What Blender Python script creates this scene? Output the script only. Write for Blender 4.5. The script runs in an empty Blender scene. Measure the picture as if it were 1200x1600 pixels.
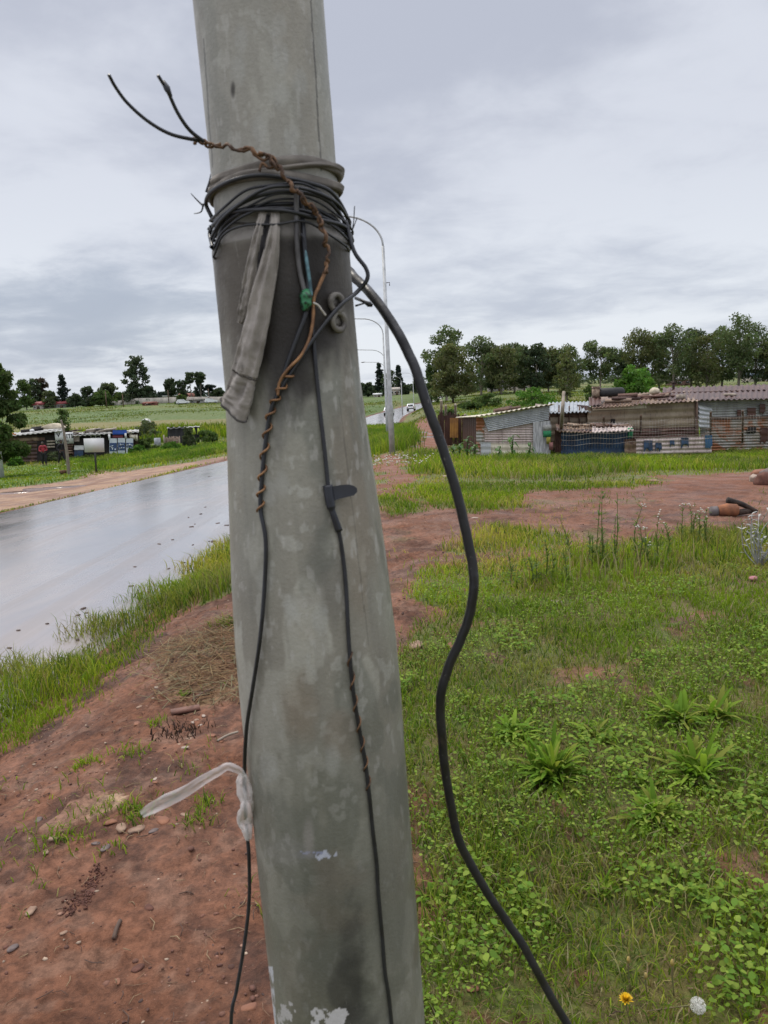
import bpy, math, random
import numpy as np
from mathutils import Vector, Matrix

# ------------------------------------------------------------------ camera, sky, sun, exposure
SC = bpy.context.scene
COL = SC.collection
R = math.radians
rng = np.random.default_rng(7)
random.seed(7)
EYE = np.array([0.0, 0.0, 1.65])
PITCH, ROLL, FPX = R(9.0), R(2.7), 1200.0
_f = np.array([0, math.cos(PITCH), -math.sin(PITCH)])
_u0 = np.array([0, math.sin(PITCH), math.cos(PITCH)])
_r0 = np.array([1.0, 0, 0])
CR = math.cos(ROLL) * _r0 - math.sin(ROLL) * _u0
CU = math.sin(ROLL) * _r0 + math.cos(ROLL) * _u0
CF = _f
cam = bpy.data.cameras.new('camera')
camo = bpy.data.objects.new('camera', cam)
COL.objects.link(camo)
cam.sensor_fit = 'VERTICAL'; cam.sensor_height = 36.0; cam.sensor_width = 27.0
cam.lens = 36.0 * FPX / 1600.0
cam.clip_start = 0.02; cam.clip_end = 6000
cam.dof.use_dof = True; cam.dof.focus_distance = 4.5; cam.dof.aperture_fstop = 15.0
m = Matrix(((CR[0], CU[0], -CF[0], EYE[0]), (CR[1], CU[1], -CF[1], EYE[1]), (CR[2], CU[2], -CF[2], EYE[2]), (0, 0, 0, 1)))
camo.matrix_world = m
SC.camera = camo
SUN_EL, SUN_AZ = R(58), R(-35)          # azimuth from +Y towards +X
w = bpy.data.worlds.new('World'); SC.world = w; w.use_nodes = True
nt = w.node_tree; N = nt.nodes; L = nt.links
N.clear()
def nd(t, **kw):
    n = N.new(t)
    for k, v in kw.items(): setattr(n, k, v)
    return n
def vmath(op, a, b=None):
    n = nd('ShaderNodeVectorMath', operation=op)
    for i, x in enumerate((a, b)):
        if x is None: continue
        if hasattr(x, 'links') or hasattr(x, 'is_linked'): L.new(x, n.inputs[i])
        else: n.inputs[i].default_value = x
    return n.outputs['Value'] if op in ('DOT_PRODUCT', 'LENGTH', 'DISTANCE') else n.outputs[0]
def smath(op, a, b=None, clamp=False):
    n = nd('ShaderNodeMath', operation=op, use_clamp=clamp)
    for i, x in enumerate((a, b)):
        if x is None: continue
        if isinstance(x, (int, float)): n.inputs[i].default_value = x
        else: L.new(x, n.inputs[i])
    return n.outputs[0]
def maprange(v, a, b, c, d, smooth=True):
    n = nd('ShaderNodeMapRange', interpolation_type='SMOOTHSTEP' if smooth else 'LINEAR')
    L.new(v, n.inputs['Value'])
    for k, x in zip(('From Min', 'From Max', 'To Min', 'To Max'), (a, b, c, d)): n.inputs[k].default_value = x
    return n.outputs['Result']
def mixc(f, a, b, blend='MIX'):
    n = nd('ShaderNodeMix', data_type='RGBA', blend_type=blend)
    for i, x in ((0, f), (6, a), (7, b)):
        if isinstance(x, (int, float)): n.inputs[i].default_value = x
        elif isinstance(x, tuple): n.inputs[i].default_value = x if len(x) == 4 else x + (1,)
        else: L.new(x, n.inputs[i])
    return n.outputs[2]
tc = nd('ShaderNodeTexCoord')
D = vmath('NORMALIZE', tc.outputs['Generated'])
sx = nd('ShaderNodeSeparateXYZ'); L.new(D, sx.inputs[0])
dz = smath('MAXIMUM', sx.outputs[2], 0.0)
den = smath('ADD', dz, 0.16)
cx = nd('ShaderNodeCombineXYZ')
L.new(smath('DIVIDE', sx.outputs[0], den), cx.inputs[0]); L.new(smath('DIVIDE', sx.outputs[1], den), cx.inputs[1])
cx.inputs[2].default_value = 3.7
def noise(vec, scale, detail, rough=0.55, dist=0.0):
    n = nd('ShaderNodeTexNoise'); L.new(vec, n.inputs['Vector'])
    n.inputs['Scale'].default_value = scale; n.inputs['Detail'].default_value = detail
    n.inputs['Roughness'].default_value = rough; n.inputs['Distortion'].default_value = dist
    return n.outputs['Fac']
n1 = noise(cx.outputs[0], 0.48, 7, 0.52, 0.5)
n2 = noise(cx.outputs[0], 2.6, 6, 0.6, 0.3)
cl = smath('ADD', smath('MULTIPLY', n1, 0.74), smath('MULTIPLY', n2, 0.26))
t = maprange(cl, 0.415, 0.585, 0.0, 1.0)
hi = maprange(dz, 0.02, 0.30, 0.0, 1.0)
light = mixc(hi, (0.67, 0.705, 0.755), (0.575, 0.60, 0.665))
dark = mixc(hi, (0.45, 0.49, 0.57), (0.415, 0.44, 0.515))
cloud = mixc(t, dark, light)
# the heavy grey cloud low over the left field
dv = vmath('SUBTRACT', D, tuple((lambda q: q / np.linalg.norm(q))(CF + CR * (165 - 600) / FPX + CU * (800 - 492) / FPX)))
dv = vmath('MULTIPLY', dv, (1.0, 1.0, 4.2))
blob = maprange(smath('ADD', vmath('LENGTH', dv), smath('MULTIPLY', smath('SUBTRACT', n2, 0.5), 0.5)), 0.04, 0.30, 0.75, 0.0)
cloud = mixc(blob, cloud, (0.33, 0.375, 0.455))
warm = mixc(maprange(dz, 0.44, 0.8, 0.0, 1.0), (1.0, 1.0, 1.0), (1.04, 1.0, 0.94)); cloud = mixc(1.0, cloud, warm, 'MULTIPLY')
zen = maprange(dz, 0.44, 0.85, 1.0, 3.1)
cz = nd('ShaderNodeCombineXYZ')
for i in range(3): L.new(zen, cz.inputs[i])
cloud = mixc(1.0, cloud, cz.outputs[0], 'MULTIPLY')
cloud10 = mixc(1.0, cloud, (10.0, 10.0, 10.0, 1), 'MULTIPLY')
sky = nd('ShaderNodeTexSky', sky_type='NISHITA'); sky.sun_disc = False
sky.sun_elevation = SUN_EL; sky.sun_rotation = SUN_AZ; sky.dust_density = 2.0
fin = mixc(0.94, sky.outputs[0], cloud10)
bg = nd('ShaderNodeBackground'); L.new(fin, bg.inputs['Color']); bg.inputs['Strength'].default_value = 0.1
wo = nd('ShaderNodeOutputWorld'); L.new(bg.outputs[0], wo.inputs['Surface'])
sun = bpy.data.lights.new('sun', 'SUN'); suno = bpy.data.objects.new('sun', sun); COL.objects.link(suno)
sun.energy = 1.5; sun.angle = R(16); sun.color = (1.0, 0.93, 0.80)
sd = Vector((math.sin(SUN_AZ) * math.cos(SUN_EL), math.cos(SUN_AZ) * math.cos(SUN_EL), math.sin(SUN_EL)))
suno.rotation_euler = sd.to_track_quat('Z', 'Y').to_euler(); suno.location = (0, 0, 40)
SC.view_settings.view_transform = 'Standard'; SC.view_settings.look = 'None'
SC.view_settings.gamma = 1.0; SC.view_settings.use_curve_mapping = False
SC.view_settings.exposure = 0.3
SC.cycles.max_bounces = 6; SC.cycles.transparent_max_bounces = 8
SC.cycles.caustics_reflective = False; SC.cycles.caustics_refractive = False
try: SC.cycles.use_denoising = True
except Exception: pass

# ------------------------------------------------------------------ numeric helpers
def _h(ix, iy, iz, s):
    n = (ix.astype(np.int64) * 374761393 + iy.astype(np.int64) * 668265263 + iz.astype(np.int64) * 1440662683 + s * 974711) & 0xffffffff
    n = ((n ^ (n >> 13)) * 1274126177) & 0xffffffff
    n = n ^ (n >> 16)
    return (n & 0xffff) / 65535.0
def vn(x, y, z=0.0, s=0):
    x, y, z = np.broadcast_arrays(np.asarray(x, float), np.asarray(y, float), np.asarray(z, float))
    ix, iy, iz = np.floor(x), np.floor(y), np.floor(z)
    fx, fy, fz = x - ix, y - iy, z - iz
    fx = fx * fx * (3 - 2 * fx); fy = fy * fy * (3 - 2 * fy); fz = fz * fz * (3 - 2 * fz)
    o = 0
    for a in (0, 1):
        for b in (0, 1):
            for c in (0, 1):
                o = o + _h(ix + a, iy + b, iz + c, s) * (fx if a else 1 - fx) * (fy if b else 1 - fy) * (fz if c else 1 - fz)
    return o
def fbm(x, y, z=0.0, s=0, o=4):
    r, a, tot = 0, 1.0, 0
    for k in range(o):
        r = r + a * vn(np.asarray(x) * 2 ** k, np.asarray(y) * 2 ** k, np.asarray(z) * 2 ** k, s + k * 17); tot += a; a *= 0.5
    return r / tot
def sst(x, a, b):
    t = np.clip((np.asarray(x, float) - a) / (b - a), 0, 1); return t * t * (3 - 2 * t)
def lerp(a, b, t): return a + (b - a) * t
def ray(px, py):
    d = CF + CR * (px - 600) / FPX + CU * (800 - py) / FPX
    return d
def P(px, py, Y):
    d = ray(px, py); return EYE + d * (Y / d[1])
def proj(p):
    q = np.asarray(p, float) - EYE
    dep = q @ CF
    return 600 + FPX * (q @ CR) / dep, 800 - FPX * (q @ CU) / dep

# ------------------------------------------------------------------ terrain
RY = [-60, 5, 16.6, 36, 60, 100, 138, 200, 300, 420, 1600]
RX = [-9.4, -5.7, -5.05, -3.95, -2.75, -0.95, 0.9, 9.0, 29.0, 56.0, 330.0]
RZ = [-0.15, -0.17, -0.55, -1.35, -1.95, -2.7, -2.95, -2.9, -2.6, -1.6, 2.0]
def _smooth(xs, ys, n=900):
    g = np.linspace(-60, 420, n); v = np.interp(g, xs, ys); k = 25
    for _ in range(2): v = np.convolve(np.pad(v, k, 'edge'), np.ones(2 * k + 1) / (2 * k + 1), 'valid')
    return g, v
_gx, _gxv = _smooth(RY, RX); _gz, _gzv = _smooth(RY, RZ)
def road_x(Y): return np.where(Y < 420, np.interp(Y, _gx, _gxv), np.interp(Y, RY, RX))
def road_z(Y): return np.where(Y < 420, np.interp(Y, _gz, _gzv), np.interp(Y, RY, RZ))
RW = 3.25
TT = np.array([-1.3, -.5, -.35, -.2, 0, .13, .3, .5, 1.3])
TY = np.array([4, 6, 10, 16, 22, 31, 45, 57, 80, 110, 150, 250, 400, 1600.])
TZ = np.array([
 [0, 0, 0, 0, 0, 0, 0, 0, 0],
 [0, 0, 0, 0, 0, 0, 0, 0, 0],
 [-.3, -.3, -.25, -.1, 0, 0, -.1, -.2, -.2],
 [-.8, -.7, -.6, -.4, -.15, -.15, -.3, -.4, -.4],
 [-1.3, -1.2, -1.1, -.8, -.3, -.35, -.7, -.9, -.9],
 [-1.9, -1.8, -1.6, -1.2, -.5, -1.0, -1.35, -1.4, -1.4],
 [-2.5, -2.4, -2.3, -1.6, -.65, -1.15, -1.5, -1.7, -1.7],
 [-2.7, -2.65, -2.6, -1.8, -.9, -1.0, -1.5, -1.9, -1.9],
 [-2.5, -2.5, -2.4, -2.2, -1.5, -.6, -1.3, -2, -2],
 [-1.8, -1.8, -1.75, -2.2, -2.4, -.4, -1.1, -2, -2],
 [-.9, -.8, -.6, -1.6, -3.0, 0.2, -1, -1.9, -1.9],
 [1, 1, 1.2, 0.6, -2.2, .8, -.5, -1.2, -1],
 [2, 2, 2, 1.6, -1, 1, 0, -.5, 0],
 [4, 4, 4, 4, 3, 3, 2, 2, 2]])
_ft = np.linspace(-1.3, 1.3, 301); _fy = np.linspace(math.log(4), math.log(1600), 400)
_tab = np.array([np.interp(_ft, TT, r_) for r_ in TZ])
_tab = np.array([np.interp(_fy, np.log(TY), _tab[:, j]) for j in range(301)]).T
for _ in range(2):
    _k = np.ones(15) / 15
    _tab = np.apply_along_axis(lambda v: np.convolve(np.pad(v, 7, 'edge'), _k, 'valid'), 0, _tab)
    _tab = np.apply_along_axis(lambda v: np.convolve(np.pad(v, 7, 'edge'), _k, 'valid'), 1, _tab)
def tz_base(X, Y):
    X = np.asarray(X, float); Y = np.asarray(Y, float)
    Yc = np.clip(Y, 4, 1599); tt = np.clip(X / Yc, -1.299, 1.299)
    a = (tt + 1.3) / 2.6 * 300; b = (np.log(Yc) - _fy[0]) / (_fy[-1] - _fy[0]) * 399
    i = np.clip(a.astype(int), 0, 299); j = np.clip(b.astype(int), 0, 398); u = a - i; v = b - j
    return (_tab[j, i] * (1 - u) + _tab[j, i + 1] * u) * (1 - v) + (_tab[j + 1, i] * (1 - u) + _tab[j + 1, i + 1] * u) * v
def terrain(X, Y, micro=True):
    X = np.asarray(X, float); Y = np.asarray(Y, float)
    z = tz_base(X, Y)
    if micro:
        far = sst(Y, 10, 80)
        z = z + (fbm(X * .9, Y * .9, 0, 3, 3) - .5) * 0.07 * (1 - far) + (fbm(X * .12, Y * .12, 0, 9, 3) - .5) * 0.5 * far
    d = np.abs(X - road_x(Y))
    k = sst(d, RW - 0.05, RW + lerp(1.3, 5, sst(Y, 10, 90)))
    zr = road_z(Y)
    z = zr + (z - zr) * k
    # low cut under the carriageway so that the wet road sheet lies on top
    z = z - 0.06 * (1 - sst(d, RW - 0.3, RW - 0.05))
    return z
def GP(px, py):
    d = ray(px, py)
    ts = np.geomspace(1.2, 2500, 900)
    q = EYE[None] + d[None] * ts[:, None]
    below = q[:, 2] < terrain(q[:, 0], q[:, 1])
    if not below.any(): i = len(ts) - 1
    else: i = int(np.argmax(below))
    lo, hi_ = ts[max(i - 1, 0)], ts[i]
    for _ in range(24):
        mid = (lo + hi_) / 2; p = EYE + d * mid
        if p[2] < float(terrain(p[0], p[1])): hi_ = mid
        else: lo = mid
    return EYE + d * hi_
def onground(px, Y):
    """ground point at forward distance Y in the direction whose ground appears at column px"""
    x = 0.0
    for _ in range(12):
        p = np.array([x, Y, float(terrain(x, Y))]); q = proj(p)
        x += (px - q[0]) / FPX * Y
    return np.array([x, Y, float(terrain(x, Y))])
def poly_w(pts): return np.array([GP(*p)[:2] for p in pts])
def inpoly(X, Y, poly):
    ins = np.zeros(np.shape(X), bool); n = len(poly)
    j = n - 1
    for i in range(n):
        xi, yi = poly[i]; xj, yj = poly[j]
        c = ((yi > Y) != (yj > Y)) & (X < (xj - xi) * (Y - yi) / (yj - yi + 1e-12) + xi)
        ins ^= c; j = i
    return ins

# ------------------------------------------------------------------ mesh helpers
def org(o):
    v = np.zeros(3)
    while o is not None: v = v + np.array(o.location); o = o.parent
    return v
def tag(o, label=None, cat=None, group=None, kind=None):
    if label: o['label'] = label
    if cat: o['category'] = cat
    if group: o['group'] = group
    if kind: o['kind'] = kind
    return o
def thing(name, label, cat, loc=(0, 0, 0), group=None):
    o = bpy.data.objects.new(name, None); COL.objects.link(o); o.location = [float(c) for c in loc]
    o.empty_display_size = 0.2
    return tag(o, label, cat, group)
class MB:
    def __init__(s): s.V = []; s.F = []; s.C = []; s.n = 0
    def add(s, V, F, col=None):
        V = np.asarray(V, float); s.V.append(V)
        for f in (F if isinstance(F, list) else [F]):
            f = np.asarray(f)
            if f.size: s.F.append(f + s.n)
        if col is None: col = (1, 1, 1)
        c = np.asarray(col, float)
        if c.ndim == 1: c = np.tile(c, (len(V), 1))
        s.C.append(c); s.n += len(V); return s
    def box(s, c, size, rz=0, col=None, rx=0, ry=0):
        h = np.array(size) / 2
        v = np.array([[x, y, z] for x in (-1, 1) for y in (-1, 1) for z in (-1, 1)]) * h
        M = np.array(Matrix.Rotation(rz, 3, 'Z') @ Matrix.Rotation(ry, 3, 'Y') @ Matrix.Rotation(rx, 3, 'X'))
        v = v @ M.T + np.array(c)
        return s.add(v, [[0, 1, 3, 2], [4, 6, 7, 5], [0, 4, 5, 1], [2, 3, 7, 6], [0, 2, 6, 4], [1, 5, 7, 3]], col)
    def tube(s, pts, r, n=8, col=None, cap=True, flat=None):
        pts = np.asarray(pts, float); k = len(pts)
        r = np.broadcast_to(np.asarray(r, float), (k,))
        T = np.gradient(pts, axis=0); T /= np.linalg.norm(T, axis=1)[:, None] + 1e-12
        a = np.array([0, 0, 1.]) if abs(T[0][2]) < .9 else np.array([1., 0, 0])
        u = np.cross(T[0], a); u /= np.linalg.norm(u); U = []
        for i in range(k):
            u = u - T[i] * (u @ T[i]); u /= np.linalg.norm(u) + 1e-12; U.append(u.copy())
        U = np.array(U); W = np.cross(T, U)
        th = np.linspace(0, 2 * math.pi, n, endpoint=False)
        V = (pts[:, None] + r[:, None, None] * (np.cos(th)[None, :, None] * U[:, None] + np.sin(th)[None, :, None] * W[:, None])).reshape(-1, 3)
        i = np.arange(k - 1)[:, None] * n; j = np.arange(n)[None]; j2 = (j + 1) % n
        F = np.stack([i + j, i + j2, i + n + j2, i + n + j], -1).reshape(-1, 4)
        fs = [F]
        if cap: fs += [np.arange(n)[::-1][None], (np.arange(n) + (k - 1) * n)[None]]
        c = None
        if col is not None:
            c = np.asarray(col, float)
            if c.ndim == 2: c = np.repeat(c, n, axis=0)
        return s.add(V, fs, c)
    def grid(s, G, col=None, closed=False):
        G = np.asarray(G, float); a, b = G.shape[:2]
        i = np.arange(a - 1)[:, None] * b; 
        if closed: j = np.arange(b)[None]; j2 = (j + 1) % b
        else: j = np.arange(b - 1)[None]; j2 = j + 1
        F = np.stack([i + j, i + j2, i + b + j2, i + b + j], -1).reshape(-1, 4)
        return s.add(G.reshape(-1, 3), F, None if col is None else np.asarray(col, float).reshape(-1, 3))
    def prism(s, loop, ext, col=None):
        """closed polygon loop (n,3) extruded along vector ext"""
        a = np.asarray(loop, float); n = len(a); V = np.vstack([a, a + np.asarray(ext)])
        F = [[k, (k + 1) % n, n + (k + 1) % n, n + k] for k in range(n)]
        return s.add(V, [np.array(F), np.arange(n)[::-1][None], (np.arange(n) + n)[None]], col)
    def build(s, name, mat, parent=None, smooth=False, label=None, cat=None, group=None, kind=None, loc=None):
        V = np.vstack(s.V); C = np.vstack(s.C)
        o0 = org(parent) if parent is not None else (np.asarray(loc, float) if loc is not None else np.zeros(3))
        V = V - o0
        me = bpy.data.meshes.new(name)
        me.vertices.add(len(V)); me.vertices.foreach_set('co', V.ravel().astype(np.float32))
        loops = np.concatenate([f.ravel() for f in s.F]).astype(np.int32)
        cnt = np.concatenate([np.full(f.shape[0] if f.ndim == 2 else 1, f.shape[-1]) for f in s.F]).astype(np.int32)
        st = np.concatenate([[0], np.cumsum(cnt)[:-1]]).astype(np.int32)
        me.loops.add(len(loops)); me.loops.foreach_set('vertex_index', loops)
        me.polygons.add(len(cnt)); me.polygons.foreach_set('loop_start', st)
        try: me.polygons.foreach_set('loop_total', cnt)
        except Exception: pass
        me.update(calc_edges=True); me.validate()
        if smooth: me.polygons.foreach_set('use_smooth', np.ones(len(me.polygons), bool))
        at = me.attributes.new('Col', 'FLOAT_COLOR', 'POINT')
        if len(me.vertices) == len(C):
            at.data.foreach_set('color', np.hstack([C, np.ones((len(C), 1))]).ravel().astype(np.float32))
        me.materials.append(mat)
        o = bpy.data.objects.new(name, me); COL.objects.link(o)
        if parent is not None: o.parent = parent
        elif loc is not None: o.location = [float(c) for c in loc]
        return tag(o, label, cat, group, kind)
def copy_tree(o, parent=None):
    c = o.copy(); COL.objects.link(c)
    if parent is not None: c.parent = parent
    for ch in list(o.children): copy_tree(ch, c)
    return c
def spline(pts, n=12):
    p = np.asarray(pts, float); p = np.vstack([2 * p[0] - p[1], p, 2 * p[-1] - p[-2]]); out = []
    for i in range(1, len(p) - 2):
        t_ = np.linspace(0, 1, n, endpoint=False)[:, None]
        a, b, c, d = p[i - 1], p[i], p[i + 1], p[i + 2]
        out.append(.5 * (2 * b + (c - a) * t_ + (2 * a - 5 * b + 4 * c - d) * t_ ** 2 + (3 * b - a - 3 * c + d) * t_ ** 3))
    return np.vstack(out + [p[-2][None]])

# ------------------------------------------------------------------ materials
class MT:
    def __init__(s, name):
        s.m = bpy.data.materials.new(name); s.m.use_nodes = True; s.t = s.m.node_tree
        s.N = s.t.nodes; s.L = s.t.links; s.b = s.N['Principled BSDF']; s.out = s.N['Material Output']
        s.tc = s.N.new('ShaderNodeTexCoord')
    def put(s, sock, x):
        if isinstance(x, (int, float)): sock.default_value = x
        elif isinstance(x, tuple): sock.default_value = x + (1,) if len(x) == 3 and len(sock.default_value) == 4 else x
        else: s.L.new(x, sock)
    def noise(s, scale, detail=4, rough=.55, dist=0, sc=None, out='Fac', coord='Object'):
        n = s.N.new('ShaderNodeTexNoise'); v = s.tc.outputs[coord]
        if sc:
            mp = s.N.new('ShaderNodeMapping'); mp.inputs['Scale'].default_value = sc; s.L.new(v, mp.inputs[0]); v = mp.outputs[0]
        s.L.new(v, n.inputs['Vector']); n.inputs['Scale'].default_value = scale; n.inputs['Detail'].default_value = detail
        n.inputs['Roughness'].default_value = rough; n.inputs['Distortion'].default_value = dist
        return n.outputs[out]
    def rng(s, v, a, b, c=0, d=1):
        n = s.N.new('ShaderNodeMapRange'); n.interpolation_type = 'SMOOTHSTEP'; s.L.new(v, n.inputs[0])
        for k, x in enumerate((a, b, c, d)): n.inputs[k + 1].default_value = x
        return n.outputs[0]
    def mix(s, f, a, b, blend='MIX'):
        n = s.N.new('ShaderNodeMix'); n.data_type = 'RGBA'; n.blend_type = blend
        for i, x in ((0, f), (6, a), (7, b)): s.put(n.inputs[i], x)
        return n.outputs[2]
    def math(s, op, a, b):
        n = s.N.new('ShaderNodeMath'); n.operation = op; s.put(n.inputs[0], a); s.put(n.inputs[1], b); return n.outputs[0]
    def attr(s, name='Col'):
        n = s.N.new('ShaderNodeAttribute'); n.attribute_name = name; return n.outputs['Color']
    def bump(s, h, strength=.3, dist=.01):
        n = s.N.new('ShaderNodeBump'); n.inputs['Strength'].default_value = strength; n.inputs['Distance'].default_value = dist
        s.L.new(h, n.inputs['Height']); s.L.new(n.outputs[0], s.b.inputs['Normal']); return n
    def base(s, c): s.put(s.b.inputs['Base Color'], c)
    def set(s, **k):
        for a, v in k.items(): s.put(s.b.inputs[a.replace('_', ' ')], v)
def simple(name, a, b=None, rough=.7, scale=6, metal=0, bump=0, bdist=.01, spec=.5, lo=.35, hi=.65, sc=None, attr=False):
    m_ = MT(name); b = b or tuple(c * .7 for c in a)
    n = m_.noise(scale, 5, sc=sc); c = m_.mix(m_.rng(n, lo, hi), b, a)
    if attr: c = m_.mix(1.0, c, m_.attr(), 'MULTIPLY')
    m_.base(c); m_.set(Roughness=rough, Metallic=metal); m_.b.inputs['Specular IOR Level'].default_value = spec
    if bump: m_.bump(m_.noise(scale * 4, 4, sc=sc), bump, bdist)
    return m_.m
def leafmat(name, trans=.35, rough=.55, spec=.3):
    m_ = MT(name); c = m_.attr(); m_.base(c); m_.set(Roughness=rough); m_.b.inputs['Specular IOR Level'].default_value = spec
    tr = m_.N.new('ShaderNodeBsdfTranslucent'); m_.L.new(m_.mix(1.0, c, (1.25, 1.3, .8, 1), 'MULTIPLY'), tr.inputs[0])
    mx = m_.N.new('ShaderNodeMixShader'); mx.inputs[0].default_value = trans
    m_.L.new(m_.b.outputs[0], mx.inputs[1]); m_.L.new(tr.outputs[0], mx.inputs[2]); m_.L.new(mx.outputs[0], m_.out.inputs[0])
    return m_.m
def tin(name, a, b, rust, amt=.5, scale=1.3, metal=.25, rough=.5):
    m_ = MT(name)
    c = m_.mix(m_.rng(m_.noise(2.2, 4), .35, .65), a, b)
    r_ = m_.noise(scale, 8, .68, .6)
    c = m_.mix(m_.rng(r_, amt, amt + .09), c, rust)
    st = m_.noise(3, 4, sc=(6, 6, .7)); c = m_.mix(m_.rng(st, .5, .75, 0, .45), c, tuple(x * .45 for x in rust))
    m_.base(c); m_.set(Roughness=rough, Metallic=metal); m_.bump(m_.noise(30, 3), .1, .004)
    return m_.m
# ------------------------------------------------------------------ land cover map (polygons on the ground)
def W(pts): return poly_w(pts)
DIRT = [
 W([(-700, 1750), (-700, 1330), (0, 1185), (110, 1105), (230, 1010), (300, 945), (362, 925), (480, 870), (560, 770), (578, 740), (590, 712), (634, 712),
    (640, 722), (632, 745), (652, 765), (690, 790), (710, 840), (722, 870), (668, 890), (645, 930), (680, 960), (650, 985), (622, 1012), (560, 1080), (540, 1300), (560, 1750)]),
 W([(680, 880), (722, 868), (840, 872), (905, 858), (1010, 845), (1110, 828), (1350, 816), (1350, 738), (1190, 738), (1050, 742), (970, 768), (830, 768), (790, 775), (700, 796), (640, 775), (600, 800)]),
 W([(636, 706), (628, 690), (640, 670), (655, 652), (668, 650), (690, 668), (716, 682), (700, 700), (660, 705)]),
]
SANDY = [W([(-300, 830), (-300, 800), (0, 764), (120, 749), (200, 736), (250, 729), (362, 712), (362, 722), (260, 741), (155, 766), (0, 799)]),
         W([(120, 748), (150, 735), (190, 738), (250, 728), (200, 738)])]
PATCH = [W([(598, 802), (606, 778), (640, 774), (648, 800), (630, 806)]),
         W([(688, 860), (730, 824), (800, 822), (880, 838), (868, 860), (780, 862)]),
         W([(655, 770), (690, 752), (780, 765), (808, 790), (740, 806), (690, 796)])]
PALEROCK = [W([(60, 1300), (110, 1265), (160, 1242), (200, 1248), (190, 1262), (130, 1290), (90, 1312)])]
STRAW = [W([(232, 1075), (250, 1010), (320, 985), (385, 965), (420, 1060), (380, 1095), (300, 1098), (262, 1098)])]
VERGE = W([(-700, 1420), (-700, 1290), (-300, 1145), (0, 1068), (180, 960), (358, 854), (440, 797), (440, 850), (362, 925), (300, 945), (230, 1010), (110, 1105), (0, 1185)])
TALLC = W([(800, 928), (800, 905), (870, 882), (960, 862), (1110, 838), (1350, 822), (1350, 890), (1100, 880), (1000, 915), (900, 930)])
TALLE = W([(652, 742), (660, 708), (700, 716), (760, 722), (860, 712), (1000, 708), (1350, 700), (1350, 730), (1000, 738), (850, 752), (700, 745), (640, 746)])
MOUND = W([(560, 706), (566, 672), (628, 668), (638, 690), (628, 707)])
BANKL = W([(112, 728), (130, 708), (225, 704), (300, 698), (345, 700), (357, 708), (250, 722), (190, 731)])
MOWL = W([(-500, 800), (-500, 745), (0, 726), (110, 726), (190, 733), (120, 748), (0, 762)])
def inany(X, Y, ps):
    r_ = np.zeros(np.shape(X), bool)
    for p in ps: r_ |= inpoly(X, Y, p)
    return r_
def jit(X, Y, a=.25, s=1.6):
    k = a * np.clip(np.asarray(Y) / 6, .35, 3.0); f_ = s / np.clip(np.asarray(Y) / 6, .6, 4)
    fq = 1.1
    return X + (fbm(X * fq, Y * fq, 0, 21) - .5) * 2 * k, Y + (fbm(X * fq, Y * fq, 5, 31) - .5) * 2 * k * 1.6
def cover(X, Y):
    """returns dirt, sandy, rock, straw masks (0..1)"""
    xs, ys = jit(X, Y)
    d = inany(xs, ys, DIRT) & ~inany(xs, ys, PATCH)
    sa = inany(X, Y, SANDY)
    rk = inany(X, Y, PALEROCK); st = inany(xs, ys, STRAW)
    # bald spots in the lawn
    bald = (fbm(X * 3.1, Y * 3.1, 0, 77, 4) > .65) & (Y < 9) & (X > 0)
    return d.astype(float), sa.astype(float), rk.astype(float), st.astype(float), bald.astype(float)
def c3(*a): return np.array(a, float)
SOIL = c3(.130, .054, .029); SOIL2 = c3(.184, .082, .048); SOILW = c3(.068, .028, .017)
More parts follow.
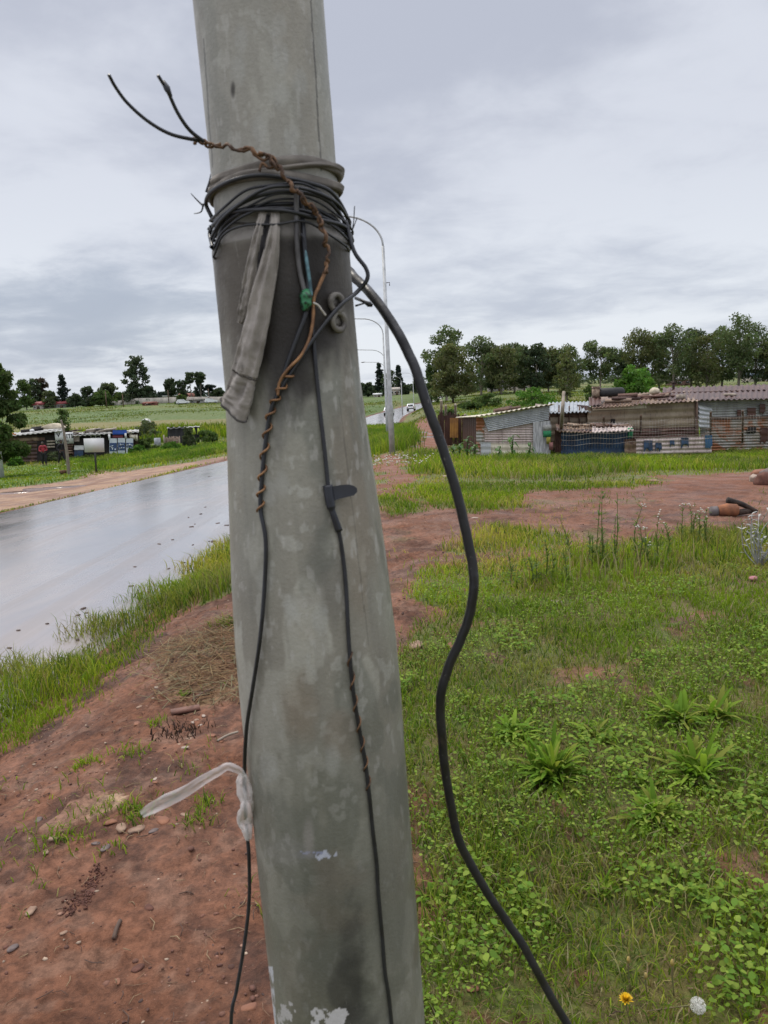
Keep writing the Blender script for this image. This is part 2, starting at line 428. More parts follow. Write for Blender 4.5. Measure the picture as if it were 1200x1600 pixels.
def ground_color(X, Y):
    X = np.asarray(X, float); Y = np.asarray(Y, float)
    d, sa, rk, st, bald = cover(X, Y)
    n1_ = fbm(X * 1.3, Y * 1.3, 0, 41, 5)[..., None]; n2_ = fbm(X * 5, Y * 5, 0, 51, 5)[..., None]
    nf = fbm(X * .07, Y * .025, 0, 61, 5)[..., None]
    soil = lerp(SOIL, SOIL2, sst(n1_, .35, .65)); soil = lerp(soil, SOILW * .9, sst(n2_, .48, .66) * .75); soil = lerp(soil, c3(.20, .115, .08), sst(fbm(X * 11, Y * 11, 2, 53, 4), .56, .68)[..., None] * .5)
    soil = lerp(soil, SOIL2 * c3(1.08, 1.0, 1.04), sst(Y, 8, 20)[..., None] * .75)
    soil = lerp(soil, c3(.12, .10, .035), (sst(n1_ * .6 + n2_ * .4, .60, .70) * sst(Y, 5, 9)[..., None]) * .6)
    thatch = lerp(c3(.125, .105, .036), c3(.095, .115, .024), sst(n2_, .4, .6))
    fieldg = lerp(c3(.075, .115, .022), c3(.125, .125, .038), sst(nf, .42, .60))
    fieldg = lerp(fieldg, c3(.07, .10, .025), sst(fbm(X * .3, Y * .12, 0, 64, 4)[..., None], .5, .65) * .5)
    # field strips beyond the left shacks
    lf = (X / np.maximum(Y, 1) < 0.02)[..., None]
    wob = Y + (fbm(X * .05, Y * .05, 0, 71, 3) - .5) * 22
    strip = np.select([wob < 82, wob < 98, wob < 128, wob < 190, wob < 215], [0, 1, 2, 3, 4], 3)[..., None]
    sc_ = np.where(strip == 0, c3(.075, .10, .022), np.where(strip == 1, c3(.035, .06, .016), np.where(strip == 2, c3(.165, .14, .055), np.where(strip == 3, c3(.062, .112, .02), c3(.095, .125, .026)))))
    fieldg = np.where(lf & (Y[..., None] > 66), lerp(sc_, fieldg, .3), fieldg)
    fieldg = fieldg * c3(1.0, 1.0, .8)
    g = lerp(thatch, fieldg, sst(Y, 16, 40)[..., None])
    mow = inpoly(X, Y, MOWL)[..., None]
    g = np.where(mow, c3(.085, .15, .025), g)
    g = lerp(g, soil, bald[..., None] * .85)
    c = lerp(g, soil, d[..., None])
    c = np.where(sa[..., None] > 0, lerp(c3(.30, .19, .125), c3(.21, .125, .09), sst(n1_, .4, .6)), c)
    c = np.where(rk[..., None] > 0, lerp(c3(.36, .24, .16), c3(.22, .12, .08), sst(n2_, .45, .6)), c)
    c = np.where(st[..., None] > 0, lerp(c3(.20, .12, .065), soil, sst(n2_, .35, .6)), c)
    dr = np.abs(X - road_x(Y))
    c = np.where((dr < RW + .45 + .5 * n1_[..., 0])[..., None], lerp(SOIL2, SOILW, sst(n2_, .4, .6)), c)
    return c, d
# ------------------------------------------------------------------ ground sheet
def gz(X, Y):
    """height of the ground surface with its clods and footprints"""
    X = np.asarray(X, float); Y = np.asarray(Y, float); nearm = 1 - sst(Y, 7, 14)
    d = inany(*jit(X, Y), DIRT).astype(float)
    cl = (fbm(X * 9, Y * 9, 0, 91, 4) - .5) * .034 + np.maximum(fbm(X * 22, Y * 22, 0, 95, 3) - .52, 0) * .06 + (fbm(X * 2.6, Y * 2.6, 0, 97, 3) - .5) * .05
    return terrain(X, Y) + cl * nearm * (.40 + .60 * d) * (np.abs(X - road_x(Y)) > RW + .05)
_y = np.concatenate([np.arange(-12, 1.2, .35), np.geomspace(1.25, 70, 520), np.geomspace(70.6, 1600, 190)])
_t = np.concatenate([np.linspace(-1.3, -.62, 40, endpoint=False), np.linspace(-.62, .62, 440), np.linspace(.635, 1.3, 40)])
GY, GT = np.meshgrid(_y, _t, indexing='ij'); GX = GT * np.maximum(GY, 5.0)
GZ = gz(GX, GY)
gc, gd = ground_color(GX, GY)
rkz = inany(GX, GY, PALEROCK); GZ = GZ + rkz * .012
gm = MT('ground_soil_and_turf')
c = gm.attr()
nn = gm.noise(26, 8, .7); c = gm.mix(1.0, c, gm.mix(gm.rng(nn, .3, .7), (.56, .54, .52), (1.36, 1.36, 1.34)), 'MULTIPLY')
c = gm.mix(gm.rng(gm.noise(120, 3, .6), .66, .74), c, gm.mix(.45, c, (.34, .24, .17)))
gm.base(c)
gm.set(Roughness=gm.rng(gm.noise(1.7, 5), .3, .7, .5, .95)); gm.b.inputs['Specular IOR Level'].default_value = .3
gm.bump(gm.math('ADD', gm.noise(45, 8, .68), gm.math('MULTIPLY', gm.noise(160, 3), .3)), .75, .02)
MB().grid(np.stack([GX, GY, GZ], -1), gc).build('ground', gm.m, smooth=True, kind='structure')
# ------------------------------------------------------------------ road sheet
ry = np.concatenate([np.arange(-12, 60, .5), np.arange(60, 420, 2.0), np.arange(420, 1500, 30)])
ru = np.linspace(-1, 1, 15)
RYg, RU = np.meshgrid(ry, ru, indexing='ij')
RXg = road_x(RYg) + RU * (RW + .05 + .12 * (fbm(RYg * .5, RU, 0, 5) - .5))
RZg = road_z(RYg) + .03 * (1 - RU ** 2) + .004
rm = MT('wet_asphalt')
mud = gm_n = rm.noise(.9, 6, .6, .5, sc=(1, .45, 1))
c = rm.mix(rm.rng(mud, .38, .62), (.155, .135, .145), (.225, .18, .17))
c = rm.mix(rm.rng(rm.noise(60, 4, .7), .6, .75), c, (.06, .05, .045))
trk = rm.noise(1.0, 5, .6, .2, sc=(2.4, .05, 1)); c = rm.mix(rm.rng(trk, .48, .66, 0, .55), c, (.12, .082, .066))
rm.base(c)
wet = rm.noise(.45, 6, .62, .8, sc=(1, .35, 1))
rm.set(Roughness=rm.math('ADD', rm.rng(wet, .40, .60, .12, .34), rm.rng(trk, .45, .62, 0, .14))); rm.b.inputs['IOR'].default_value = 1.5
rm.b.inputs['Specular IOR Level'].default_value = 1.0; rm.set(Coat_Weight=1.0, Coat_Roughness=.19, Coat_IOR=1.65)
rm.bump(rm.noise(90, 3, .6), .035, .004)
MB().grid(np.stack([RXg, RYg, RZg], -1)).build('road', rm.m, smooth=True, kind='structure')
# mud, twigs and leaves washed on to the near side of the road
b = MB()
for k in range(120):
    Y = 3.5 + 28 * rng.random() ** 1.6; u = -RW + abs(rng.normal(0, .9)) if False else RW - .15 - abs(rng.normal(0, .75))
    if rng.random() < .08: u = rng.uniform(-RW, RW)
    x = float(road_x(Y)) + u; z = float(road_z(Y)) + .03 * (1 - (u / RW) ** 2) + .006
    s_ = .008 + .016 * rng.random() ** 2 + .0009 * Y; L_ = s_ * rng.uniform(1, 3.5)
    b.box((x, Y, z), (L_, s_, s_ * .5), rng.uniform(0, 3.1), c3(.11, .075, .06) * rng.uniform(.6, 1.5))
for k in range(12):      # larger clots
    Y = rng.uniform(14, 30); u = RW - .3 - abs(rng.normal(0, .5)); x = float(road_x(Y)) + u; z = float(road_z(Y)) + .012
    for q in range(6):
        b.box((x + rng.normal(0, .12), Y + rng.normal(0, .12), z), (.07 * rng.uniform(.4, 1.2), .05, .02), rng.uniform(0, 3), c3(.09, .05, .035) * rng.uniform(.6, 1.4))
b.build('road_debris', simple('washed_mud', (1, 1, 1), (.7, .7, .7), .8, 8, attr=True), label='scattered mud clots and twigs washed on to the wet road', cat='debris', kind='stuff')
# puddles
def puddle(c_px, sx_, sy_, seed, lbl):
    p = GP(*c_px); a = np.linspace(0, 2 * math.pi, 48, endpoint=False)
    rr = 1 + .55 * (fbm(np.cos(a) * 1.7 + seed, np.sin(a) * 1.7, seed, 3) - .5) * 2
    X = p[0] + np.cos(a) * rr * sx_; Y = p[1] + np.sin(a) * rr * sy_
    zz = float(np.percentile(terrain(X, Y), 60)) + .012
    V = np.stack([X, Y, np.full_like(X, zz)], -1)
    V2 = np.vstack([V, V - np.array([0, 0, .25])])
    F = [np.arange(48)[None], np.array([[k + 48, (k + 1) % 48 + 48, (k + 1) % 48, k] for k in range(48)])]
    MB().add(V2, F).build('puddle', WATER, kind='structure')
wm = MT('puddle_water'); wm.base((.20, .13, .11)); wm.set(Roughness=.16); wm.b.inputs['Specular IOR Level'].default_value = .9; WATER = wm.m
for i, (q, a_, b_) in enumerate([((655, 676), .5, .9), ((668, 683), .45, .6), ((648, 690), .35, .6), ((642, 698), .3, .4), ((640, 680), .25, .5), ((676, 678), .4, .5), ((100, 762), 1.5, .35), ((30, 770), 1.2, .4)]):
    puddle(q, a_, b_, i * 3.1, '')
# ------------------------------------------------------------------ grass
GREENS = [c3(.185, .262, .020), c3(.135, .215, .018), c3(.235, .29, .028), c3(.085, .145, .018), c3(.285, .285, .055)]
DRYC = [c3(.30, .23, .10), c3(.22, .17, .08), c3(.33, .28, .15)]
def blades(X, Y, h, w_, colr, lean=.5, z=None):
    n = len(X); z = gz(X, Y) if z is None else z
    a = rng.uniform(0, 2 * math.pi, n); la = rng.uniform(0, 2 * math.pi, n); ln = lean * rng.uniform(.3, 1.3, n)
    wx, wy = np.cos(a) * w_ / 2, np.sin(a) * w_ / 2; lx, ly = np.cos(la) * ln * h, np.sin(la) * ln * h
    V = np.zeros((n, 5, 3)); B = np.stack([X, Y, z - .004], -1)
    V[:, 0] = B + np.stack([-wx, -wy, 0 * wx], -1); V[:, 1] = B + np.stack([wx, wy, 0 * wx], -1)
    M_ = B + np.stack([lx * .35, ly * .35, h * .62], -1)
    V[:, 2] = M_ + np.stack([wx * .75, wy * .75, 0 * wx], -1); V[:, 3] = M_ - np.stack([wx * .75, wy * .75, 0 * wx], -1)
    V[:, 4] = B + np.stack([lx, ly, h * np.clip(1 - .25 * ln, .3, 1)], -1)
    i = np.arange(n)[:, None] * 5
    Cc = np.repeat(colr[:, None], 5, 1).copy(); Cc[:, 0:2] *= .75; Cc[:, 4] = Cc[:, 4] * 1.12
    return V.reshape(-1, 3), [np.hstack([i, i + 1, i + 2, i + 3]), np.hstack([i + 3, i + 2, i + 4])], Cc.reshape(-1, 3)
def pick(n, X, Y, dry=.06, tint=None, seed=0):
    nz = fbm(X * 1.1, Y * 1.1, seed, 201, 4); idx = np.clip(((nz - .3) / .4 * 5 + rng.normal(0, 1.1, n)).astype(int), 0, 4)
    C_ = np.array(GREENS)[idx]; dr = rng.random(n) < dry * (1 + 2 * (fbm(X * .8, Y * .8, 3, 205, 3) > .55))
    C_[dr] = np.array(DRYC)[rng.integers(0, 3, dr.sum())]
    pt = fbm(X * .45, Y * .30, seed + 2, 211, 4)[:, None]; C_ = C_ * lerp(c3(.78, .86, .90), c3(1.36, 1.28, 1.10), sst(pt, .36, .62)); C_ = C_ * rng.uniform(.72, 1.28, (n, 1))
    return C_ if tint is None else C_ * tint
def scatter_poly(poly, dens):
    a, b_ = poly.min(0), poly.max(0); n = int((b_ - a).prod() * dens)
    X = rng.uniform(a[0], b_[0], n); Y = rng.uniform(a[1], b_[1], n)
    sg = .04 + .016 * Y; k = inpoly(*jit(X + rng.normal(0, 1, n) * sg * .6, Y + rng.normal(0, 1, n) * sg, .18), poly); return X[k], Y[k]
def fan(y0, y1, t0, t1, rho):
    """points on the fan between two distances, density rho(Y) per square metre"""
    yy = np.geomspace(y0, y1, 40); out = []
    for a, b_ in zip(yy[:-1], yy[1:]):
        ym = (a + b_) / 2; n = rng.poisson((b_ - a) * (t1 - t0) * ym * rho(ym))
        Y = rng.uniform(a, b_, n); out.append(np.stack([rng.uniform(t0, t1, n) * Y, Y], -1))
    o_ = np.vstack(out); return o_[:, 0], o_[:, 1]
GRASS = leafmat('grass_blades', .42, .6, .12)
def soft(X, Y):
    sg = .03 + .014 * Y; n = len(X); return cover(X + rng.normal(0, 1, n) * sg * .6, Y + rng.normal(0, 1, n) * sg)
def offroad(X, Y, mrg=.0): return np.abs(X - road_x(Y)) > RW + mrg
# lawn and weeds, near
X, Y = fan(1.35, 14, -.1, .85, lambda y: min(9500, 26000 / y ** 1.35))
d, sa, rk, st, bald = soft(X, Y)
k = (d < .5) & offroad(X, Y, .1) & ~inpoly(X, Y, VERGE) & (rng.random(len(X)) > bald * .9) & (rng.random(len(X)) < .45 + 2.2 * (fbm(X * 3.3, Y * 3.3, 0, 88, 3) - .3))
X, Y = X[k], Y[k]; n = len(X)
hh = (.045 + .06 * fbm(X * 1.6, Y * 1.6, 0, 301, 3)) * rng.uniform(.5, 1.5, n) * lerp(.8, 1.15, sst(Y, 4, 10))
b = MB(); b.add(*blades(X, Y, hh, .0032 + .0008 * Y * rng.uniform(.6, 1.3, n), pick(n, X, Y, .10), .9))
b.build('lawn_grass', GRASS, label='short patchy green grass covering the ground right of the pole', cat='grass', kind='stuff'); NB = n
# fine undergrowth and dead thatch close to the camera
X, Y = fan(1.35, 5, -.1, .8, lambda y: 22000 / y ** 1.5)
d, sa, rk, st, bald = soft(X, Y); k = (d < .5) & (rng.random(len(X)) > bald * .7); X, Y = X[k], Y[k]; n = len(X)
cc = pick(n, X, Y, .0) * .8; dm = rng.random(n) < .30 + .9 * np.maximum(fbm(X * 2.2, Y * 2.2, 4, 371, 3) - .5, 0) * 2; cc[dm] = np.array([c3(.24, .175, .085), c3(.17, .115, .06), c3(.29, .235, .13)])[rng.integers(0, 3, dm.sum())]
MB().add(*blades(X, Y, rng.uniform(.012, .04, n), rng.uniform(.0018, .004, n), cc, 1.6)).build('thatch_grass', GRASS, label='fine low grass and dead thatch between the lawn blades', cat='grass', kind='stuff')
# verge between road and dirt
X, Y = scatter_poly(VERGE, 2600); k = rng.random(len(X)) < np.clip(26000 / np.maximum(Y, 3) ** 1.5 / 2600, 0, 1)
X, Y = X[k], Y[k]; n = len(X)
b = MB(); hh = (.07 + .17 * sst(fbm(X * 1.5, Y * 1.5, 0, 311, 4), .3, .7)) * rng.uniform(.5, 1.3, n)
b.add(*blades(X, Y, hh, .0034 + .0008 * Y * rng.uniform(.6, 1.3, n), pick(n, X, Y, .10) * .95, .75))
nt_ = 90
for q in range(nt_):
    Yq = rng.uniform(7.5, 20); Xq = float(road_x(Yq)) + RW + rng.uniform(.12, .30); m_ = int(26 + 20 * rng.random())
    xx = Xq + rng.normal(0, .05, m_); yy = Yq + rng.normal(0, .07, m_)
    b.add(*blades(xx, yy, rng.uniform(.08, .22, m_), .004 + .0006 * yy, pick(m_, xx, yy, .05), .9))
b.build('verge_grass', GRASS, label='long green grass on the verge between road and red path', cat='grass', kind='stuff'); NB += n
# tall grass and weeds, middle right
def tallzone(poly, dens, h0, h1, name, label, dry=.08, lean=.45, tint=None):
    global NB
    X, Y = scatter_poly(poly, dens); n = len(X); NB += n
    hh = lerp(h0, h1, fbm(X * .9, Y * .9, 0, 321, 4)) * rng.uniform(.6, 1.3, n)
    MB().add(*blades(X, Y, hh, .004 + .0009 * Y * rng.uniform(.5, 1.2, n), pick(n, X, Y, dry, tint), lean)).build(name, GRASS, label=label, cat='grass', kind='stuff')
tallzone(TALLC, 420, .04, .26, 'tall_grass', 'tall seeding grass between the lawn and the red soil', .10, tint=c3(.95, .96, 1.05))
tallzone(TALLC, 40, .12, .42, 'seeding_grass', 'thin brownish seeding stems over the tall grass', .6, .3, tint=c3(.9, .85, 1.0))
tallzone(TALLE, 240, .04, .40, 'long_grass', 'long bright grass in front of the tin shacks', .08, lean=.7, tint=c3(.85, .9, .95))
tallzone(MOUND, 210, .35, .8, 'mound_grass', 'lush green grass mound behind the first lamp post', .02, tint=c3(.72, .82, .9))
tallzone(BANKL, 120, .10, .62, 'bank_grass', 'lush grass on the bank below the far shacks', .02, lean=.8, tint=c3(.66, .80, .85))
tallzone(MOWL, 60, .05, .12, 'mown_grass', 'short bright grass across the road', .01, tint=c3(.85, .88, .9))
for p_ in PATCH: tallzone(p_, 330, .05, .16, 'grass_patch', 'low green grass patch on the red soil', .05)
# everything else out to the fields
X, Y = fan(12, 75, -.75, .75, lambda y: 14000 / y ** 1.75)
d, sa, rk, st, bald = soft(X, Y)
k = (d < .5) & (sa < .5) & offroad(X, Y, .25) & ~inpoly(X, Y, VERGE) & ~inpoly(X, Y, TALLC) & ~inpoly(X, Y, TALLE) & ~inpoly(X, Y, MOWL)
X, Y = X[k], Y[k]; n = len(X); NB += n
hh = (.06 + .18 * fbm(X * .5, Y * .5, 0, 331, 3) * sst(Y, 14, 40)) * rng.uniform(.5, 1.5, n)
MB().add(*blades(X, Y, hh, .001 * Y * rng.uniform(.6, 1.3, n), pick(n, X, Y, .10), .7)).build('meadow_grass', GRASS, label='rough green grass covering the ground further back', cat='grass', kind='stuff')
# sparse sprigs in the near dirt
X, Y = fan(1.6, 9, -.8, .1, lambda y: 900 / y)
d, sa, rk, st, bald = cover(X, Y)
k = (d > .5) & (fbm(X * 2.1, Y * 2.1, 0, 341, 3) > .63); X, Y = X[k], Y[k]; n = len(X)
MB().add(*blades(X, Y, rng.uniform(.02, .07, n), .0035 + .0007 * Y, pick(n, X, Y, .25), 1.0)).build('grass_sprigs', GRASS, label='sparse grass sprigs growing through the red dirt', cat='grass', kind='stuff')
X, Y = fan(7, 30, -.05, .62, lambda y: 2600 / y ** 1.5)
d, sa, rk, st, bald = cover(X, Y)
k = (d > .5) & (fbm(X * .8, Y * .6, 0, 345, 4) > .585) & offroad(X, Y, .4); X, Y = X[k], Y[k]; n = len(X)
MB().add(*blades(X, Y, rng.uniform(.02, .09, n), .0009 * Y, pick(n, X, Y, .2), 1.0)).build('sparse_grass', GRASS, label='sparse grass islands on the red soil further back', cat='grass', kind='stuff')
# straw heap
X, Y = scatter_poly(STRAW[0], 1500); n = len(X); a = rng.uniform(0, 6.28, n); l_ = rng.uniform(.06, .22, n)
z = gz(X, Y) + .004 + .08 * fbm(X * 2, Y * 2, 0, 5, 3) * rng.random(n); b = MB()
e = np.stack([np.cos(a) * l_, np.sin(a) * l_, rng.normal(0, .015, n)], -1); wv = np.stack([-np.sin(a), np.cos(a), 0 * a], -1) * .0028
B_ = np.stack([X, Y, z], -1); V = np.stack([B_ - wv, B_ + wv, B_ + e + wv + [0, 0, .004], B_ + e - wv + [0, 0, .004]], 1).reshape(-1, 3)
cc = np.array([c3(.27, .19, .10), c3(.21, .125, .065), c3(.22, .195, .115), c3(.15, .085, .05)])[rng.integers(0, 4, n)] * rng.uniform(.7, 1.2, (n, 1))
b.add(V, np.arange(4 * n).reshape(-1, 4), np.repeat(cc, 4, 0)); b.build('dry_straw', GRASS, label='raked dry straw lying on the red path behind the pole', cat='straw', kind='stuff')
# low broad-leaved ground cover in the lawn
X, Y = fan(1.35, 6.5, -.05, .75, lambda y: 2200 / y ** .6)
d, sa, rk, st, bald = cover(X, Y); cl_ = fbm(X * 1.7, Y * 1.7, 0, 351, 3)
k = (d < .5) & (cl_ > .47) & (rng.random(len(X)) > bald * .8); X, Y = X[k], Y[k]; n = len(X)
b = MB()
for q in range(3):
    a = rng.uniform(0, 6.28, n); s_ = rng.uniform(.006, .017, n) * np.where(fbm(X * 2.3, Y * 2.3, 9, 361, 3) > .55, 1.5, 1.0); up = rng.uniform(-.2, .8, n)
    hz = rng.uniform(.015, .075, n)
    c0 = np.stack([X + rng.normal(0, .012, n), Y + rng.normal(0, .012, n), gz(X, Y) + hz], -1)
    dv_ = np.stack([np.cos(a), np.sin(a), up], -1) * s_[:, None]; sv = np.stack([-np.sin(a), np.cos(a), rng.normal(0, .3, n)], -1) * s_[:, None] * .45
    dn = np.array([0, 0, -1.0]) * s_[:, None]; V = np.stack([c0, c0 + dv_ * .3 + sv * .85, c0 + dv_ * .72 + sv * .8 + dn * .08, c0 + dv_ * 1.12 + dn * .3, c0 + dv_ * .72 - sv * .8 + dn * .08, c0 + dv_ * .3 - sv * .85], 1).reshape(-1, 3)
    cc = np.array([c3(.17, .265, .035), c3(.12, .215, .03), c3(.225, .30, .05)])[rng.integers(0, 3, n)] * rng.uniform(.75, 1.25, (n, 1))
    b.add(V, np.arange(6 * n).reshape(-1, 6), np.repeat(cc, 6, 0))
b.build('ground_cover', GRASS, label='low leafy weeds spreading among the near grass', cat='weeds', kind='stuff')
print('blades', NB)
# ------------------------------------------------------------------ the near pole, its wires and rags
YP = 0.90
AX0, AX1 = P(548, 1600, YP), P(404, 0, YP)
AD = (AX1 - AX0) / np.linalg.norm(AX1 - AX0)
_s = np.linspace(-1.2, 1.6, 1500); _py = np.array([proj(AX0 + AD * q)[1] for q in _s])
def s_of(py): return float(np.interp(-py, -_py[::1] if _py[0] < _py[-1] else -_py, _s)) if False else float(np.interp(-py, -_py, _s))
PRF = [(-400, .0690), (0, .0693), (240, .0690), (368, .0692), (370, .0704), (386, .0757), (390, .0766), (396, .0768), (410, .0764), (500, .0766), (600, .0776), (700, .0826), (800, .0882), (900, .0935), (1000, .0972), (1080, .0980), (1300, .0982), (1600, .0980), (2300, .0980)]
_ps = np.array([s_of(a) for a, _ in PRF])[::-1]; _pr = np.array([r_ for _, r_ in PRF])[::-1]
def pole_r(s): return np.interp(s, _ps, _pr)
AU = np.cross(AD, [0, 1.0, 0]); AU = -AU / np.linalg.norm(AU)      # to the left or right
if AU[0] < 0: AU = -AU
AV = np.cross(AD, AU)
if AV[1] > 0: AV = -AV                                               # towards the viewer
def pole_pt(px, py, off=0.004):
    d = ray(px, py); ts = np.linspace(.45, 1.3, 1700); q = EYE + d * ts[:, None]
    v = q - AX0; s = v @ AD; dist = np.linalg.norm(v - s[:, None] * AD, axis=1) - pole_r(s) - off
    k = np.where(dist < 0)[0]
    return q[k[0]] if len(k) else q[int(np.argmin(dist))]
def pol(s, th, r): return AX0 + AD * s + (AU * math.sin(th) + AV * math.cos(th)) * r     # th = 0 faces the viewer, + to the right
foot = AX0 + AD * ((0 - AX0[2]) / AD[2])
ss = np.concatenate([np.linspace((-.05 - AX0[2]) / AD[2], s_of(1640), 30, endpoint=False), np.linspace(s_of(1640), s_of(370), 560, endpoint=False), np.linspace(s_of(370), s_of(-60), 230, endpoint=False), np.linspace(s_of(-60), 1.5, 30), [2.5, 4.0, 6.0]])
NT = 300
th = np.concatenate([np.linspace(-1.75, 1.75, 250), np.linspace(1.8, 2 * math.pi - 1.8, 50)])
Sg, Tg = np.meshgrid(ss, th, indexing='ij')
Rg = pole_r(Sg) * np.where(Sg > 1.5, np.interp(Sg, [1.5, 6], [1, .62]), 1)
cyl = lambda f_, sd, o=4, sz=1.0: fbm(np.cos(Tg) * .1 * f_, np.sin(Tg) * .1 * f_, Sg * f_ * sz, sd, o)
Gp = AX0 + AD * Sg[..., None] + (np.sin(Tg)[..., None] * AU + np.cos(Tg)[..., None] * AV) * (Rg + .0012 * (cyl(9, 4) - .5))[..., None]
PX, PY = (lambda q: (600 + FPX * (q @ CR) / np.maximum(q @ CF, .05), 800 - FPX * (q @ CU) / np.maximum(q @ CF, .05)))(Gp - EYE)
base = c3(.325, .315, .262) * np.ones(Sg.shape + (1,))
base = lerp(base, c3(.29, .272, .225), sst(cyl(6, 11), .4, .6)[..., None])
# crystalline pale spangles of the galvanising: irregular, upright patches
sp = cyl(22, 13, 3, .55) * .6 + cyl(45, 14, 3, .6) * .4
base = lerp(base, c3(.47, .455, .39), (sst(sp, .53, .60) * .60)[..., None])
base = lerp(base, c3(.17, .175, .145), (sst(cyl(17, 15, 4, .5), .56, .64) * .55)[..., None])
base = lerp(base, c3(.46, .45, .40), (sst(cyl(60, 16, 3, .9), .68, .72) * .5)[..., None])
base = base * lerp(.92, 1.08, cyl(80, 17, 2, .12))[..., None]
upper = (Sg > s_of(366))[..., None]
base = lerp(base, c3(.25, .195, .135), (sst(cyl(12, 29, 4, .35), .55, .70) * .40)[..., None])
base = lerp(base, c3(.19, .18, .155), (sst(cyl(90, 31, 3, .10), .62, .74) * .2)[..., None])
base = lerp(base, c3(.50, .48, .44), (sst(cyl(110, 33, 3, .5), .66, .74) * .45)[..., None])
base = np.where(upper, lerp(base, c3(.42, .405, .36), .4), base)
base = np.where(((Sg < s_of(369)) & (Sg > s_of(391)))[..., None], c3(.47, .44, .40), base)
# brown grime, painted-in shade darkening the bottom to olive and soot round the collar
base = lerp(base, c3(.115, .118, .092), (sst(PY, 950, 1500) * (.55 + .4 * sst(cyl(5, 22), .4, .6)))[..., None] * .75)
base = lerp(base, c3(.20, .165, .125), (sst(cyl(8, 23), .58, .7) * .5)[..., None])
def smear(cx, cy, rx, ry, amt, col, f_=1.0):
    global base
    q = ((PX - cx) / rx) ** 2 + ((PY - cy) / ry) ** 2 + ((cyl(16, int(cx) % 97, 3) - .5) * 1.2 + (cyl(55, int(cy) % 89, 4, .7) - .5) * 1.5) * f_
    base = lerp(base, np.array(col), (amt * (1 - sst(q, .05, 1.5)) * (np.cos(Tg) > -.1) * (1 if cy < 380 or cy > 600 else lerp(.25, 1, sst(Sg, s_of(384), s_of(400)))))[..., None])
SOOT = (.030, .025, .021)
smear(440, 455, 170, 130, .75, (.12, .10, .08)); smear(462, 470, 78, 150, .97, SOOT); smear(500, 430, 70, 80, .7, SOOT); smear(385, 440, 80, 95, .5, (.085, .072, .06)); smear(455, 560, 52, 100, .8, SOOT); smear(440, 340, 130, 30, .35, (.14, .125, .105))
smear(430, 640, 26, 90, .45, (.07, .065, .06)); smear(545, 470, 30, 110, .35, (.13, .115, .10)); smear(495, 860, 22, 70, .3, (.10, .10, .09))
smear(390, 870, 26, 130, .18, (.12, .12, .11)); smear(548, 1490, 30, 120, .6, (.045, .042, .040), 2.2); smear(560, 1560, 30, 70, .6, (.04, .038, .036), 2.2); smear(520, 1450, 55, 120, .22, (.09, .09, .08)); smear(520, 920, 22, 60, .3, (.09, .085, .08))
smear(478, 990, 16, 14, .4, (.40, .37, .30), .5); smear(470, 1110, 30, 60, .35, (.24, .17, .11)); smear(530, 1150, 25, 40, .3, (.24, .18, .13)); smear(478, 940, 18, 10, .4, (.42, .40, .36), .4)
for (x_, y_) in ((420, 770), (440, 755), (455, 950), (500, 965), (415, 905), (520, 1190), (420, 1200), (375, 60), (372, 110), (440, 90), (435, 40), (470, 130), (405, 200), (455, 215), (440, 150)):
    smear(x_, y_, 13, 24, .35, (.44, .44, .41), .9)
smear(364, 140, 4, 14, .85, (.04, .035, .03), .2)
# flaking white paint near the ground and a scuffed pale blue scratch
def paint(m_, col): 
    global base
    base = np.where(m_[..., None], np.array(col), base)
pn = cyl(60, 66, 4) * .5 + cyl(170, 67, 4, .8) * .5
paint((((PX - 512) / 36) ** 2 + ((PY - 1592) / 20) ** 2 + (pn - .5) * 7.5 < .45), (.62, .60, .60))
paint((((PX - 446) / 14) ** 2 + ((PY - 1588) / 26) ** 2 + (pn - .5) * 7.0 < .25), (.55, .53, .52))
paint((PX - 425 - (PY - 1530) * .06 < 2.5) & (PY > 1510) & (np.cos(Tg) > .02) & (pn > .45), (.6, .62, .66))
smear(490, 1335, 42, 8, .3, (.24, .25, .33), 1.5); paint((((PX - 510) / 17) ** 2 + ((PY - 1338 + 3 * np.sin(PX * .3)) / 5) ** 2 + (pn - .5) * 6 < .75), (.50, .52, .60)); paint((((PX - 478) / 26) ** 2 + ((PY - 1332) / 3) ** 2 + (pn - .5) * 9 < .35), (.30, .32, .44)); smear(482, 1310, 10, 34, .4, (.40, .36, .34), .6); smear(445, 1330, 35, 22, .22, (.36, .34, .33))
# hairline cracks of the long weld seams
ln = lambda xa, ya, xb, yb, w_: (np.abs(PX - (xa + (PY - ya) / (yb - ya) * (xb - xa)) - 1.5 * (vn(PY * .03, 1, 0, 5) - .5)) < w_) & (PY > ya) & (PY < yb) & (np.cos(Tg) > -.1)
base = np.where(ln(485, -20, 502, 268, 1.3)[..., None], base * .45, base); base = np.where(ln(318, 60, 332, 262, 1.2)[..., None], base * .55, base)
base = np.where(ln(530, 620, 576, 1010, 1.0)[..., None], base * .72, base)
pmt = MT('galvanised_steel'); c = pmt.attr()
c = pmt.mix(1.0, c, pmt.mix(pmt.noise(160, 4, .7), (.84, .84, .84), (1.14, 1.14, 1.14)), 'MULTIPLY')
c = pmt.mix(pmt.rng(pmt.noise(420, 3, .7), .60, .74, 0, .35), c, (.11, .10, .085)); c = pmt.mix(pmt.rng(pmt.noise(60, 6, .75, 1.2, sc=(1, 1, .12)), .64, .72, 0, .35), c, (.45, .43, .38))
pmt.base(c); pmt.set(Roughness=pmt.rng(pmt.noise(14, 5), .3, .7, .38, .62), Metallic=.08); pmt.b.inputs['Specular IOR Level'].default_value = .32
pmt.bump(pmt.math('ADD', pmt.noise(55, 6, .7), pmt.noise(260, 3, .6)), .22, .003)
base = base * .88
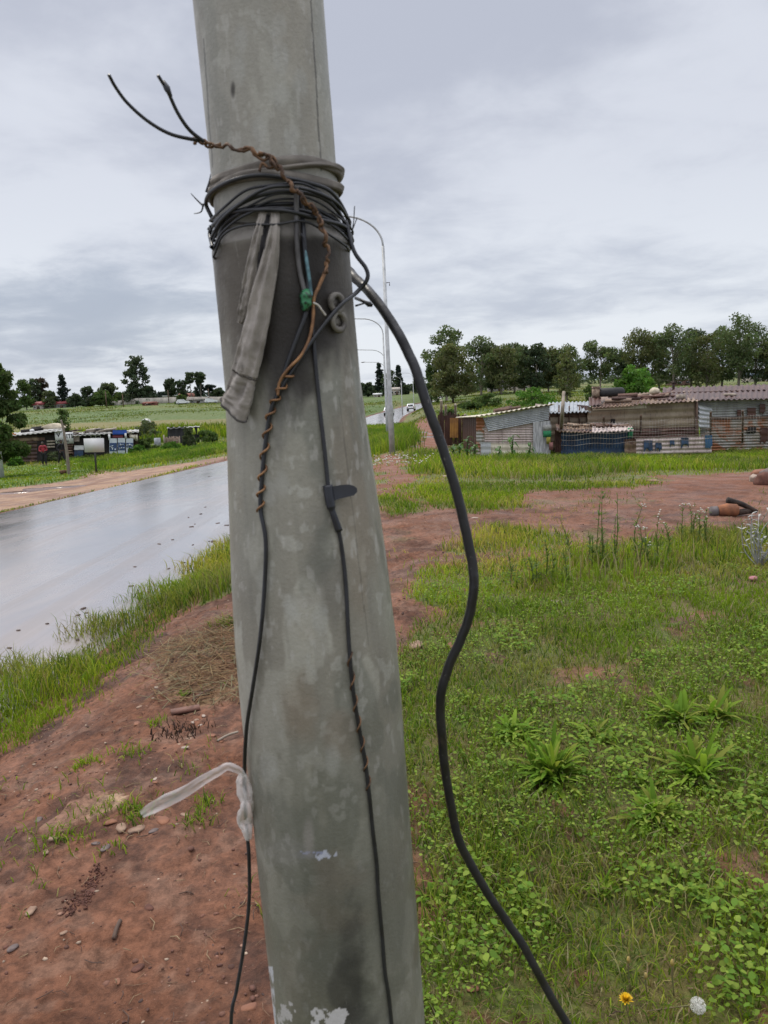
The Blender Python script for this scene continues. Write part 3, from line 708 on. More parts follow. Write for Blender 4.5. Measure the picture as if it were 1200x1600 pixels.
pole = thing('lamp_post', 'large grey galvanised steel lamp post in the foreground wrapped with black wire', 'lamp post', foot, None)
MB().grid(Gp, base, closed=True).build('shaft', pmt.m, pole, smooth=True)
# dark joint above the collar
dk = simple('dark_seam', (.05, .045, .04), (.10, .085, .07), .9, 30)
tt_ = np.linspace(-1.9, 1.9, 90)
jp = np.array([pol(s_of(360) + .004 * math.sin(a * 2.3) + .003 * math.sin(a * 7), a, pole_r(s_of(352)) + .0004) for a in tt_])
MB().tube(jp, .0013, 6).build('seam', dk, pole, smooth=True)
# two welded ring lugs
steel = simple('lug_steel', (.18, .165, .14), (.09, .08, .07), .55, 60, .2, .2, .003)
for i, (x_, y_, R_) in enumerate(((522, 474, .0085), (525, 503, .0090))):
    p0 = pole_pt(x_, y_, .002); v = p0 - AX0; nrm = v - (v @ AD) * AD; nrm /= np.linalg.norm(nrm); tx = np.cross(AD, nrm)
    a = np.linspace(0, 2 * math.pi, 33)
    b = MB(); b.tube(p0 + nrm * .004 + R_ * (np.cos(a)[:, None] * tx + np.sin(a)[:, None] * AD), .0034 * (1 + .12 * np.sin(a * 3)), 10, cap=False)
    b.tube(np.array([p0 - nrm * .01, p0 + nrm * .0025]), R_ * .72, 18)
    b.build('ring_lug', steel, pole, smooth=True)
arm = np.array([AX0 + AD * 6.0 + q for q in (np.zeros(3), c3(-.1, .02, .45), c3(-.5, .05, .85), c3(-1.1, .1, 1.0), c3(-1.8, .15, 1.0))])
MB().tube(spline(arm, 8), .035, 12).build('arm', steel, pole, smooth=True)
MB().box(arm[-1] + c3(-.25, 0, 0), (.6, .2, .12)).build('lamp_head', steel, pole)

# ---- wires
def scuffed(name):
    m_ = MT(name); c = m_.mix(m_.rng(m_.noise(35, 5), .35, .65), (.010, .010, .011), (.020, .019, .021))
    c = m_.mix(m_.rng(m_.noise(12, 6, .7, .5), .60, .72, 0, .4), c, (.08, .062, .05)); c = m_.mix(m_.rng(m_.noise(240, 3, .6), .66, .74, 0, .7), c, (.13, .12, .11))
    m_.base(c); m_.set(Roughness=m_.rng(m_.noise(40, 4), .3, .7, .32, .72)); m_.bump(m_.noise(150, 4), .25, .0012); return m_.m
black = simple('black_insulation', (.020, .021, .026), (.010, .010, .012), .38, 40, 0, .15, .001, .5)
cu = simple('tarnished_copper', (.20, .105, .05), (.06, .033, .02), .65, 90, .2, .2, .001)
cul = simple('bare_copper', (.34, .175, .075), (.17, .085, .04), .5, 90, .3)
def wire(pts, off=.004): return np.array([pole_pt(a, b_, off + (c_[0] if c_ else 0)) for a, b_, *c_ in pts])
def twisted(path, rad, n, turns, ph=0):
    p = spline(path, 14) if len(path) < 60 else path; k = len(p)
    T = np.gradient(p, axis=0); T /= np.linalg.norm(T, axis=1)[:, None]
    u = np.cross(T, [0.13, 1, .2]); u /= np.linalg.norm(u, axis=1)[:, None]; v = np.cross(T, u)
    a = np.linspace(0, turns * 2 * math.pi, k) + ph
    return p + rad * (np.cos(a)[:, None] * u + np.sin(a)[:, None] * v)
# coils of black wire round the pole
coil = thing('wire_coil', 'loose coils of thin black wire wrapped several times round the steel post', 'wire', AX0 + AD * s_of(330))
LPS = [([(331, 340), (322, 318), (330, 300), (360, 283), (400, 274), (440, 277), (480, 285), (515, 298), (536, 325), (546, 356)], .006, .0026),
 ([(332, 386), (328, 362), (340, 345), (365, 325), (398, 308), (432, 300), (470, 300), (507, 311), (532, 336), (548, 376)], .008, .0026),
 ([(334, 366), (352, 340), (386, 326), (430, 319), (472, 320), (512, 336), (541, 360)], .004, .0024),
 ([(340, 380), (350, 352), (380, 331), (430, 325), (482, 331), (530, 352), (550, 372)], .007, .0022),
 ([(330, 372), (345, 345), (376, 318), (412, 296), (446, 291), (490, 299), (527, 318), (543, 345)], .012, .0022),
 ([(336, 345), (360, 332), (400, 328), (450, 330), (500, 343), (535, 352), (546, 366)], .010, .0024)]
for q in range(5):
    y0_ = 300 + 13 * q; LPS.append(([(331 + rng.uniform(-8, 6), y0_ + 52 + rng.uniform(-8, 8)), (350, y0_ + 22 + rng.uniform(-9, 9)), (385, y0_ + 4 + rng.uniform(-9, 9)), (430, y0_ - 8 + rng.uniform(-10, 10)), (475, y0_ - 4 + rng.uniform(-10, 10)), (515, y0_ + 14 + rng.uniform(-9, 9)), (544 + rng.uniform(-4, 8), y0_ + 44 + rng.uniform(-8, 8))], rng.uniform(.004, .012), rng.uniform(.0012, .0019)))
for k_, (pp_, off, rad_) in enumerate(LPS):
    rad_ *= .85
    f_ = [pole_pt(x_, y_, off * (.5 + math.sin(math.pi * i / (len(pp_) - 1)))) for i, (x_, y_) in enumerate(pp_)]
    sa_, sb_ = [(q - AX0) @ AD for q in (f_[-1], f_[0])]
    bk = [pol(lerp(sa_, sb_, (t_ - 1.9) / (2 * math.pi - 3.8)) + .004 * math.sin(t_ * 2 + k_), t_, pole_r(sb_) + .006) for t_ in np.linspace(2.1, 2 * math.pi - 2.1, 7)]
    lp_ = np.array([*f_, *bk, f_[0]]); MB().tube(spline(lp_, 10), rad_, 8, cap=False).build('wire_turn', black, coil, smooth=True)
# frayed ends
for x0, y0, x1, y1 in ((318, 322, 298, 302), (318, 318, 303, 334), (328, 352, 330, 362), (322, 300, 329, 272), (470, 365, 480, 395), (555, 478, 578, 474)):
    p0 = pole_pt(x0, y0, .01); p1 = P(x1, y1, p0[1]); MB().tube(spline([p0, (p0 + p1) / 2 + rng.normal(0, .002, 3), p1], 6), np.linspace(.0012, .0004, 13), 6).build('frayed_end', black, coil, smooth=True)
# upright ends beside the right edge
b = MB()
for pts in ([(545, 380), (552, 350), (554, 322)], [(546, 372), (558, 340)]):
    q = [P(x_, y_, .9) for x_, y_ in pts]; b.tube(spline(q, 6), .0006, 5)
b.build('stray_strand', black, coil, smooth=True)

# brown twisted pair with two black ends
tw = thing('twisted_wire', 'bare brown twisted copper pair with two black ends sticking out to the left', 'wire', pole_pt(430, 258))
UPT = [(300, 216, .030), (330, 225, .022), (352, 229, .016), (384, 236, .012), (410, 240, .012), (430, 256, .012), (446, 276, .016), (462, 296, .020), (480, 315, .018), (497, 340, .014), (508, 368, .010), (512, 396, .008), (508, 425, .007)]
path = spline(np.array([pole_pt(a, b_, 0.006 + c_) if i else P(a, b_, .80) for i, (a, b_, c_) in enumerate(UPT)]), 14)
wob_ = (np.stack([fbm(np.arange(len(path)) * .22, 0, 0, 700 + q, 3) for q in range(3)], -1) - .5) * .007
for ph in (0, math.pi * .9): MB().tube(twisted(path + wob_ * (.6 + ph * .2), .0015 + .0006 * fbm(np.arange(len(path)) * .3, ph, 0, 9, 2)[:, None], 0, 11 + ph, ph), .0014 * (.8 + .5 * fbm(np.arange(len(path)) * .5, ph, 0, 19, 2)), 7).build('copper_strand', cu, tw, smooth=True)
knot = spline(np.array([pole_pt(x_, y_, .018) for x_, y_ in ((395, 240), (412, 250), (425, 244), (432, 256), (420, 262), (410, 255), (405, 268))]), 8)
MB().tube(knot, .0015, 7).build('copper_knot', cu, tw, smooth=True)
LOW = [(508, 425, .006), (498, 448, .006), (490, 468, .006), (489, 500, .006), (483, 530, .006), (470, 556, .007), (450, 577, .008), (437, 597, .007), (434, 618, .006)]
MB().tube(spline(np.array([pole_pt(a, b_, c_) for a, b_, c_ in LOW]), 10), np.linspace(.0022, .0016, 81), 8).build('copper_tail', cul, tw, smooth=True)
for pts in ([(312, 220), (268, 210), (232, 190), (200, 162), (181, 137), (170, 117)], [(318, 221), (296, 203), (278, 177), (264, 147), (258, 136), (247, 118)]):
    q = np.array([P(x_, y_, .80 - .012 * i) for i, (x_, y_) in enumerate(pts)])
    MB().tube(spline(q, 10), np.linspace(.0019, .0015, 51), 8).build('insulated_end', black, tw, smooth=True)
q = P(259, 138, .75); MB().tube([q + c3(-.002, 0, .006), q + c3(.001, 0, 0), q + c3(.004, 0, -.007)], [.0018, .0030, .0016], 8).build('end_bead', black, tw, smooth=True)

# black wire that crosses the collar, runs down the left side and is tied with plastic
lw = thing('hanging_wire', 'thin black wire running from the coil down the left side of the post', 'wire', pole_pt(410, 800))
pts = [(540, 345, .010), (553, 392, .010), (572, 420, .012), (573, 438, .014), (556, 458, .014), (535, 474, .010), (512, 500, .008), (486, 535, .006), (462, 572, .005), (440, 606, .004), (424, 640, .004), (415, 690, .003), (409, 750, .003), (407, 795, .003), (415, 845, .004), (413, 920, .004), (406, 1000, .006), (394, 1080, .006), (385, 1140, .006), (382, 1210, .007), (385, 1290, .007), (389, 1340, .007), (389, 1410, .012), (381, 1480, .014), (370, 1545, .016), (361, 1605, .02)]
pw = [pole_pt(a, b_, c_) if a < 553 or b_ > 470 else P(a, b_, .87) for a, b_, c_ in pts]
g_ = pw[-1]; pw += [g_ + c3(-.01, .01, -.18), g_ + c3(.01, .06, -.42), c3(g_[0] + .05, g_[1] + .15, .012), c3(g_[0] + .1, g_[1] + .4, .012)]
lp = spline(np.array(pw), 12); MB().tube(lp, .0023, 9).build('black_wire', black, lw, smooth=True)
i0, i1 = 9 * 12, 13 * 12
seg = spline(lp[i0 - 8:i1 + 4:3], 6); MB().tube(twisted(seg, .0040, 0, 8.5), .0012, 7).build('copper_spiral', cul, lw, smooth=True)
p2 = [(470, 300, .012), (473, 340, .008), (476, 390, .005), (481, 430, .005), (481, 470, .006), (476, 496, .006), (465, 525, .006), (452, 560, .006), (438, 602, .005)]
MB().tube(spline(np.array([pole_pt(*q) for q in p2]), 12), .0026, 9).build('black_wire', black, lw, smooth=True)
p3 = [(463, 290, .018), (463, 330, .012), (464, 380, .006), (468, 420, .004), (476, 455, .005)]
MB().tube(spline(np.array([pole_pt(*q) for q in p3]), 10), .0026, 8).build('grey_wire', simple('grey_sheath', (.12, .115, .115), (.06, .055, .055), .6, 50), lw, smooth=True)
p4 = [(477, 392, .006), (481, 420, .009), (484, 440, .009), (486, 462, .008)]
MB().tube(spline(np.array([pole_pt(*q) for q in p4]), 10), .0019, 8).build('blue_wire', simple('faded_blue_sheath', (.13, .27, .30), (.04, .08, .10), .5, 120), lw, smooth=True)
green = simple('green_tape', (.03, .17, .07), (.008, .02, .012), .4, 200, 0, 0, .01, .5, .42, .52)
p5 = np.array([pole_pt(x_, y_, .008) for x_, y_ in ((481, 452), (478, 462), (478, 474), (477, 486))])
MB().tube(spline(p5, 6), np.interp(np.arange(19), [0, 5, 12, 18], [.002, .0062, .0058, .003]) * (1 + .15 * rng.random(19)), 10).build('green_tape', green, lw, smooth=True)
p6 = np.array([pole_pt(x_, y_, .008) for x_, y_ in ((489, 473), (497, 477), (503, 485), (509, 493))])
MB().tube(spline(p6, 6), .0012, 7).build('white_string', simple('dirty_string', (.55, .52, .47), (.35, .32, .28), .8, 80), lw, smooth=True)

# wire down the middle with tape
mw = thing('taped_wire', 'thin black wire down the middle of the post joined with black tape', 'wire', pole_pt(515, 765))
p7 = [(486, 470, .004), (490, 530, .004), (494, 580, .003), (500, 640, .003), (508, 710, .003), (513, 760, .003), (518, 795, .004), (529, 828, .004), (536, 870, .003), (541, 920, .003), (545, 1000, .003), (551, 1070, .003), (560, 1130, .003), (570, 1185, .003), (577, 1240, .003), (583, 1300, .003), (589, 1350, .003), (591, 1390, .003), (598, 1470, .003), (602, 1520, .003), (612, 1600, .003)]
pw = [pole_pt(*q) for q in p7]; g_ = pw[-1]; pw += [g_ + c3(.004, -.002, -.25), c3(g_[0] + .012, g_[1] - .01, .05), c3(g_[0] + .1, g_[1] - .05, .012)]
mp_ = spline(np.array(pw), 12); MB().tube(mp_, .0022, 9).build('black_wire', black, mw, smooth=True)
tape = simple('black_tape', (.018, .020, .028), (.012, .012, .015), .3, 20)
tp = spline(np.array([pole_pt(*q) for q in [(512, 758, .004), (516, 785, .004), (520, 800, .005), (530, 830, .005)]]), 8)
MB().tube(tp, np.interp(np.arange(25), [0, 6, 12, 15, 24], [.0055, .0055, .0048, .0032, .0042]), 10).build('tape_wrap', tape, mw, smooth=True)
fl = []
for x_, ya, yb in ((508, 759, 782), (520, 760, 783), (532, 758, 779), (545, 757, 776), (553, 759, 774), (558, 763, 769)):
    fl.append([pole_pt(x_, y_, .004 + .012 * max(0, (x_ - 520) / 38) ** 1.2) for y_ in np.linspace(ya, yb, 4)])
fl = np.array(fl); b = MB(); b.grid(fl); b.grid((fl + (EYE - fl) * .0012)[:, ::-1]); b.build('tape_flap', tape, mw, smooth=True)
i0, i1 = 10 * 12 + 3, 14 * 12
MB().tube(twisted(mp_[i0:i1], .0030, 0, 6.5), .0009, 6).build('copper_spiral', cu, mw, smooth=True)

# thick cable swinging out to the right
tcab = thing('thick_cable', 'thick black cable hanging in a loop to the right of the post', 'cable', P(700, 720, .9))
p8 = [(500, 400, .99), (535, 415, .99), (556, 434, .965), (580, 458, .93), (612, 503, .90), (641, 560, .88), (666, 628, .87), (691, 698, .87), (711, 765, .87), (727, 830, .87), (738, 890, .87), (738, 935, .87), (724, 990, .875), (702, 1040, .88), (688, 1085, .885), (688, 1130, .89), (693, 1190, .90), (703, 1250, .91), (716, 1310, .92), (743, 1365, .93), (782, 1425, .94), (820, 1480, .95), (850, 1538, .96), (890, 1605, .97)]
pw = [P(a, b_, y_) for a, b_, y_ in p8]; g_ = pw[-1]; pw += [g_ + c3(.06, .02, -.14), g_ + c3(.13, .05, -.34), c3(g_[0] + .22, g_[1] + .15, .03), c3(g_[0] + .5, g_[1] + .4, .012)]
cp = spline(np.array(pw), 12); cp = cp + (np.stack([fbm(np.arange(len(cp)) * .11, 0, 0, 900 + q, 3) for q in range(3)], -1) - .5) * .003
MB().tube(cp, .0057, 14).build('cable_sheath', scuffed('black_rubber'), tcab, smooth=True)
q = np.array([P(a, b_, y_) for a, b_, y_ in ((556, 466, .94), (566, 470, .92), (574, 474, .915), (582, 478, .915))])
MB().tube(spline(q, 6), np.interp(np.arange(19), [0, 9, 14, 18], [.002, .002, .0035, .0015]), 8).build('wire_tie', black, tcab, smooth=True)

# grey rag: tied band and the hanging sleeve
ragm = MT('grey_rag'); c = ragm.mix(ragm.rng(ragm.noise(18, 5), .3, .7), (.20, .178, .155), (.35, .315, .28))
c = ragm.mix(ragm.rng(ragm.noise(9, 5, .6), .55, .7), c, (.09, .08, .07)); ragm.base(c); ragm.set(Roughness=.9); ragm.bump(ragm.noise(420, 3, .6), .5, .001)
ragm.b.inputs['Sheen Weight'].default_value = .15
bandm = simple('soiled_band_cloth', (.24, .215, .185), (.13, .115, .10), .95, 25, 0, .6, .0015)
rag = thing('cloth_rag', 'grey cloth sleeve knotted round the post and hanging down in folds', 'rag', pole_pt(420, 340))
for i, (y_, rz_, h_, tl, ph) in enumerate(((285, .0023, .0046, .004, 0), (302, .0024, .0052, -.003, 2), (293, .0034, .0030, .009, 4))):
    a = np.linspace(-math.pi, math.pi, 140, endpoint=False); e = np.linspace(0, 2 * math.pi, 14, endpoint=False)
    G_ = []
    for t_ in a:
        s0 = s_of(y_) + tl * math.sin(t_) + .0015 * math.sin(3 * t_ + ph) - .028 * (0) 
        bl = 1 + .9 * math.exp(-((t_ - 1.35) / .35) ** 2) + .25 * math.sin(5 * t_ + ph)
        rw = pole_r(s0) + rz_ * .75 * bl
        G_.append([pol(s0 + h_ * math.sin(u) * (1 + .12 * math.sin(2 * t_ + ph)), t_, rw + rz_ * bl * math.cos(u) * (1 + .25 * math.sin(3 * u + t_ * 4))) for u in e])
    G_ = np.array(G_ + [G_[0]]); MB().grid(G_, closed=True).build('tied_band', bandm, rag, smooth=True)
def rag_tube(cl, name, open_end=False, thick=.0085, seed=0, cut=None):
    k = len(cl); nn_ = 56; c_ = np.array([pole_pt(x_, y_, .006 + thick * .75 * d_) for x_, y_, w_, d_ in cl]); wd = np.array([w_ for _, _, w_, _ in cl]) * np.array([np.linalg.norm(q - EYE) for q in c_]) / FPX / 2
    dp = np.array([d_ for *_, d_ in cl]) * thick
    c_ = spline(c_, 12); wd = np.interp(np.linspace(0, k - 1, len(c_)), np.arange(k), wd); dp = np.interp(np.linspace(0, k - 1, len(c_)), np.arange(k), dp)
    T = np.gradient(c_, axis=0); T /= np.linalg.norm(T, axis=1)[:, None]
    v0 = c_ - AX0; nr = v0 - (v0 @ AD)[:, None] * AD; nr /= np.linalg.norm(nr, axis=1)[:, None]
    sd_ = np.cross(T, nr); sd_ /= np.linalg.norm(sd_, axis=1)[:, None]
    e = np.linspace(0, 2 * math.pi, nn_, endpoint=False); ii = np.linspace(0, 1, len(c_))[:, None]
    fold = 1.15 - .75 * np.abs(np.sin(2.5 * e[None] + 1.6 * ii + seed)) ** 3 * (.45 + .55 * np.sin(3.1 * ii + .3)) + .22 * np.sin(9 * e[None] - 5 * ii + seed) * (fbm(ii * 4, e[None] * .5, seed, 5, 2))
    G_ = c_[:, None] + sd_[:, None] * (np.cos(e)[None] * wd[:, None])[..., None] + nr[:, None] * (np.sin(e)[None] * dp[:, None] * fold)[..., None]
    G_ = G_ + nr[:, None] * (.0026 * (fbm(np.cos(e)[None] * 2.2 + ii * 5, np.sin(e)[None] * 2.2, ii * 16, 8, 3) - .5) * 2)[..., None]
    if cut: G_[-14:] += (T[-1] * cut)[None, None] * (np.linspace(0, 1, 14)[:, None, None]) * np.cos(e)[None, :, None]
    return G_, c_, nr
G_, c_, nr = rag_tube([(430, 332, 13, .35), (428, 365, 17, .5), (421, 410, 27, .65), (410, 460, 34, .8), (400, 510, 39, .9), (391, 550, 43, .95), (383, 583, 46, .9)], 'a', seed=1)
MB().grid(G_, closed=True).build('sleeve', ragm.m, rag, smooth=True)
G2, c2, nr2 = rag_tube([(386, 573, 43, .86), (382, 586, 44, .9), (377, 605, 48, 1.0), (371, 624, 52, 1.1), (366, 640, 55, 1.2)], 'b', seed=2, cut=-.006)
c2m = G2.mean(1)[:, None]; G2i = c2m + (G2 - c2m) * .90
b = MB(); b.grid(G2, closed=True); b.grid(G2i[:, ::-1], closed=True); b.grid(np.stack([G2[-1], G2i[-1]]), closed=True); b.build('cuff', ragm.m, rag, smooth=True)
e = np.linspace(0, 2 * math.pi, 57); st_ = G2[12]; MB().tube(np.vstack([st_, st_[:1]]), .0011, 6, cap=False).build('hem_stitch', dk, rag, smooth=True)
st_ = G2[-1]; MB().tube(np.vstack([st_, st_[:1]]), .0013, 6, cap=False).build('hem_edge', simple('rag_hem', (.10, .09, .085), (.05, .045, .04), .9, 60), rag, smooth=True)
G3, _, _ = rag_tube([(412, 330, 12, .35), (402, 370, 15, .45), (395, 410, 18, .5), (387, 450, 20, .5), (380, 485, 19, .45), (375, 505, 8, .3)], 'c', seed=4)
MB().grid(G3, closed=True).build('folded_end', ragm.m, rag, smooth=True)
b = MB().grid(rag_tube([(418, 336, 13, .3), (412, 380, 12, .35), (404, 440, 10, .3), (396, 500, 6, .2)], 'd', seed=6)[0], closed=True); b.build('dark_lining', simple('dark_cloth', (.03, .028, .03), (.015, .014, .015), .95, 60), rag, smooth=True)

# knotted plastic bag with its tail blowing to the left
pl = MT('thin_plastic'); pl.base(pl.mix(pl.noise(60, 4), (.85, .82, .80), (.62, .56, .53))); pl.set(Roughness=.65, Alpha=.52); pl.b.inputs['Specular IOR Level'].default_value = .25
bagp = pole_pt(384, 1250, .008)
bag = thing('plastic_strip', 'torn clear plastic strip knotted on the left wire with its tail blowing', 'plastic strip', bagp)
kc = np.array([pole_pt(x_, y_, .009) for x_, y_ in ((380, 1208), (381, 1225), (384, 1245), (386, 1262), (383, 1280), (386, 1296), (388, 1312))])
kc = spline(kc, 10); kk = len(kc); e = np.linspace(0, 2 * math.pi, 28, endpoint=False); ii = np.linspace(0, 1, kk)
rad = np.interp(ii, [0, .1, .28, .4, .55, .68, .85, 1], [.003, .0065, .0075, .0055, .0085, .0085, .0055, .0026])
T = np.gradient(kc, axis=0); T /= np.linalg.norm(T, axis=1)[:, None]; u = np.cross(T, [0, 1, 0]); u /= np.linalg.norm(u, axis=1)[:, None]; v = np.cross(T, u)
wr = 1 + .28 * np.sin(4 * e[None] + 9 * ii[:, None]) + .35 * (fbm(np.cos(e)[None] * 2.5, np.sin(e)[None] * 2.5, ii[:, None] * 9, 3, 3) - .5) * 2
MB().grid(kc[:, None] + (rad[:, None] * wr)[..., None] * (np.cos(e)[None, :, None] * u[:, None] + np.sin(e)[None, :, None] * v[:, None]), closed=True).build('knot', pl.m, bag, smooth=True)
tl = [(383, 1214, 5, .80), (372, 1203, 9, .795), (356, 1198, 10, .79), (340, 1206, 12, .785), (318, 1218, 13, .78), (290, 1236, 15, .775), (262, 1250, 17, .77), (240, 1261, 15, .765), (221, 1272, 10, .76)]
c_ = spline(np.array([P(x_, y_, Y_) for x_, y_, _, Y_ in tl]), 10); k = len(c_); wd = np.interp(np.linspace(0, 8, k), np.arange(9), [w_ for _, _, w_, _ in tl]) * 1.1 / FPX / 2
T = np.gradient(c_, axis=0); T /= np.linalg.norm(T, axis=1)[:, None]; sd_ = np.cross(T, [0, 1, 0]); sd_ /= np.linalg.norm(sd_, axis=1)[:, None]
uu = np.linspace(-1, 1, 9); G_ = c_[:, None] + sd_[:, None] * (wd[:, None] * uu[None])[..., None] + np.array([0, 1, 0]) * (.0015 * np.sin(uu * 3.0)[None] * np.ones(k)[:, None] + .006 * (fbm(np.linspace(0, 6, k)[:, None], uu[None] * 2, 0, 4, 3) - .5))[..., None]
b = MB(); b.grid(G_); b.build('tail', pl.m, bag, smooth=True)
# ------------------------------------------------------------------ tin shacks, fences, people, cars, street lamps
def corr(b, bl, br, tr, tl, n=8, amp=.02, d='h', thick=.012, jag=0.0, col=None):
    bl, br, tr, tl = [np.asarray(q, float) for q in (bl, br, tr, tl)]
    nu, nv = (n * 6 + 1, 5) if d == 'v' else (7, n * 6 + 1)
    u = np.linspace(0, 1, nu)[None, :, None]; v = np.linspace(0, 1, nv)[:, None, None]
    G_ = (bl * (1 - u) + br * u) * (1 - v) + (tl * (1 - u) + tr * u) * v
    nr = np.cross(br - bl, tl - bl); nr /= np.linalg.norm(nr)
    if nr @ (EYE - bl) < 0: nr = -nr
    ph = (u if d == 'v' else v) * n * 2 * math.pi
    wv = np.sin(ph) * amp + (fbm(u * 3.0, v * 2.0, float(bl[0]), 3, 3) - .5) * amp * 1.2
    if jag: G_[0] += (tl - bl) / np.linalg.norm(tl - bl) * ((vn(np.linspace(0, 9, nu), 0, bl[0], 4) - .5) * jag)[:, None]
    F_ = G_ + nr * wv; B_ = F_ - nr * thick
    b.grid(F_, None if col is None else np.tile(np.asarray(col, float), (nu * nv, 1))); b.grid(B_[:, ::-1], None if col is None else np.tile(np.asarray(col, float), (nu * nv, 1)))
    for a_, c_ in ((F_[0], B_[0]), (F_[-1], B_[-1]), (F_[:, 0], B_[:, 0]), (F_[:, -1], B_[:, -1])): b.grid(np.stack([a_, c_]), None if col is None else np.tile(np.asarray(col, float), (2 * len(a_), 1)))
    return b
def panel(name, mat, par, Y, x0, y0, x1, y1, n=6, amp=.02, d='h', slope=0, jag=.03, dz=0, dy0=0, dy1=0):
    """sheet on the upright plane at distance Y; x0,y0 = lower left, x1,y1 = upper right as seen"""
    b = MB(); corr(b, P(x0, y0, Y + dz), P(x1, y0 + dy0, Y + dz), P(x1, y1 + dy1, Y + dz), P(x0, y1, Y + dz), n, amp, d, jag=jag)
    return b.build(name, mat, par)
RUST = (.115, .045, .026)
T_BLUE = tin('bluish_zinc', (.56, .575, .59), (.42, .44, .46), RUST, .66)
T_PINK = tin('weathered_pinkish_sheet', (.62, .53, .50), (.48, .385, .36), RUST, .60)
T_CREAM = tin('cream_painted_sheet', (.70, .65, .52), (.56, .50, .38), (.16, .08, .045), .62)
T_BEIGE = tin('beige_weathered_sheet', (.37, .30, .21), (.25, .19, .13), (.11, .055, .035), .60)
T_SILV = tin('old_silver_sheet', (.40, .405, .39), (.28, .28, .265), (.16, .07, .04), .64)
T_RUSTY = tin('rusty_silver_sheet', (.34, .335, .315), (.27, .245, .20), (.26, .10, .04), .46, 1.1)
T_BROWN = tin('brown_rust_sheet', (.10, .045, .034), (.06, .027, .022), (.16, .085, .06), .56)
T_MAROON = tin('maroon_roof_sheet', (.105, .055, .048), (.06, .032, .028), (.27, .20, .14), .60, .8)
T_ROOF = tin('grey_roof_sheet', (.36, .39, .42), (.27, .30, .33), RUST, .68)
T_TAN = tin('tan_roof_sheet', (.30, .215, .145), (.19, .12, .08), (.09, .042, .03), .47, 1.6)
BOARDW = simple('whitewashed_board', (.52, .52, .53), (.27, .27, .28), .85, 5, sc=(5, 5, .7))
WOODP = simple('pale_old_wood', (.36, .31, .25), (.22, .18, .14), .85, 6, sc=(1, 1, .3)); WOODB = simple('brown_old_wood', (.16, .10, .07), (.07, .045, .034), .9, 6)
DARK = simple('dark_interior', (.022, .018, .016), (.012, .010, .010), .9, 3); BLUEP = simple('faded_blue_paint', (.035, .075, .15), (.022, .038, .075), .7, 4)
DKIRON = simple('dark_rusted_iron', (.07, .04, .032), (.035, .022, .02), .7, 20, .3)
def plank(b, p, q, w_=.1, t_=.03, col=None):
    p, q = np.asarray(p, float), np.asarray(q, float); b.tube([p, q], w_ / 2, 4, col); return b
# --- shack one
Y1 = float(GP(800, 714)[1]); U1 = Y1 / 1200
s1 = thing('tin_shack', 'small tin shack patched from bluish, pinkish and cream corrugated sheets', 'shack', GP(800, 714), 'tin shacks on the right')
panel('wall_panel', T_PINK, s1, Y1, 752, 694, 834, 660, 9, .018)
panel('wall_panel', T_CREAM, s1, Y1, 752, 720, 834, 692, 3, .008, dz=-.02)
panel('wall_panel', T_BLUE, s1, Y1, 751, 718, 767, 691, 3, .006, dz=-.05)
b = MB(); corr(b, P(763, 674, Y1 - .07), P(857, 656, Y1 - .07), P(859, 634, Y1 - .07), P(755, 653, Y1 - .07), 8, .02); b.build('wall_panel', T_BLUE, s1)
panel('wall_panel', T_RUSTY, s1, Y1, 744, 716, 757, 652, 12, .012, dz=-.03)
o = panel('wall_panel', BOARDW, s1, Y1, 833, 719, 860, 660, 2, .01, dz=-.10, dy1=-3); o['label'] = 'grey whitewashed board panel'
panel('wall_panel', T_BROWN, s1, Y1, 834, 676, 860, 652, 5, .018)
b = MB(); corr(b, P(724, 700, Y1 + 3.2), P(752, 718, Y1 + .02), P(752, 652, Y1 + .02), P(724, 652, Y1 + 3.2), 9, .03, 'v'); b.build('side_wall', T_BROWN, s1)
b = MB(); corr(b, P(858, 719, Y1 + .03), P(858, 719, Y1) + c3(.2, 3.2, 0), P(858, 634, Y1) + c3(.2, 3.2, 0), P(858, 634, Y1 + .03), 9, .03, 'v'); b.build('side_wall', T_PINK, s1)
b = MB(); corr(b, P(743, 650.5, Y1 - .28), P(867, 630, Y1 - .28), P(867, 631.5, Y1 - .28) + c3(.3, 3.7, -.28), P(712, 652, Y1 + 3.4), 16, .02, 'v', .02); b.build('roof', T_CREAM, s1)
b = MB(); b.box(P(855, 668, Y1 - .2), (.26, .03, .18), 0, (.42, .42, .40)); b.box(P(855, 678, Y1 - .2), (.26, .028, .2), 0, (.03, .24, .10)); b.box(P(857, 688, Y1 - .2), (.13, .025, .24), 0, (.34, .29, .05)); b.box(P(861, 697, Y1 - .2), (.13, .022, .24), .1, (.27, .12, .11))
tag(b.build('banner', simple('banner_cloth', (1, 1, 1), (.7, .7, .7), .8, 9, attr=True)), 'ragged banner of white, green, yellow and red cloth on the shack corner', 'banner')
b = MB(); plank(b, P(772, 643, Y1 + .6), P(800, 637, Y1 + .8), .16); plank(b, P(781, 641.5, Y1 + .4), P(813, 636, Y1 + .5), .10)
tag(b.build('plank', WOODB), 'dark planks lying on the sloping roof of the patched shack', 'planks')
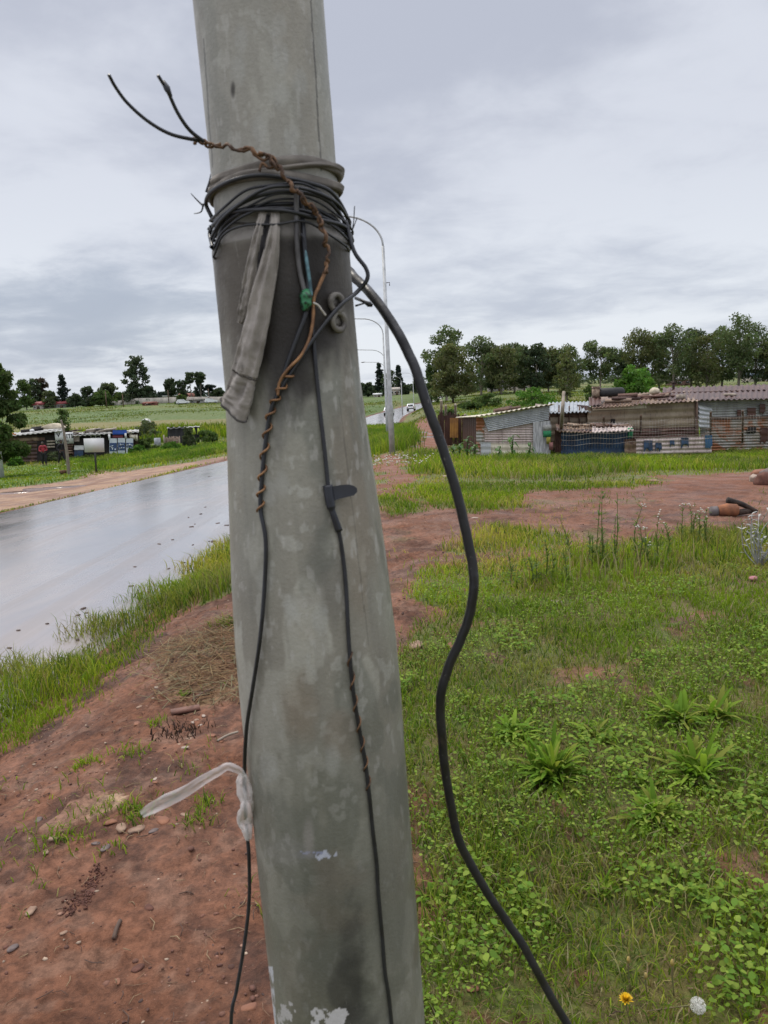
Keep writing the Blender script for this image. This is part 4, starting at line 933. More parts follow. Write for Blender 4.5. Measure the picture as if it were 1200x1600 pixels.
# --- shack two with its low annex
Y2 = Y1 + 2.4
s2 = thing('tin_shack', 'low shack with a grey corrugated roof and beige wall, recessed behind a pale pole', 'shack', GP(890, 700), 'tin shacks on the right')
panel('wall_panel', T_BEIGE, s2, Y2, 858, 712, 920, 650, 6, .012); panel('eave_board', WOODB, s2, Y2, 858, 652, 921, 643, 2, .01, dz=-.03)
b = MB(); corr(b, P(857, 645, Y2 - .35), P(923, 643, Y2 - .35), P(923, 627, Y2 + 3), P(857, 629, Y2 + 3), 11, .028, 'v', .02); b.build('roof', T_ROOF, s2)
b = MB()
for x_ in (873, 889, 905): plank(b, P(x_, 668, Y2 - .1), P(x_ + .5, 633 + (x_ % 3), Y2 - .1), .05)
b.build('upright', WOODB, s2)
Ya = Y1 + .6
s2b = thing('low_shed', 'low lean-to shed with dark blue wall and a sagging roof of tan rusty sheets', 'shed', GP(930, 703), None)
panel('wall', BLUEP, s2b, Ya, 876, 712, 986, 671, 3, .01); panel('wall', T_BROWN, s2b, Ya, 867, 712, 878, 672, 4, .01, 'v')
b = MB(); corr(b, P(870, 673.5, Ya - .35), P(930, 675.5, Ya - .35), P(930, 662, Ya + 1.5), P(868, 662, Ya + 1.4), 10, .02, 'v', .03, .1); b.build('roof', T_TAN, s2b)
b = MB(); corr(b, P(925, 675, Ya - .42), P(990, 671.5, Ya - .3), P(984, 661, Ya + 1.5), P(926, 660.5, Ya + 1.5), 10, .02, 'v', .03, .1); b.build('roof', T_PINK, s2b)
b = MB()
for k in range(9):
    x_ = 874 + 12 * k + rng.uniform(-3, 3); y_ = 664 + rng.uniform(-2, 5); plank(b, P(x_, y_, Ya + .4), P(x_ + rng.uniform(10, 26), y_ + rng.uniform(-2.5, 2), Ya + .7), rng.uniform(.05, .14))
b.build('scrap_batten', T_TAN, s2b)
b = MB(); b.box(P(985, 676, Ya - .1), (.16, .05, .32), 0, (.05, .33, .16)); tag(b.build('cloth', simple('green_cloth', (1, 1, 1), (.6, .6, .6), .9, 9, attr=True)), 'small bright green cloth hanging at the shed corner', 'cloth')
# --- shack three
Y3 = Y1 + 2.2
s3 = thing('tin_shack', 'wide shack clad in beige horizontal sheets with junk weighing down its tan roof', 'shack', GP(1030, 702), 'tin shacks on the right')
panel('wall_panel', T_BEIGE, s3, Y3, 918, 712, 1089, 636, 7, .016, dy0=-2, dy1=-8)
panel('wall_panel', T_CREAM, s3, Y3, 926, 641, 1010, 636, 1, .01, dz=-.12, dy1=-3, dy0=-3)
panel('wall_panel', T_BROWN, s3, Y3, 984, 686, 1088, 670, 3, .015, dz=-.05, dy0=-3, dy1=-3)
b = MB(); b.box(P(958, 658.5, Y3 - .04), (.14, .05, .16)); b.build('vent', DARK, s3)
b = MB(); b.tube([P(1089, 705, Y3 - .06), P(1088, 628, Y3 - .06)], .05, 6); b.build('corner_post', WOODB, s3)
b = MB(); corr(b, P(925, 637.5, Y3 - .4), P(996, 632.5, Y3 - .4), P(996, 615.5, Y3 + 4), P(924, 620, Y3 + 4), 12, .024, 'v', .02); b.build('roof', T_TAN, s3)
b = MB(); corr(b, P(990, 632, Y3 - .45), P(1091, 626, Y3 - .3), P(1080, 611, Y3 + 4), P(992, 614.5, Y3 + 4), 14, .024, 'v', .02); b.build('roof', T_TAN, s3)
b = MB(); corr(b, P(1093, 712, Y3 + .2), P(1093, 712, Y3) + c3(.2, 4, 0), P(1089, 626, Y3) + c3(.2, 4, 0), P(1089, 626, Y3 + .2), 10, .03, 'v'); b.build('side_wall', T_BROWN, s3)
b = MB(); corr(b, P(918, 712, Y3 + .1), P(918, 712, Y3) + c3(.2, 4, 0), P(919, 634, Y3) + c3(.2, 4, 0), P(919, 634, Y3 + .1), 10, .03, 'v'); b.build('side_wall', T_BROWN, s3)
b = MB(); corr(b, P(921, 634, Y3 - .1), P(939, 632, Y3 - .1), P(939, 620, Y3 + 1.5), P(920, 621, Y3 + 1.5), 3, .02, 'v', .02)
tag(b.build('rust_sheet', T_BROWN), 'dark rusty sheet laid on the left corner of the junk-covered roof', 'metal sheet')
# things on the roof
p = P(953, 613.5, Y3 + 1.6); a = np.linspace(0, 2 * math.pi, 49); tyre = thing('tyre', 'black car tyre lying flat on the tan shack roof', 'tyre', p)
G_ = np.array([[p + c3(math.cos(t_) * (.40 + .13 * math.cos(u)), math.sin(t_) * (.40 + .13 * math.cos(u)), .16 * math.sin(u) + .02) for u in np.linspace(0, 2 * math.pi, 14, endpoint=False)] for t_ in a])
MB().grid(G_, closed=True).build('casing', simple('tyre_rubber', (.02, .02, .022), (.03, .03, .03), .75, 12, 0, .3, .01), tyre, smooth=True)
def rock(px_, py_, Y, r_, mat, label, cat, name, group=None, sq=(1, 1, .7), seed=1, loc=None, sub=2):
    import bmesh
    bm = bmesh.new(); bmesh.ops.create_icosphere(bm, subdivisions=sub, radius=1)
    V = np.array([v.co[:] for v in bm.verts]); F = np.array([[v.index for v in f.verts] for f in bm.faces]); bm.free()
    V = V * (1 + .55 * (fbm(V[:, 0] * 1.3 + seed, V[:, 1] * 1.3, V[:, 2] * 1.3 + seed * 2.3, seed, 3) - .5) * 2)[:, None]
    V = np.sign(V) * np.abs(V) ** .85 * np.array(sq) * r_
    a = seed * 1.7; V = V @ np.array([[math.cos(a), math.sin(a), 0], [-math.sin(a), math.cos(a), 0], [0, 0, 1]])
    p = P(px_, py_, Y) if loc is None else np.asarray(loc, float)
    return tag(MB().add(V + p, F).build(name, mat, smooth=False, loc=p), label, cat, group)
rock(1023, 611.5, Y3 + 1.8, .24, simple('pale_sack', (.55, .48, .36), (.42, .36, .27), .9, 8), 'pale lumpy sack weighing down the tan shack roof', 'sack', 'sack', sq=(1, .8, .55))
b = MB(); p = P(931, 614, Y3 + 1.4); b.box(p, (.24, .2, .34)); b.box(p + c3(0, 0, .2), (.26, .22, .07), 0); tag(b.build('bucket', simple('cream_tin', (.36, .27, .19), (.12, .07, .05), .7, 9)), 'square rusty tin with a cream lid standing beside the tyre', 'tin')
b = MB(); b.box(P(1064, 620, Y3 + .6), (.25, .2, .16), .2); tag(b.build('brick', WOODP), 'brick on the right end of the tan roof', 'brick')
b = MB()
for k in range(16):
    x_ = rng.uniform(940, 1040); y_ = rng.uniform(618, 630); p = P(x_, y_, Y3 + rng.uniform(.0, 1.8)); plank(b, p, p + c3(rng.uniform(.3, 1.2), rng.uniform(-.3, .5), rng.uniform(-.06, .10)), rng.uniform(.06, .16), col=c3(*[(.16, .09, .07), (.28, .2, .15), (.10, .06, .05)][k % 3]))
tag(b.build('scrap_pile', simple('scrap_wood', (1, 1, 1), (.7, .7, .7), .9, 5, attr=True)), 'heap of scrap boards and rusty bits on the tan roof', 'scrap')
# --- shack four
Y4 = Y1 + 2.8
s4 = thing('tin_shack', 'large silver tin shack with rusty lower wall and maroon corrugated roof', 'shack', GP(1180, 703), 'tin shacks on the right')
panel('wall_panel', T_SILV, s4, Y4, 1089, 656, 1320, 624, 8, .018, dy0=-6, dy1=-5)
o = panel('wall_panel', T_RUSTY, s4, Y4, 1094, 714, 1320, 655, 13, .018, dz=-.05, dy0=-6, dy1=-5); o['label'] = 'rust streaked lower sheets'
panel('batten', WOODB, s4, Y4, 1110, 656, 1320, 652.5, 1, .005, dz=-.09, dy0=-5, dy1=-5)
b = MB(); corr(b, P(1092, 668, Y4 - .4), P(1111, 669, Y4 - .15), P(1113, 637, Y4 - .1), P(1092, 633, Y4 - .3), 5, .03); o = b.build('leaning_sheet', T_BLUE, s4)
for x0, y0, x1, y1 in ((1168, 651, 1181, 637), (1187, 645, 1196, 631), (1188, 690, 1200, 668), (1152, 650, 1158, 640)): panel('rust_patch', T_BROWN, s4, Y4, x0, y0, x1, y1, 2, .006, dz=-.085, jag=.2)
b = MB(); b.box(P(1175, 672, Y4 - .08), (.26, .06, .20), 0); b.box(P(1169, 674, Y4 - .08), (.10, .05, .14), .1); b.build('hole', DARK, s4)
b = MB(); corr(b, P(1044, 625, Y4 - .35), P(1330, 621, Y4 - .35), P(1330, 606, Y4 + 2.6), P(1046, 614, Y4 + 2.6), 34, .028, 'v', .02); b.build('roof', T_MAROON, s4)
b = MB(); corr(b, P(1035, 614, Y4 + 2.5), P(1330, 605.5, Y4 + 2.5), P(1330, 596, Y4 + 5.5), P(1036, 606, Y4 + 5.5), 34, .032, 'v', .02); b.build('roof', T_BROWN, s4)
panel('fascia', T_TAN, s4, Y4 + 2.62, 1035, 617, 1330, 613.5, 1, .005, dy0=-8, dy1=-8, jag=0)
b = MB(); corr(b, P(1088, 712, Y4 + .3), P(1088, 712, Y4) + c3(.2, 5, 0), P(1088, 626, Y4) + c3(.2, 5, 0), P(1088, 626, Y4 + .3), 12, .03, 'v'); b.build('side_wall', T_BROWN, s4)
rock(1140, 617, Y4 + .9, .22, WOODP, 'flat pale stone on the maroon roof', 'stone', 'stone', sq=(1.4, .8, .3), seed=3)
# painted board fence in front, poles, mesh
Yf = Y1 + .4
fn = thing('board_fence', 'low fence of pinkish weathered boards splashed with blue paint', 'fence', GP(1050, 702))
panel('boards', T_PINK, fn, Yf, 992, 710, 1112, 685, 4, .014, dy0=-3, dy1=-4); panel('boards', T_TAN, fn, Yf, 976, 710, 994, 686, 2, .01, dz=-.03)
for x0, y0, x1, y1 in ((1006, 703, 1020, 688), (1024, 702, 1034, 692), (1064, 697, 1076, 684), (1102, 700, 1113, 680), (1047, 696, 1054, 688)): panel('paint_splash', BLUEP if x0 != 1102 else simple('strong_blue_paint', (.03, .10, .22), (.05, .12, .2), .7, 5), fn, Yf, x0, y0, x1, y1, 1, .01, dz=-.06, jag=.25)
b = MB(); b.tube(spline([GP(875, 706), P(878, 655, Y1 - .4), P(881, 612, Y1 - .4)], 6), np.linspace(.075, .05, 13), 8); tag(b.build('wooden_pole', WOODP), 'tall pale wooden pole standing before the blue lean-to', 'pole')
p0 = GP(1046, 702); b = MB(); b.tube(spline([p0, P(1049, 655, p0[1]), P(1051, 626, p0[1]), P(1053, 599, p0[1])], 6), np.linspace(.06, .05, 19), 8); b.box(P(1053, 598, p0[1]), (.14, .10, .08)); b.box(P(1051, 640, p0[1] - .05), (.12, .06, .25)); tag(b.build('iron_pole', DKIRON), 'tall dark rusty pole in front of the beige shack', 'pole')
wf = thing('wire_fence', 'thin wire mesh fence in front of the shacks', 'fence', GP(1000, 704)); b = MB(); Yw = Y1 - .45
for y_ in (664, 672, 680, 688, 696): b.tube(np.array([P(x_, y_ + .05 * (877 - x_) * .9 + 1.2 * math.sin(x_ * .1), Yw) for x_ in np.linspace(877, 1190, 40)]), .005, 4)
for x_ in np.arange(880, 1190, 4.5): b.tube([P(x_, 704 - .047 * (x_ - 877), Yw), P(x_ + .4, 662 - .047 * (x_ - 877), Yw)], .0035, 4)
b.build('mesh_wire', simple('galvanised_wire', (.30, .28, .25), (.2, .16, .13), .6, 4), wf)
for x_ in (943, 1001, 1110, 1160): MB().tube([GP(x_, 706), P(x_ + .5, 655 - .045 * (x_ - 877), Yw)], .035, 6).build('post', WOODB, wf)
# scrap fence left of the patched shack
sf = thing('scrap_fence', 'ragged fence of rusty upright slats and an orange sheet left of the patched shack', 'fence', GP(705, 694)); Yq = Y1 + 4.5; b = MB()
for x_ in np.arange(684, 728, 2.1):
    yb = 690; yt = 646 + rng.uniform(-4, 6); corr(b, P(x_, yb + 6, Yq + rng.uniform(-.1, .1)), P(x_ + 1.9, yb + 6, Yq), P(x_ + 1.9 + rng.uniform(-.3, .3), yt, Yq), P(x_ + rng.uniform(-.3, .3), yt, Yq), 1, .01, 'v')
b.build('slats', T_BROWN, sf)
panel('orange_sheet', simple('orange_sheet', (.36, .17, .035), (.22, .10, .03), .7, 3), sf, Yq - .1, 703, 684, 716, 653, 3, .01, 'v')
for x_, t_ in ((690, 626), (697, 634), (712, 632), (727, 648)): MB().tube([GP(x_, 696), P(x_ - .5, t_, Yq - .15)], .05, 6).build('post', WOODP, sf)
# ------------------------------------------------------------------ left shacks across the road
LG = GP(60, 727); YL = float(LG[1]) ; UL = YL / 1200
BR2 = tin('dark_brown_sheet', (.075, .04, .03), (.042, .024, .02), (.13, .07, .045), .55)
l1 = thing('wooden_shack', 'dark brown shack with a flat roof across the road behind the tree', 'shack', GP(50, 727))
YS = YL + 3.0
panel('wall_panel', BR2, l1, YS, -10, 730, 90, 683, 8, .02, 'h', dy0=-3, dy1=-3); panel('wall_panel', DARK, l1, YS, 58, 727, 92, 680, 2, .01, dz=-.04)  # second sheet's dark colour paints the shade of the open doorway
panel('wall_panel', T_TAN, l1, YS, 20, 690, 70, 685, 1, .01, dz=-.06, dy0=-2, dy1=-2); panel('wall_panel', T_BROWN, l1, YS, 90, 730, 118, 690, 6, .015, dz=.0)
b = MB(); corr(b, P(-14, 684, YS - .5), P(97, 672.5, YS - .5), P(100, 668, YS + 5), P(-10, 679, YS + 5), 14, .03, 'v', .05); b.build('roof', T_SILV, l1)
b = MB(); corr(b, P(-12, 730, YS + 5), P(118, 728, YS + 5), P(118, 672, YS + 5), P(-12, 680, YS + 5), 8, .02); b.build('rear_wall', BR2, l1)
b = MB(); [b.box(P(79.5, y_, YS - .12), (.62, .05, .14)) for y_ in (689.5, 694, 698.5)]; b.build('slats', WOODP, l1)
b = MB(); [b.box(P(108, y_, YS - .12), (.55, .05, .12)) for y_ in (696.5, 700.5, 704.5, 708)]; b.build('slats', T_TAN, l1)
sgn = thing('painted_board', 'white board with hand painted black letters fixed to the brown shack', 'sign', P(101, 690, YS - .3))
WHITE = simple('white_paint_board', (.72, .73, .73), (.60, .60, .60), .7, 3)
b = MB(); b.box(P(93, 682.5, YS - .3), (13.6 * YS / 1200, .04, 20 * YS / 1200)); b.box(P(108, 684.2, YS - .3), (13 * YS / 1200, .04, 17.5 * YS / 1200)); b.build('board', WHITE, sgn)
BLK = simple('black_paint', (.03, .03, .03), (.05, .05, .05), .8, 9)
def text(body, pos, size, mat, par, name='lettering', rx=90, rz=0, ext=.004):
    cu_ = bpy.data.curves.new(name, 'FONT'); cu_.body = body; cu_.size = size; cu_.extrude = ext; cu_.offset = .012 * size; cu_.materials.append(mat)
    tmp = bpy.data.objects.new('tmp', cu_); COL.objects.link(tmp); dg = bpy.context.evaluated_depsgraph_get(); dg.update(); me = bpy.data.meshes.new_from_object(tmp.evaluated_get(dg)); bpy.data.objects.remove(tmp)
    o = bpy.data.objects.new(name, me); COL.objects.link(o); o.parent = par
    o.location = [float(q) for q in (np.asarray(pos) - org(par))]; o.rotation_euler = (R(rx), 0, R(rz)); return o
k_ = YS / 1200
text('V', P(88.5, 683.0, YS - .335), .48, BLK, sgn); text('ITE', P(103.5, 684.5, YS - .335), .44, BLK, sgn); text('W O', P(88.5, 692.0, YS - .335), .30, BLK, sgn); text('H', P(104, 691.0, YS - .335), .22, BLK, sgn)
# second left shack
l2 = thing('wooden_shack', 'dark open shack with blue and white poster panels across the road', 'shack', GP(165, 718))
panel('wall_panel', DARK, l2, YS, 112, 728, 178, 678, 2, .01, dy1=-1); panel('wall_panel', BR2, l2, YS, 174, 724, 216, 674, 5, .015, dz=.02)  # first sheet's dark colour stands in for shade inside the open shack
b = MB(); corr(b, P(112, 680.5, YS - .5), P(217, 674.5, YS - .5), P(217, 671, YS + 4), P(112, 676, YS + 4), 14, .03, 'v', .05); b.build('roof', T_SILV, l2)
b = MB(); corr(b, P(112, 726, YS + 4), P(217, 722, YS + 4), P(217, 672, YS + 4), P(112, 677, YS + 4), 8, .02); b.build('rear_wall', BR2, l2)
panel('wall_panel', T_PINK, l2, YS, 115, 690, 124, 679, 3, .01, dz=-.05); panel('wall_panel', WHITE, l2, YS, 116, 703, 131, 696, 1, .01, dz=-.08); panel('wall_panel', BLUEP, l2, YS, 116, 716, 130, 703, 2, .01, dz=-.06)
wfm = MB(); x0, x1, y0, y1 = 142, 157, 684, 680.5
for q in ((142, 684.5, 157, 684.5), (142, 680.3, 157, 680.3), (142, 684.5, 142, 680.3), (149.5, 684.5, 149.5, 680.3), (157, 684.5, 157, 680.3)): wfm.tube([P(q[0], q[1], YS - .1), P(q[2], q[3], YS - .1)], .035, 4)
wfm.build('window_frame', WHITE, l2)
PBL = simple('poster_blue', (.045, .10, .24), (.03, .06, .15), .5, 2); PWH = simple('poster_white', (.62, .68, .72), (.52, .58, .64), .5, 2); VBL = simple('vivid_blue', (.02, .09, .42), (.015, .06, .3), .5, 2); MAR = simple('maroon_paint', (.16, .02, .035), (.10, .015, .025), .6, 2)
panel('blue_banner', VBL, l2, YS, 176, 679, 198, 672, 1, .008, dz=-.55, dy0=-.5, dy1=-.5, jag=0); panel('maroon_band', MAR, l2, YS, 176, 684, 192, 680, 1, .006, dz=-.5, jag=0)
for i, (xa, xb, ya, yb) in enumerate(((171, 182.5, 711, 685), (184, 195.5, 709.5, 684.5), (197, 208, 705, 685))):
    pp = thing('poster_panel', ['blue and white poster panel, leftmost of the row on the open shack', 'blue and white poster panel in the middle of the row on the open shack', 'blue and white poster panel with a low right edge, rightmost of the row'][i], 'poster', GP((xa + xb) / 2, 714), 'poster panels on the open shack')
    panel('sheet', PWH, pp, YS, xa, ya + 4, xb, yb, 1, .004, dz=-.6, jag=0); panel('blue_band', PBL, pp, YS, xa + .4, ya - 6, xb - .4, yb + 7, 1, .004, dz=-.63, jag=0)
    for k in range(7):
        x_ = xa + rng.uniform(1.5, 9.5); y_ = rng.uniform(yb + 9, ya - 8); MB().box(P(x_, y_, YS - .66), (.06 + .08 * rng.random(), .02, .06 + .1 * rng.random()), 0).build('white_mark', PWH, pp)
MB().box(P(171, 683, YS - .5), (.14, .1, .42)).build('white_post', WHITE, l2); MB().box(P(196.5, 681, YS - .6), (.13, .1, .40)).build('white_post', WHITE, l2)
b = MB(); b.box(P(207, 683, YS - .4), (.4, .05, .35)); b.box(P(204, 678, YS - .3), (.22, .05, .45)); b.box(P(213, 684, YS - .35), (.2, .05, .5)); b.build('cream_sheet', T_CREAM, l2)
b = MB()
for k in range(22):
    x_ = rng.uniform(108, 168); p = P(x_, 674 + rng.uniform(-2.5, 2) - (x_ - 108) * .01, YS + rng.uniform(0, 2)); plank(b, p, p + c3(rng.uniform(.3, 1.1), rng.uniform(-.3, .3), rng.uniform(-.08, .10)), rng.uniform(.06, .2), col=c3(*[(.42, .37, .30), (.10, .07, .06), (.28, .24, .2), (.05, .045, .045)][k % 4]))
tag(b.build('scrap_pile', simple('roof_scrap', (1, 1, 1), (.7, .7, .7), .9, 5, attr=True)), 'scrap boards and sheets lying on the open shack roof', 'scrap')
p = P(82, 669, YS + 1.5); a = np.linspace(0, math.pi, 14); b = MB()
prof = np.array([[-.75, 0, 0], [-.62, 0, .22], [0, 0, .42], [.35, 0, .40], [.85, 0, .12], [.9, 0, 0]]); b.prism(prof + p - c3(0, .5, .05), (0, 1.0, 0)); tag(b.build('tarpaulin', simple('cream_tarp', (.55, .48, .36), (.42, .36, .27), .8, 2, 0, .4, .05)), 'cream tarpaulin heap on the brown shack roof', 'tarpaulin')
b = MB(); b.tube([P(33, 674, YS + .8), P(67, 670, YS + 1.0)], .12, 7); b.tube([P(50, 670.5, YS + 1.4), P(66, 668.5, YS + 1.4)], .16, 7); tag(b.build('dark_roll', DARK), 'long dark rolls lying on the brown shack roof', 'roll')
rock(50, 672.5, YS + .5, .16, WHITE, 'small white bundle between dark rolls on the brown shack roof', 'bundle', 'bundle', seed=5)
b = MB(); [b.box(P(17 + 3 * k, 680 - 1.5 * (k % 2), YS + .2), (.2, .2, .2), .3 * k) for k in range(3)]; tag(b.build('crate', simple('orange_crate', (.45, .22, .06), (.3, .13, .05), .8, 4)), 'orange bits of crate on the left end of the brown roof', 'crate')
b = MB(); p = GP(37, 722); b.box(p + c3(0, 0, .45), (.42, .4, .9), .2); b.box(p + c3(.05, -.05, 1.0), (.3, .25, .2), .5); tag(b.build('sack', simple('tan_sack', (.22, .16, .11), (.14, .10, .07), .95, 5)), 'tall tan sack standing against the brown shack', 'sack')
p = GP(46, 716); b = MB(); plank(b, p + c3(.5, 0, .2), p + c3(-.1, .3, 1.7), .12); tag(b.build('plank', WOODP), 'pale plank leaning against the brown shack', 'plank')
# black tarp stall
YT = float(GP(285, 697)[1]) + 1.5
l3 = thing('tarp_stall', 'low stall covered in black plastic with yellow green cloths hanging at its right', 'stall', GP(285, 697))
BLK2 = simple('black_plastic', (.02, .02, .024), (.035, .035, .04), .45, 2, 0, .5, .06)
panel('tarp_wall', BLK2, l3, YT, 262, 700, 291, 668, 3, .05, 'v', dy1=-1.5); panel('tarp_wall', BLK2, l3, YT, 300, 700, 311, 668, 2, .04, 'v', dz=.1)
panel('rear_wall', BLK2, l3, YT + 2.5, 262, 696, 312, 668, 4, .05, 'v', dy0=-2, dy1=-2)
b = MB(); corr(b, P(261, 669.5, YT - .2), P(312, 666.5, YT - .2), P(312, 665.5, YT + 2.6), P(261, 668, YT + 2.6), 6, .03, 'v', .04); b.build('roof', T_SILV, l3)
HV = simple('yellow_green_cloth', (.42, .52, .07), (.30, .40, .05), .8, 6)
for i, x_ in enumerate((297, 302.5, 309.5)):
    p = P(x_, 669, YT - .35); h_ = 10 * YT / 1200; b = MB(); b.prism(np.array([p + c3(-.05, 0, 0), p + c3(.05, 0, 0), p + c3(.17, 0, -h_ * .8), p + c3(.1, 0, -h_), p + c3(-.14, 0, -h_ * .95)]), (0, .05, 0))
    tag(b.build('hanging_cloth', HV), ['yellow green cloth, left of the three hanging on the black stall', 'yellow green cloth, middle of the three hanging on the black stall', 'yellow green cloth, right of the three hanging on the black stall'][i], 'cloth', 'yellow green cloths on the stall')
fb = thing('pallet_fence', 'broken fence of pale pallet boards before the black stall', 'fence', GP(268, 698)); Yp = YT - 1.4; b = MB()
for x_ in np.arange(257, 281, 1.7): b.box(P(x_, 690.5 - rng.uniform(0, 2.5), Yp), (.085, .04, .62 + .25 * rng.random()), 0)
b.build('boards', simple('pallet_wood', (.30, .23, .18), (.18, .12, .09), .9, 8), fb); MB().box(P(256.5, 689, Yp - .05), (.10, .08, 1.0)).build('post', WOODP, fb); MB().box(P(280.5, 692, Yp - .05), (.07, .06, .7)).build('post', WOODP, fb)
b = MB(); p = GP(246, 698); p[1] = Yp; p = P(246, 690, Yp); b.tube([p + c3(0, 0, -.55), p + c3(0, 0, -.2), p + c3(0, 0, .3)], [.26, .28, .26], 14); tag(b.build('barrel', simple('grey_drum', (.36, .38, .40), (.22, .23, .25), .5, 3)), 'pale grey drum left of the pallet fence', 'drum')
b = MB(); p = P(317, 690, YT); b.tube([p + c3(0, 0, -.5), p + c3(.02, 0, .3)], [.2, .12], 7); b.box(p + c3(-.25, -.1, -.3), (.3, .3, .25), .4); tag(b.build('stump', WOODP), 'weathered stump right of the black stall', 'stump')
rock(0, 0, 0, .9, simple('white_heap', (.62, .62, .60), (.45, .45, .43), .9, 2), 'white tarpaulin heap out in the green field', 'heap', 'white_heap', sq=(.75, .5, .5), seed=9, loc=onground(229, 104) + c3(0, 0, .9))
# blank board on a post, trunk, pot, litter
sb = GP(150.3, 738.5); YB = float(sb[1]); nb = thing('signboard', 'blank white rectangular signboard on a black post across the road', 'sign', sb)
b = MB(); x0, x1 = 130.5, 163; 
bl, br, tr, tl = P(132.4, 706.8, YB - .05), P(163, 706.3, YB - .05), P(161.8, 684.6, YB - .05), P(130.4, 685.3, YB - .05)
b.prism([bl, br, tr, tl], (0, .04, 0)); b.build('board', simple('signboard_white', (.60, .60, .60), (.59, .59, .59), .5, 2), nb)
MB().tube([sb - c3(0, 0, .3), P(147.2, 690, YB + .03)], .055, 8).build('post', simple('black_post', (.03, .03, .032), (.02, .02, .02), .5, 9), nb)
dp = GP(107.5, 741); Yd = float(dp[1]); b = MB(); b.tube(spline([dp - c3(0, 0, .2), P(106, 720, Yd), P(102, 690, Yd), P(99, 670, Yd), P(95, 656, Yd)], 6), np.linspace(.10, .055, 25), 9); tag(b.build('dead_trunk', simple('bare_grey_wood', (.26, .22, .18), (.16, .13, .105), .9, 9, 0, .4, .02, sc=(3, 3, .5)), smooth=True), 'bare leaning grey trunk beside the blank signboard', 'dead tree')
pp_ = GP(99, 741.5); b = MB(); a = [(.0, .02), (.13, .02), (.18, .12), (.19, .24), (.165, .24), (.15, .14)]; e = np.linspace(0, 2 * math.pi, 20, endpoint=False)
b.grid(np.array([[pp_ + c3(r_ * math.cos(t_), r_ * math.sin(t_), z_) for t_ in e] for r_, z_ in a]), closed=True); tag(b.build('pot', simple('brown_clay', (.13, .06, .03), (.08, .035, .02), .8, 9), smooth=True), 'small brown bowl at the foot of the bare trunk', 'bowl')
for x_, y_, r_, lb in ((116, 726.5, .18, 'white paper scrap on the grass right of the bare trunk'), (104, 727.3, .1, 'tiny white scrap close to the bare trunk'), (87, 733.5, .06, 'tiny white speck of litter on the mown grass'), (314, 711, .11, 'white scrap on the grassy bank near the road')): rock(0, 0, 0, r_, WHITE, lb, 'litter', 'paper_scrap', loc=GP(x_, y_) + c3(0, 0, .06), sq=(1.4, .8, .35), seed=int(x_))
# ------------------------------------------------------------------ people
def skin(name, joints, edges, mat, par, sub=2):
    me = bpy.data.meshes.new(name); me.from_pydata([j[0] for j in joints], edges, []); o = bpy.data.objects.new(name, me); COL.objects.link(o)
    md = o.modifiers.new('skin', 'SKIN'); md.use_smooth_shade = True; o.modifiers.new('sub', 'SUBSURF').levels = sub; o.modifiers['sub'].render_levels = sub
    for i, j in enumerate(joints): me.skin_vertices[0].data[i].radius = (j[1], j[2] if len(j) > 2 else j[1]); me.skin_vertices[0].data[i].use_root = (i == 0)
    dg = bpy.context.evaluated_depsgraph_get(); dg.update(); ev = o.evaluated_get(dg); m2 = bpy.data.meshes.new_from_object(ev)
    m2.materials.clear(); m2.materials.append(mat); m2.polygons.foreach_set('use_smooth', np.ones(len(m2.polygons), bool))
    bpy.data.objects.remove(o); o2 = bpy.data.objects.new(name, m2); COL.objects.link(o2); o2.parent = par; return o2
SKIN = simple('dark_skin', (.085, .045, .03), (.07, .035, .024), .5, 6)
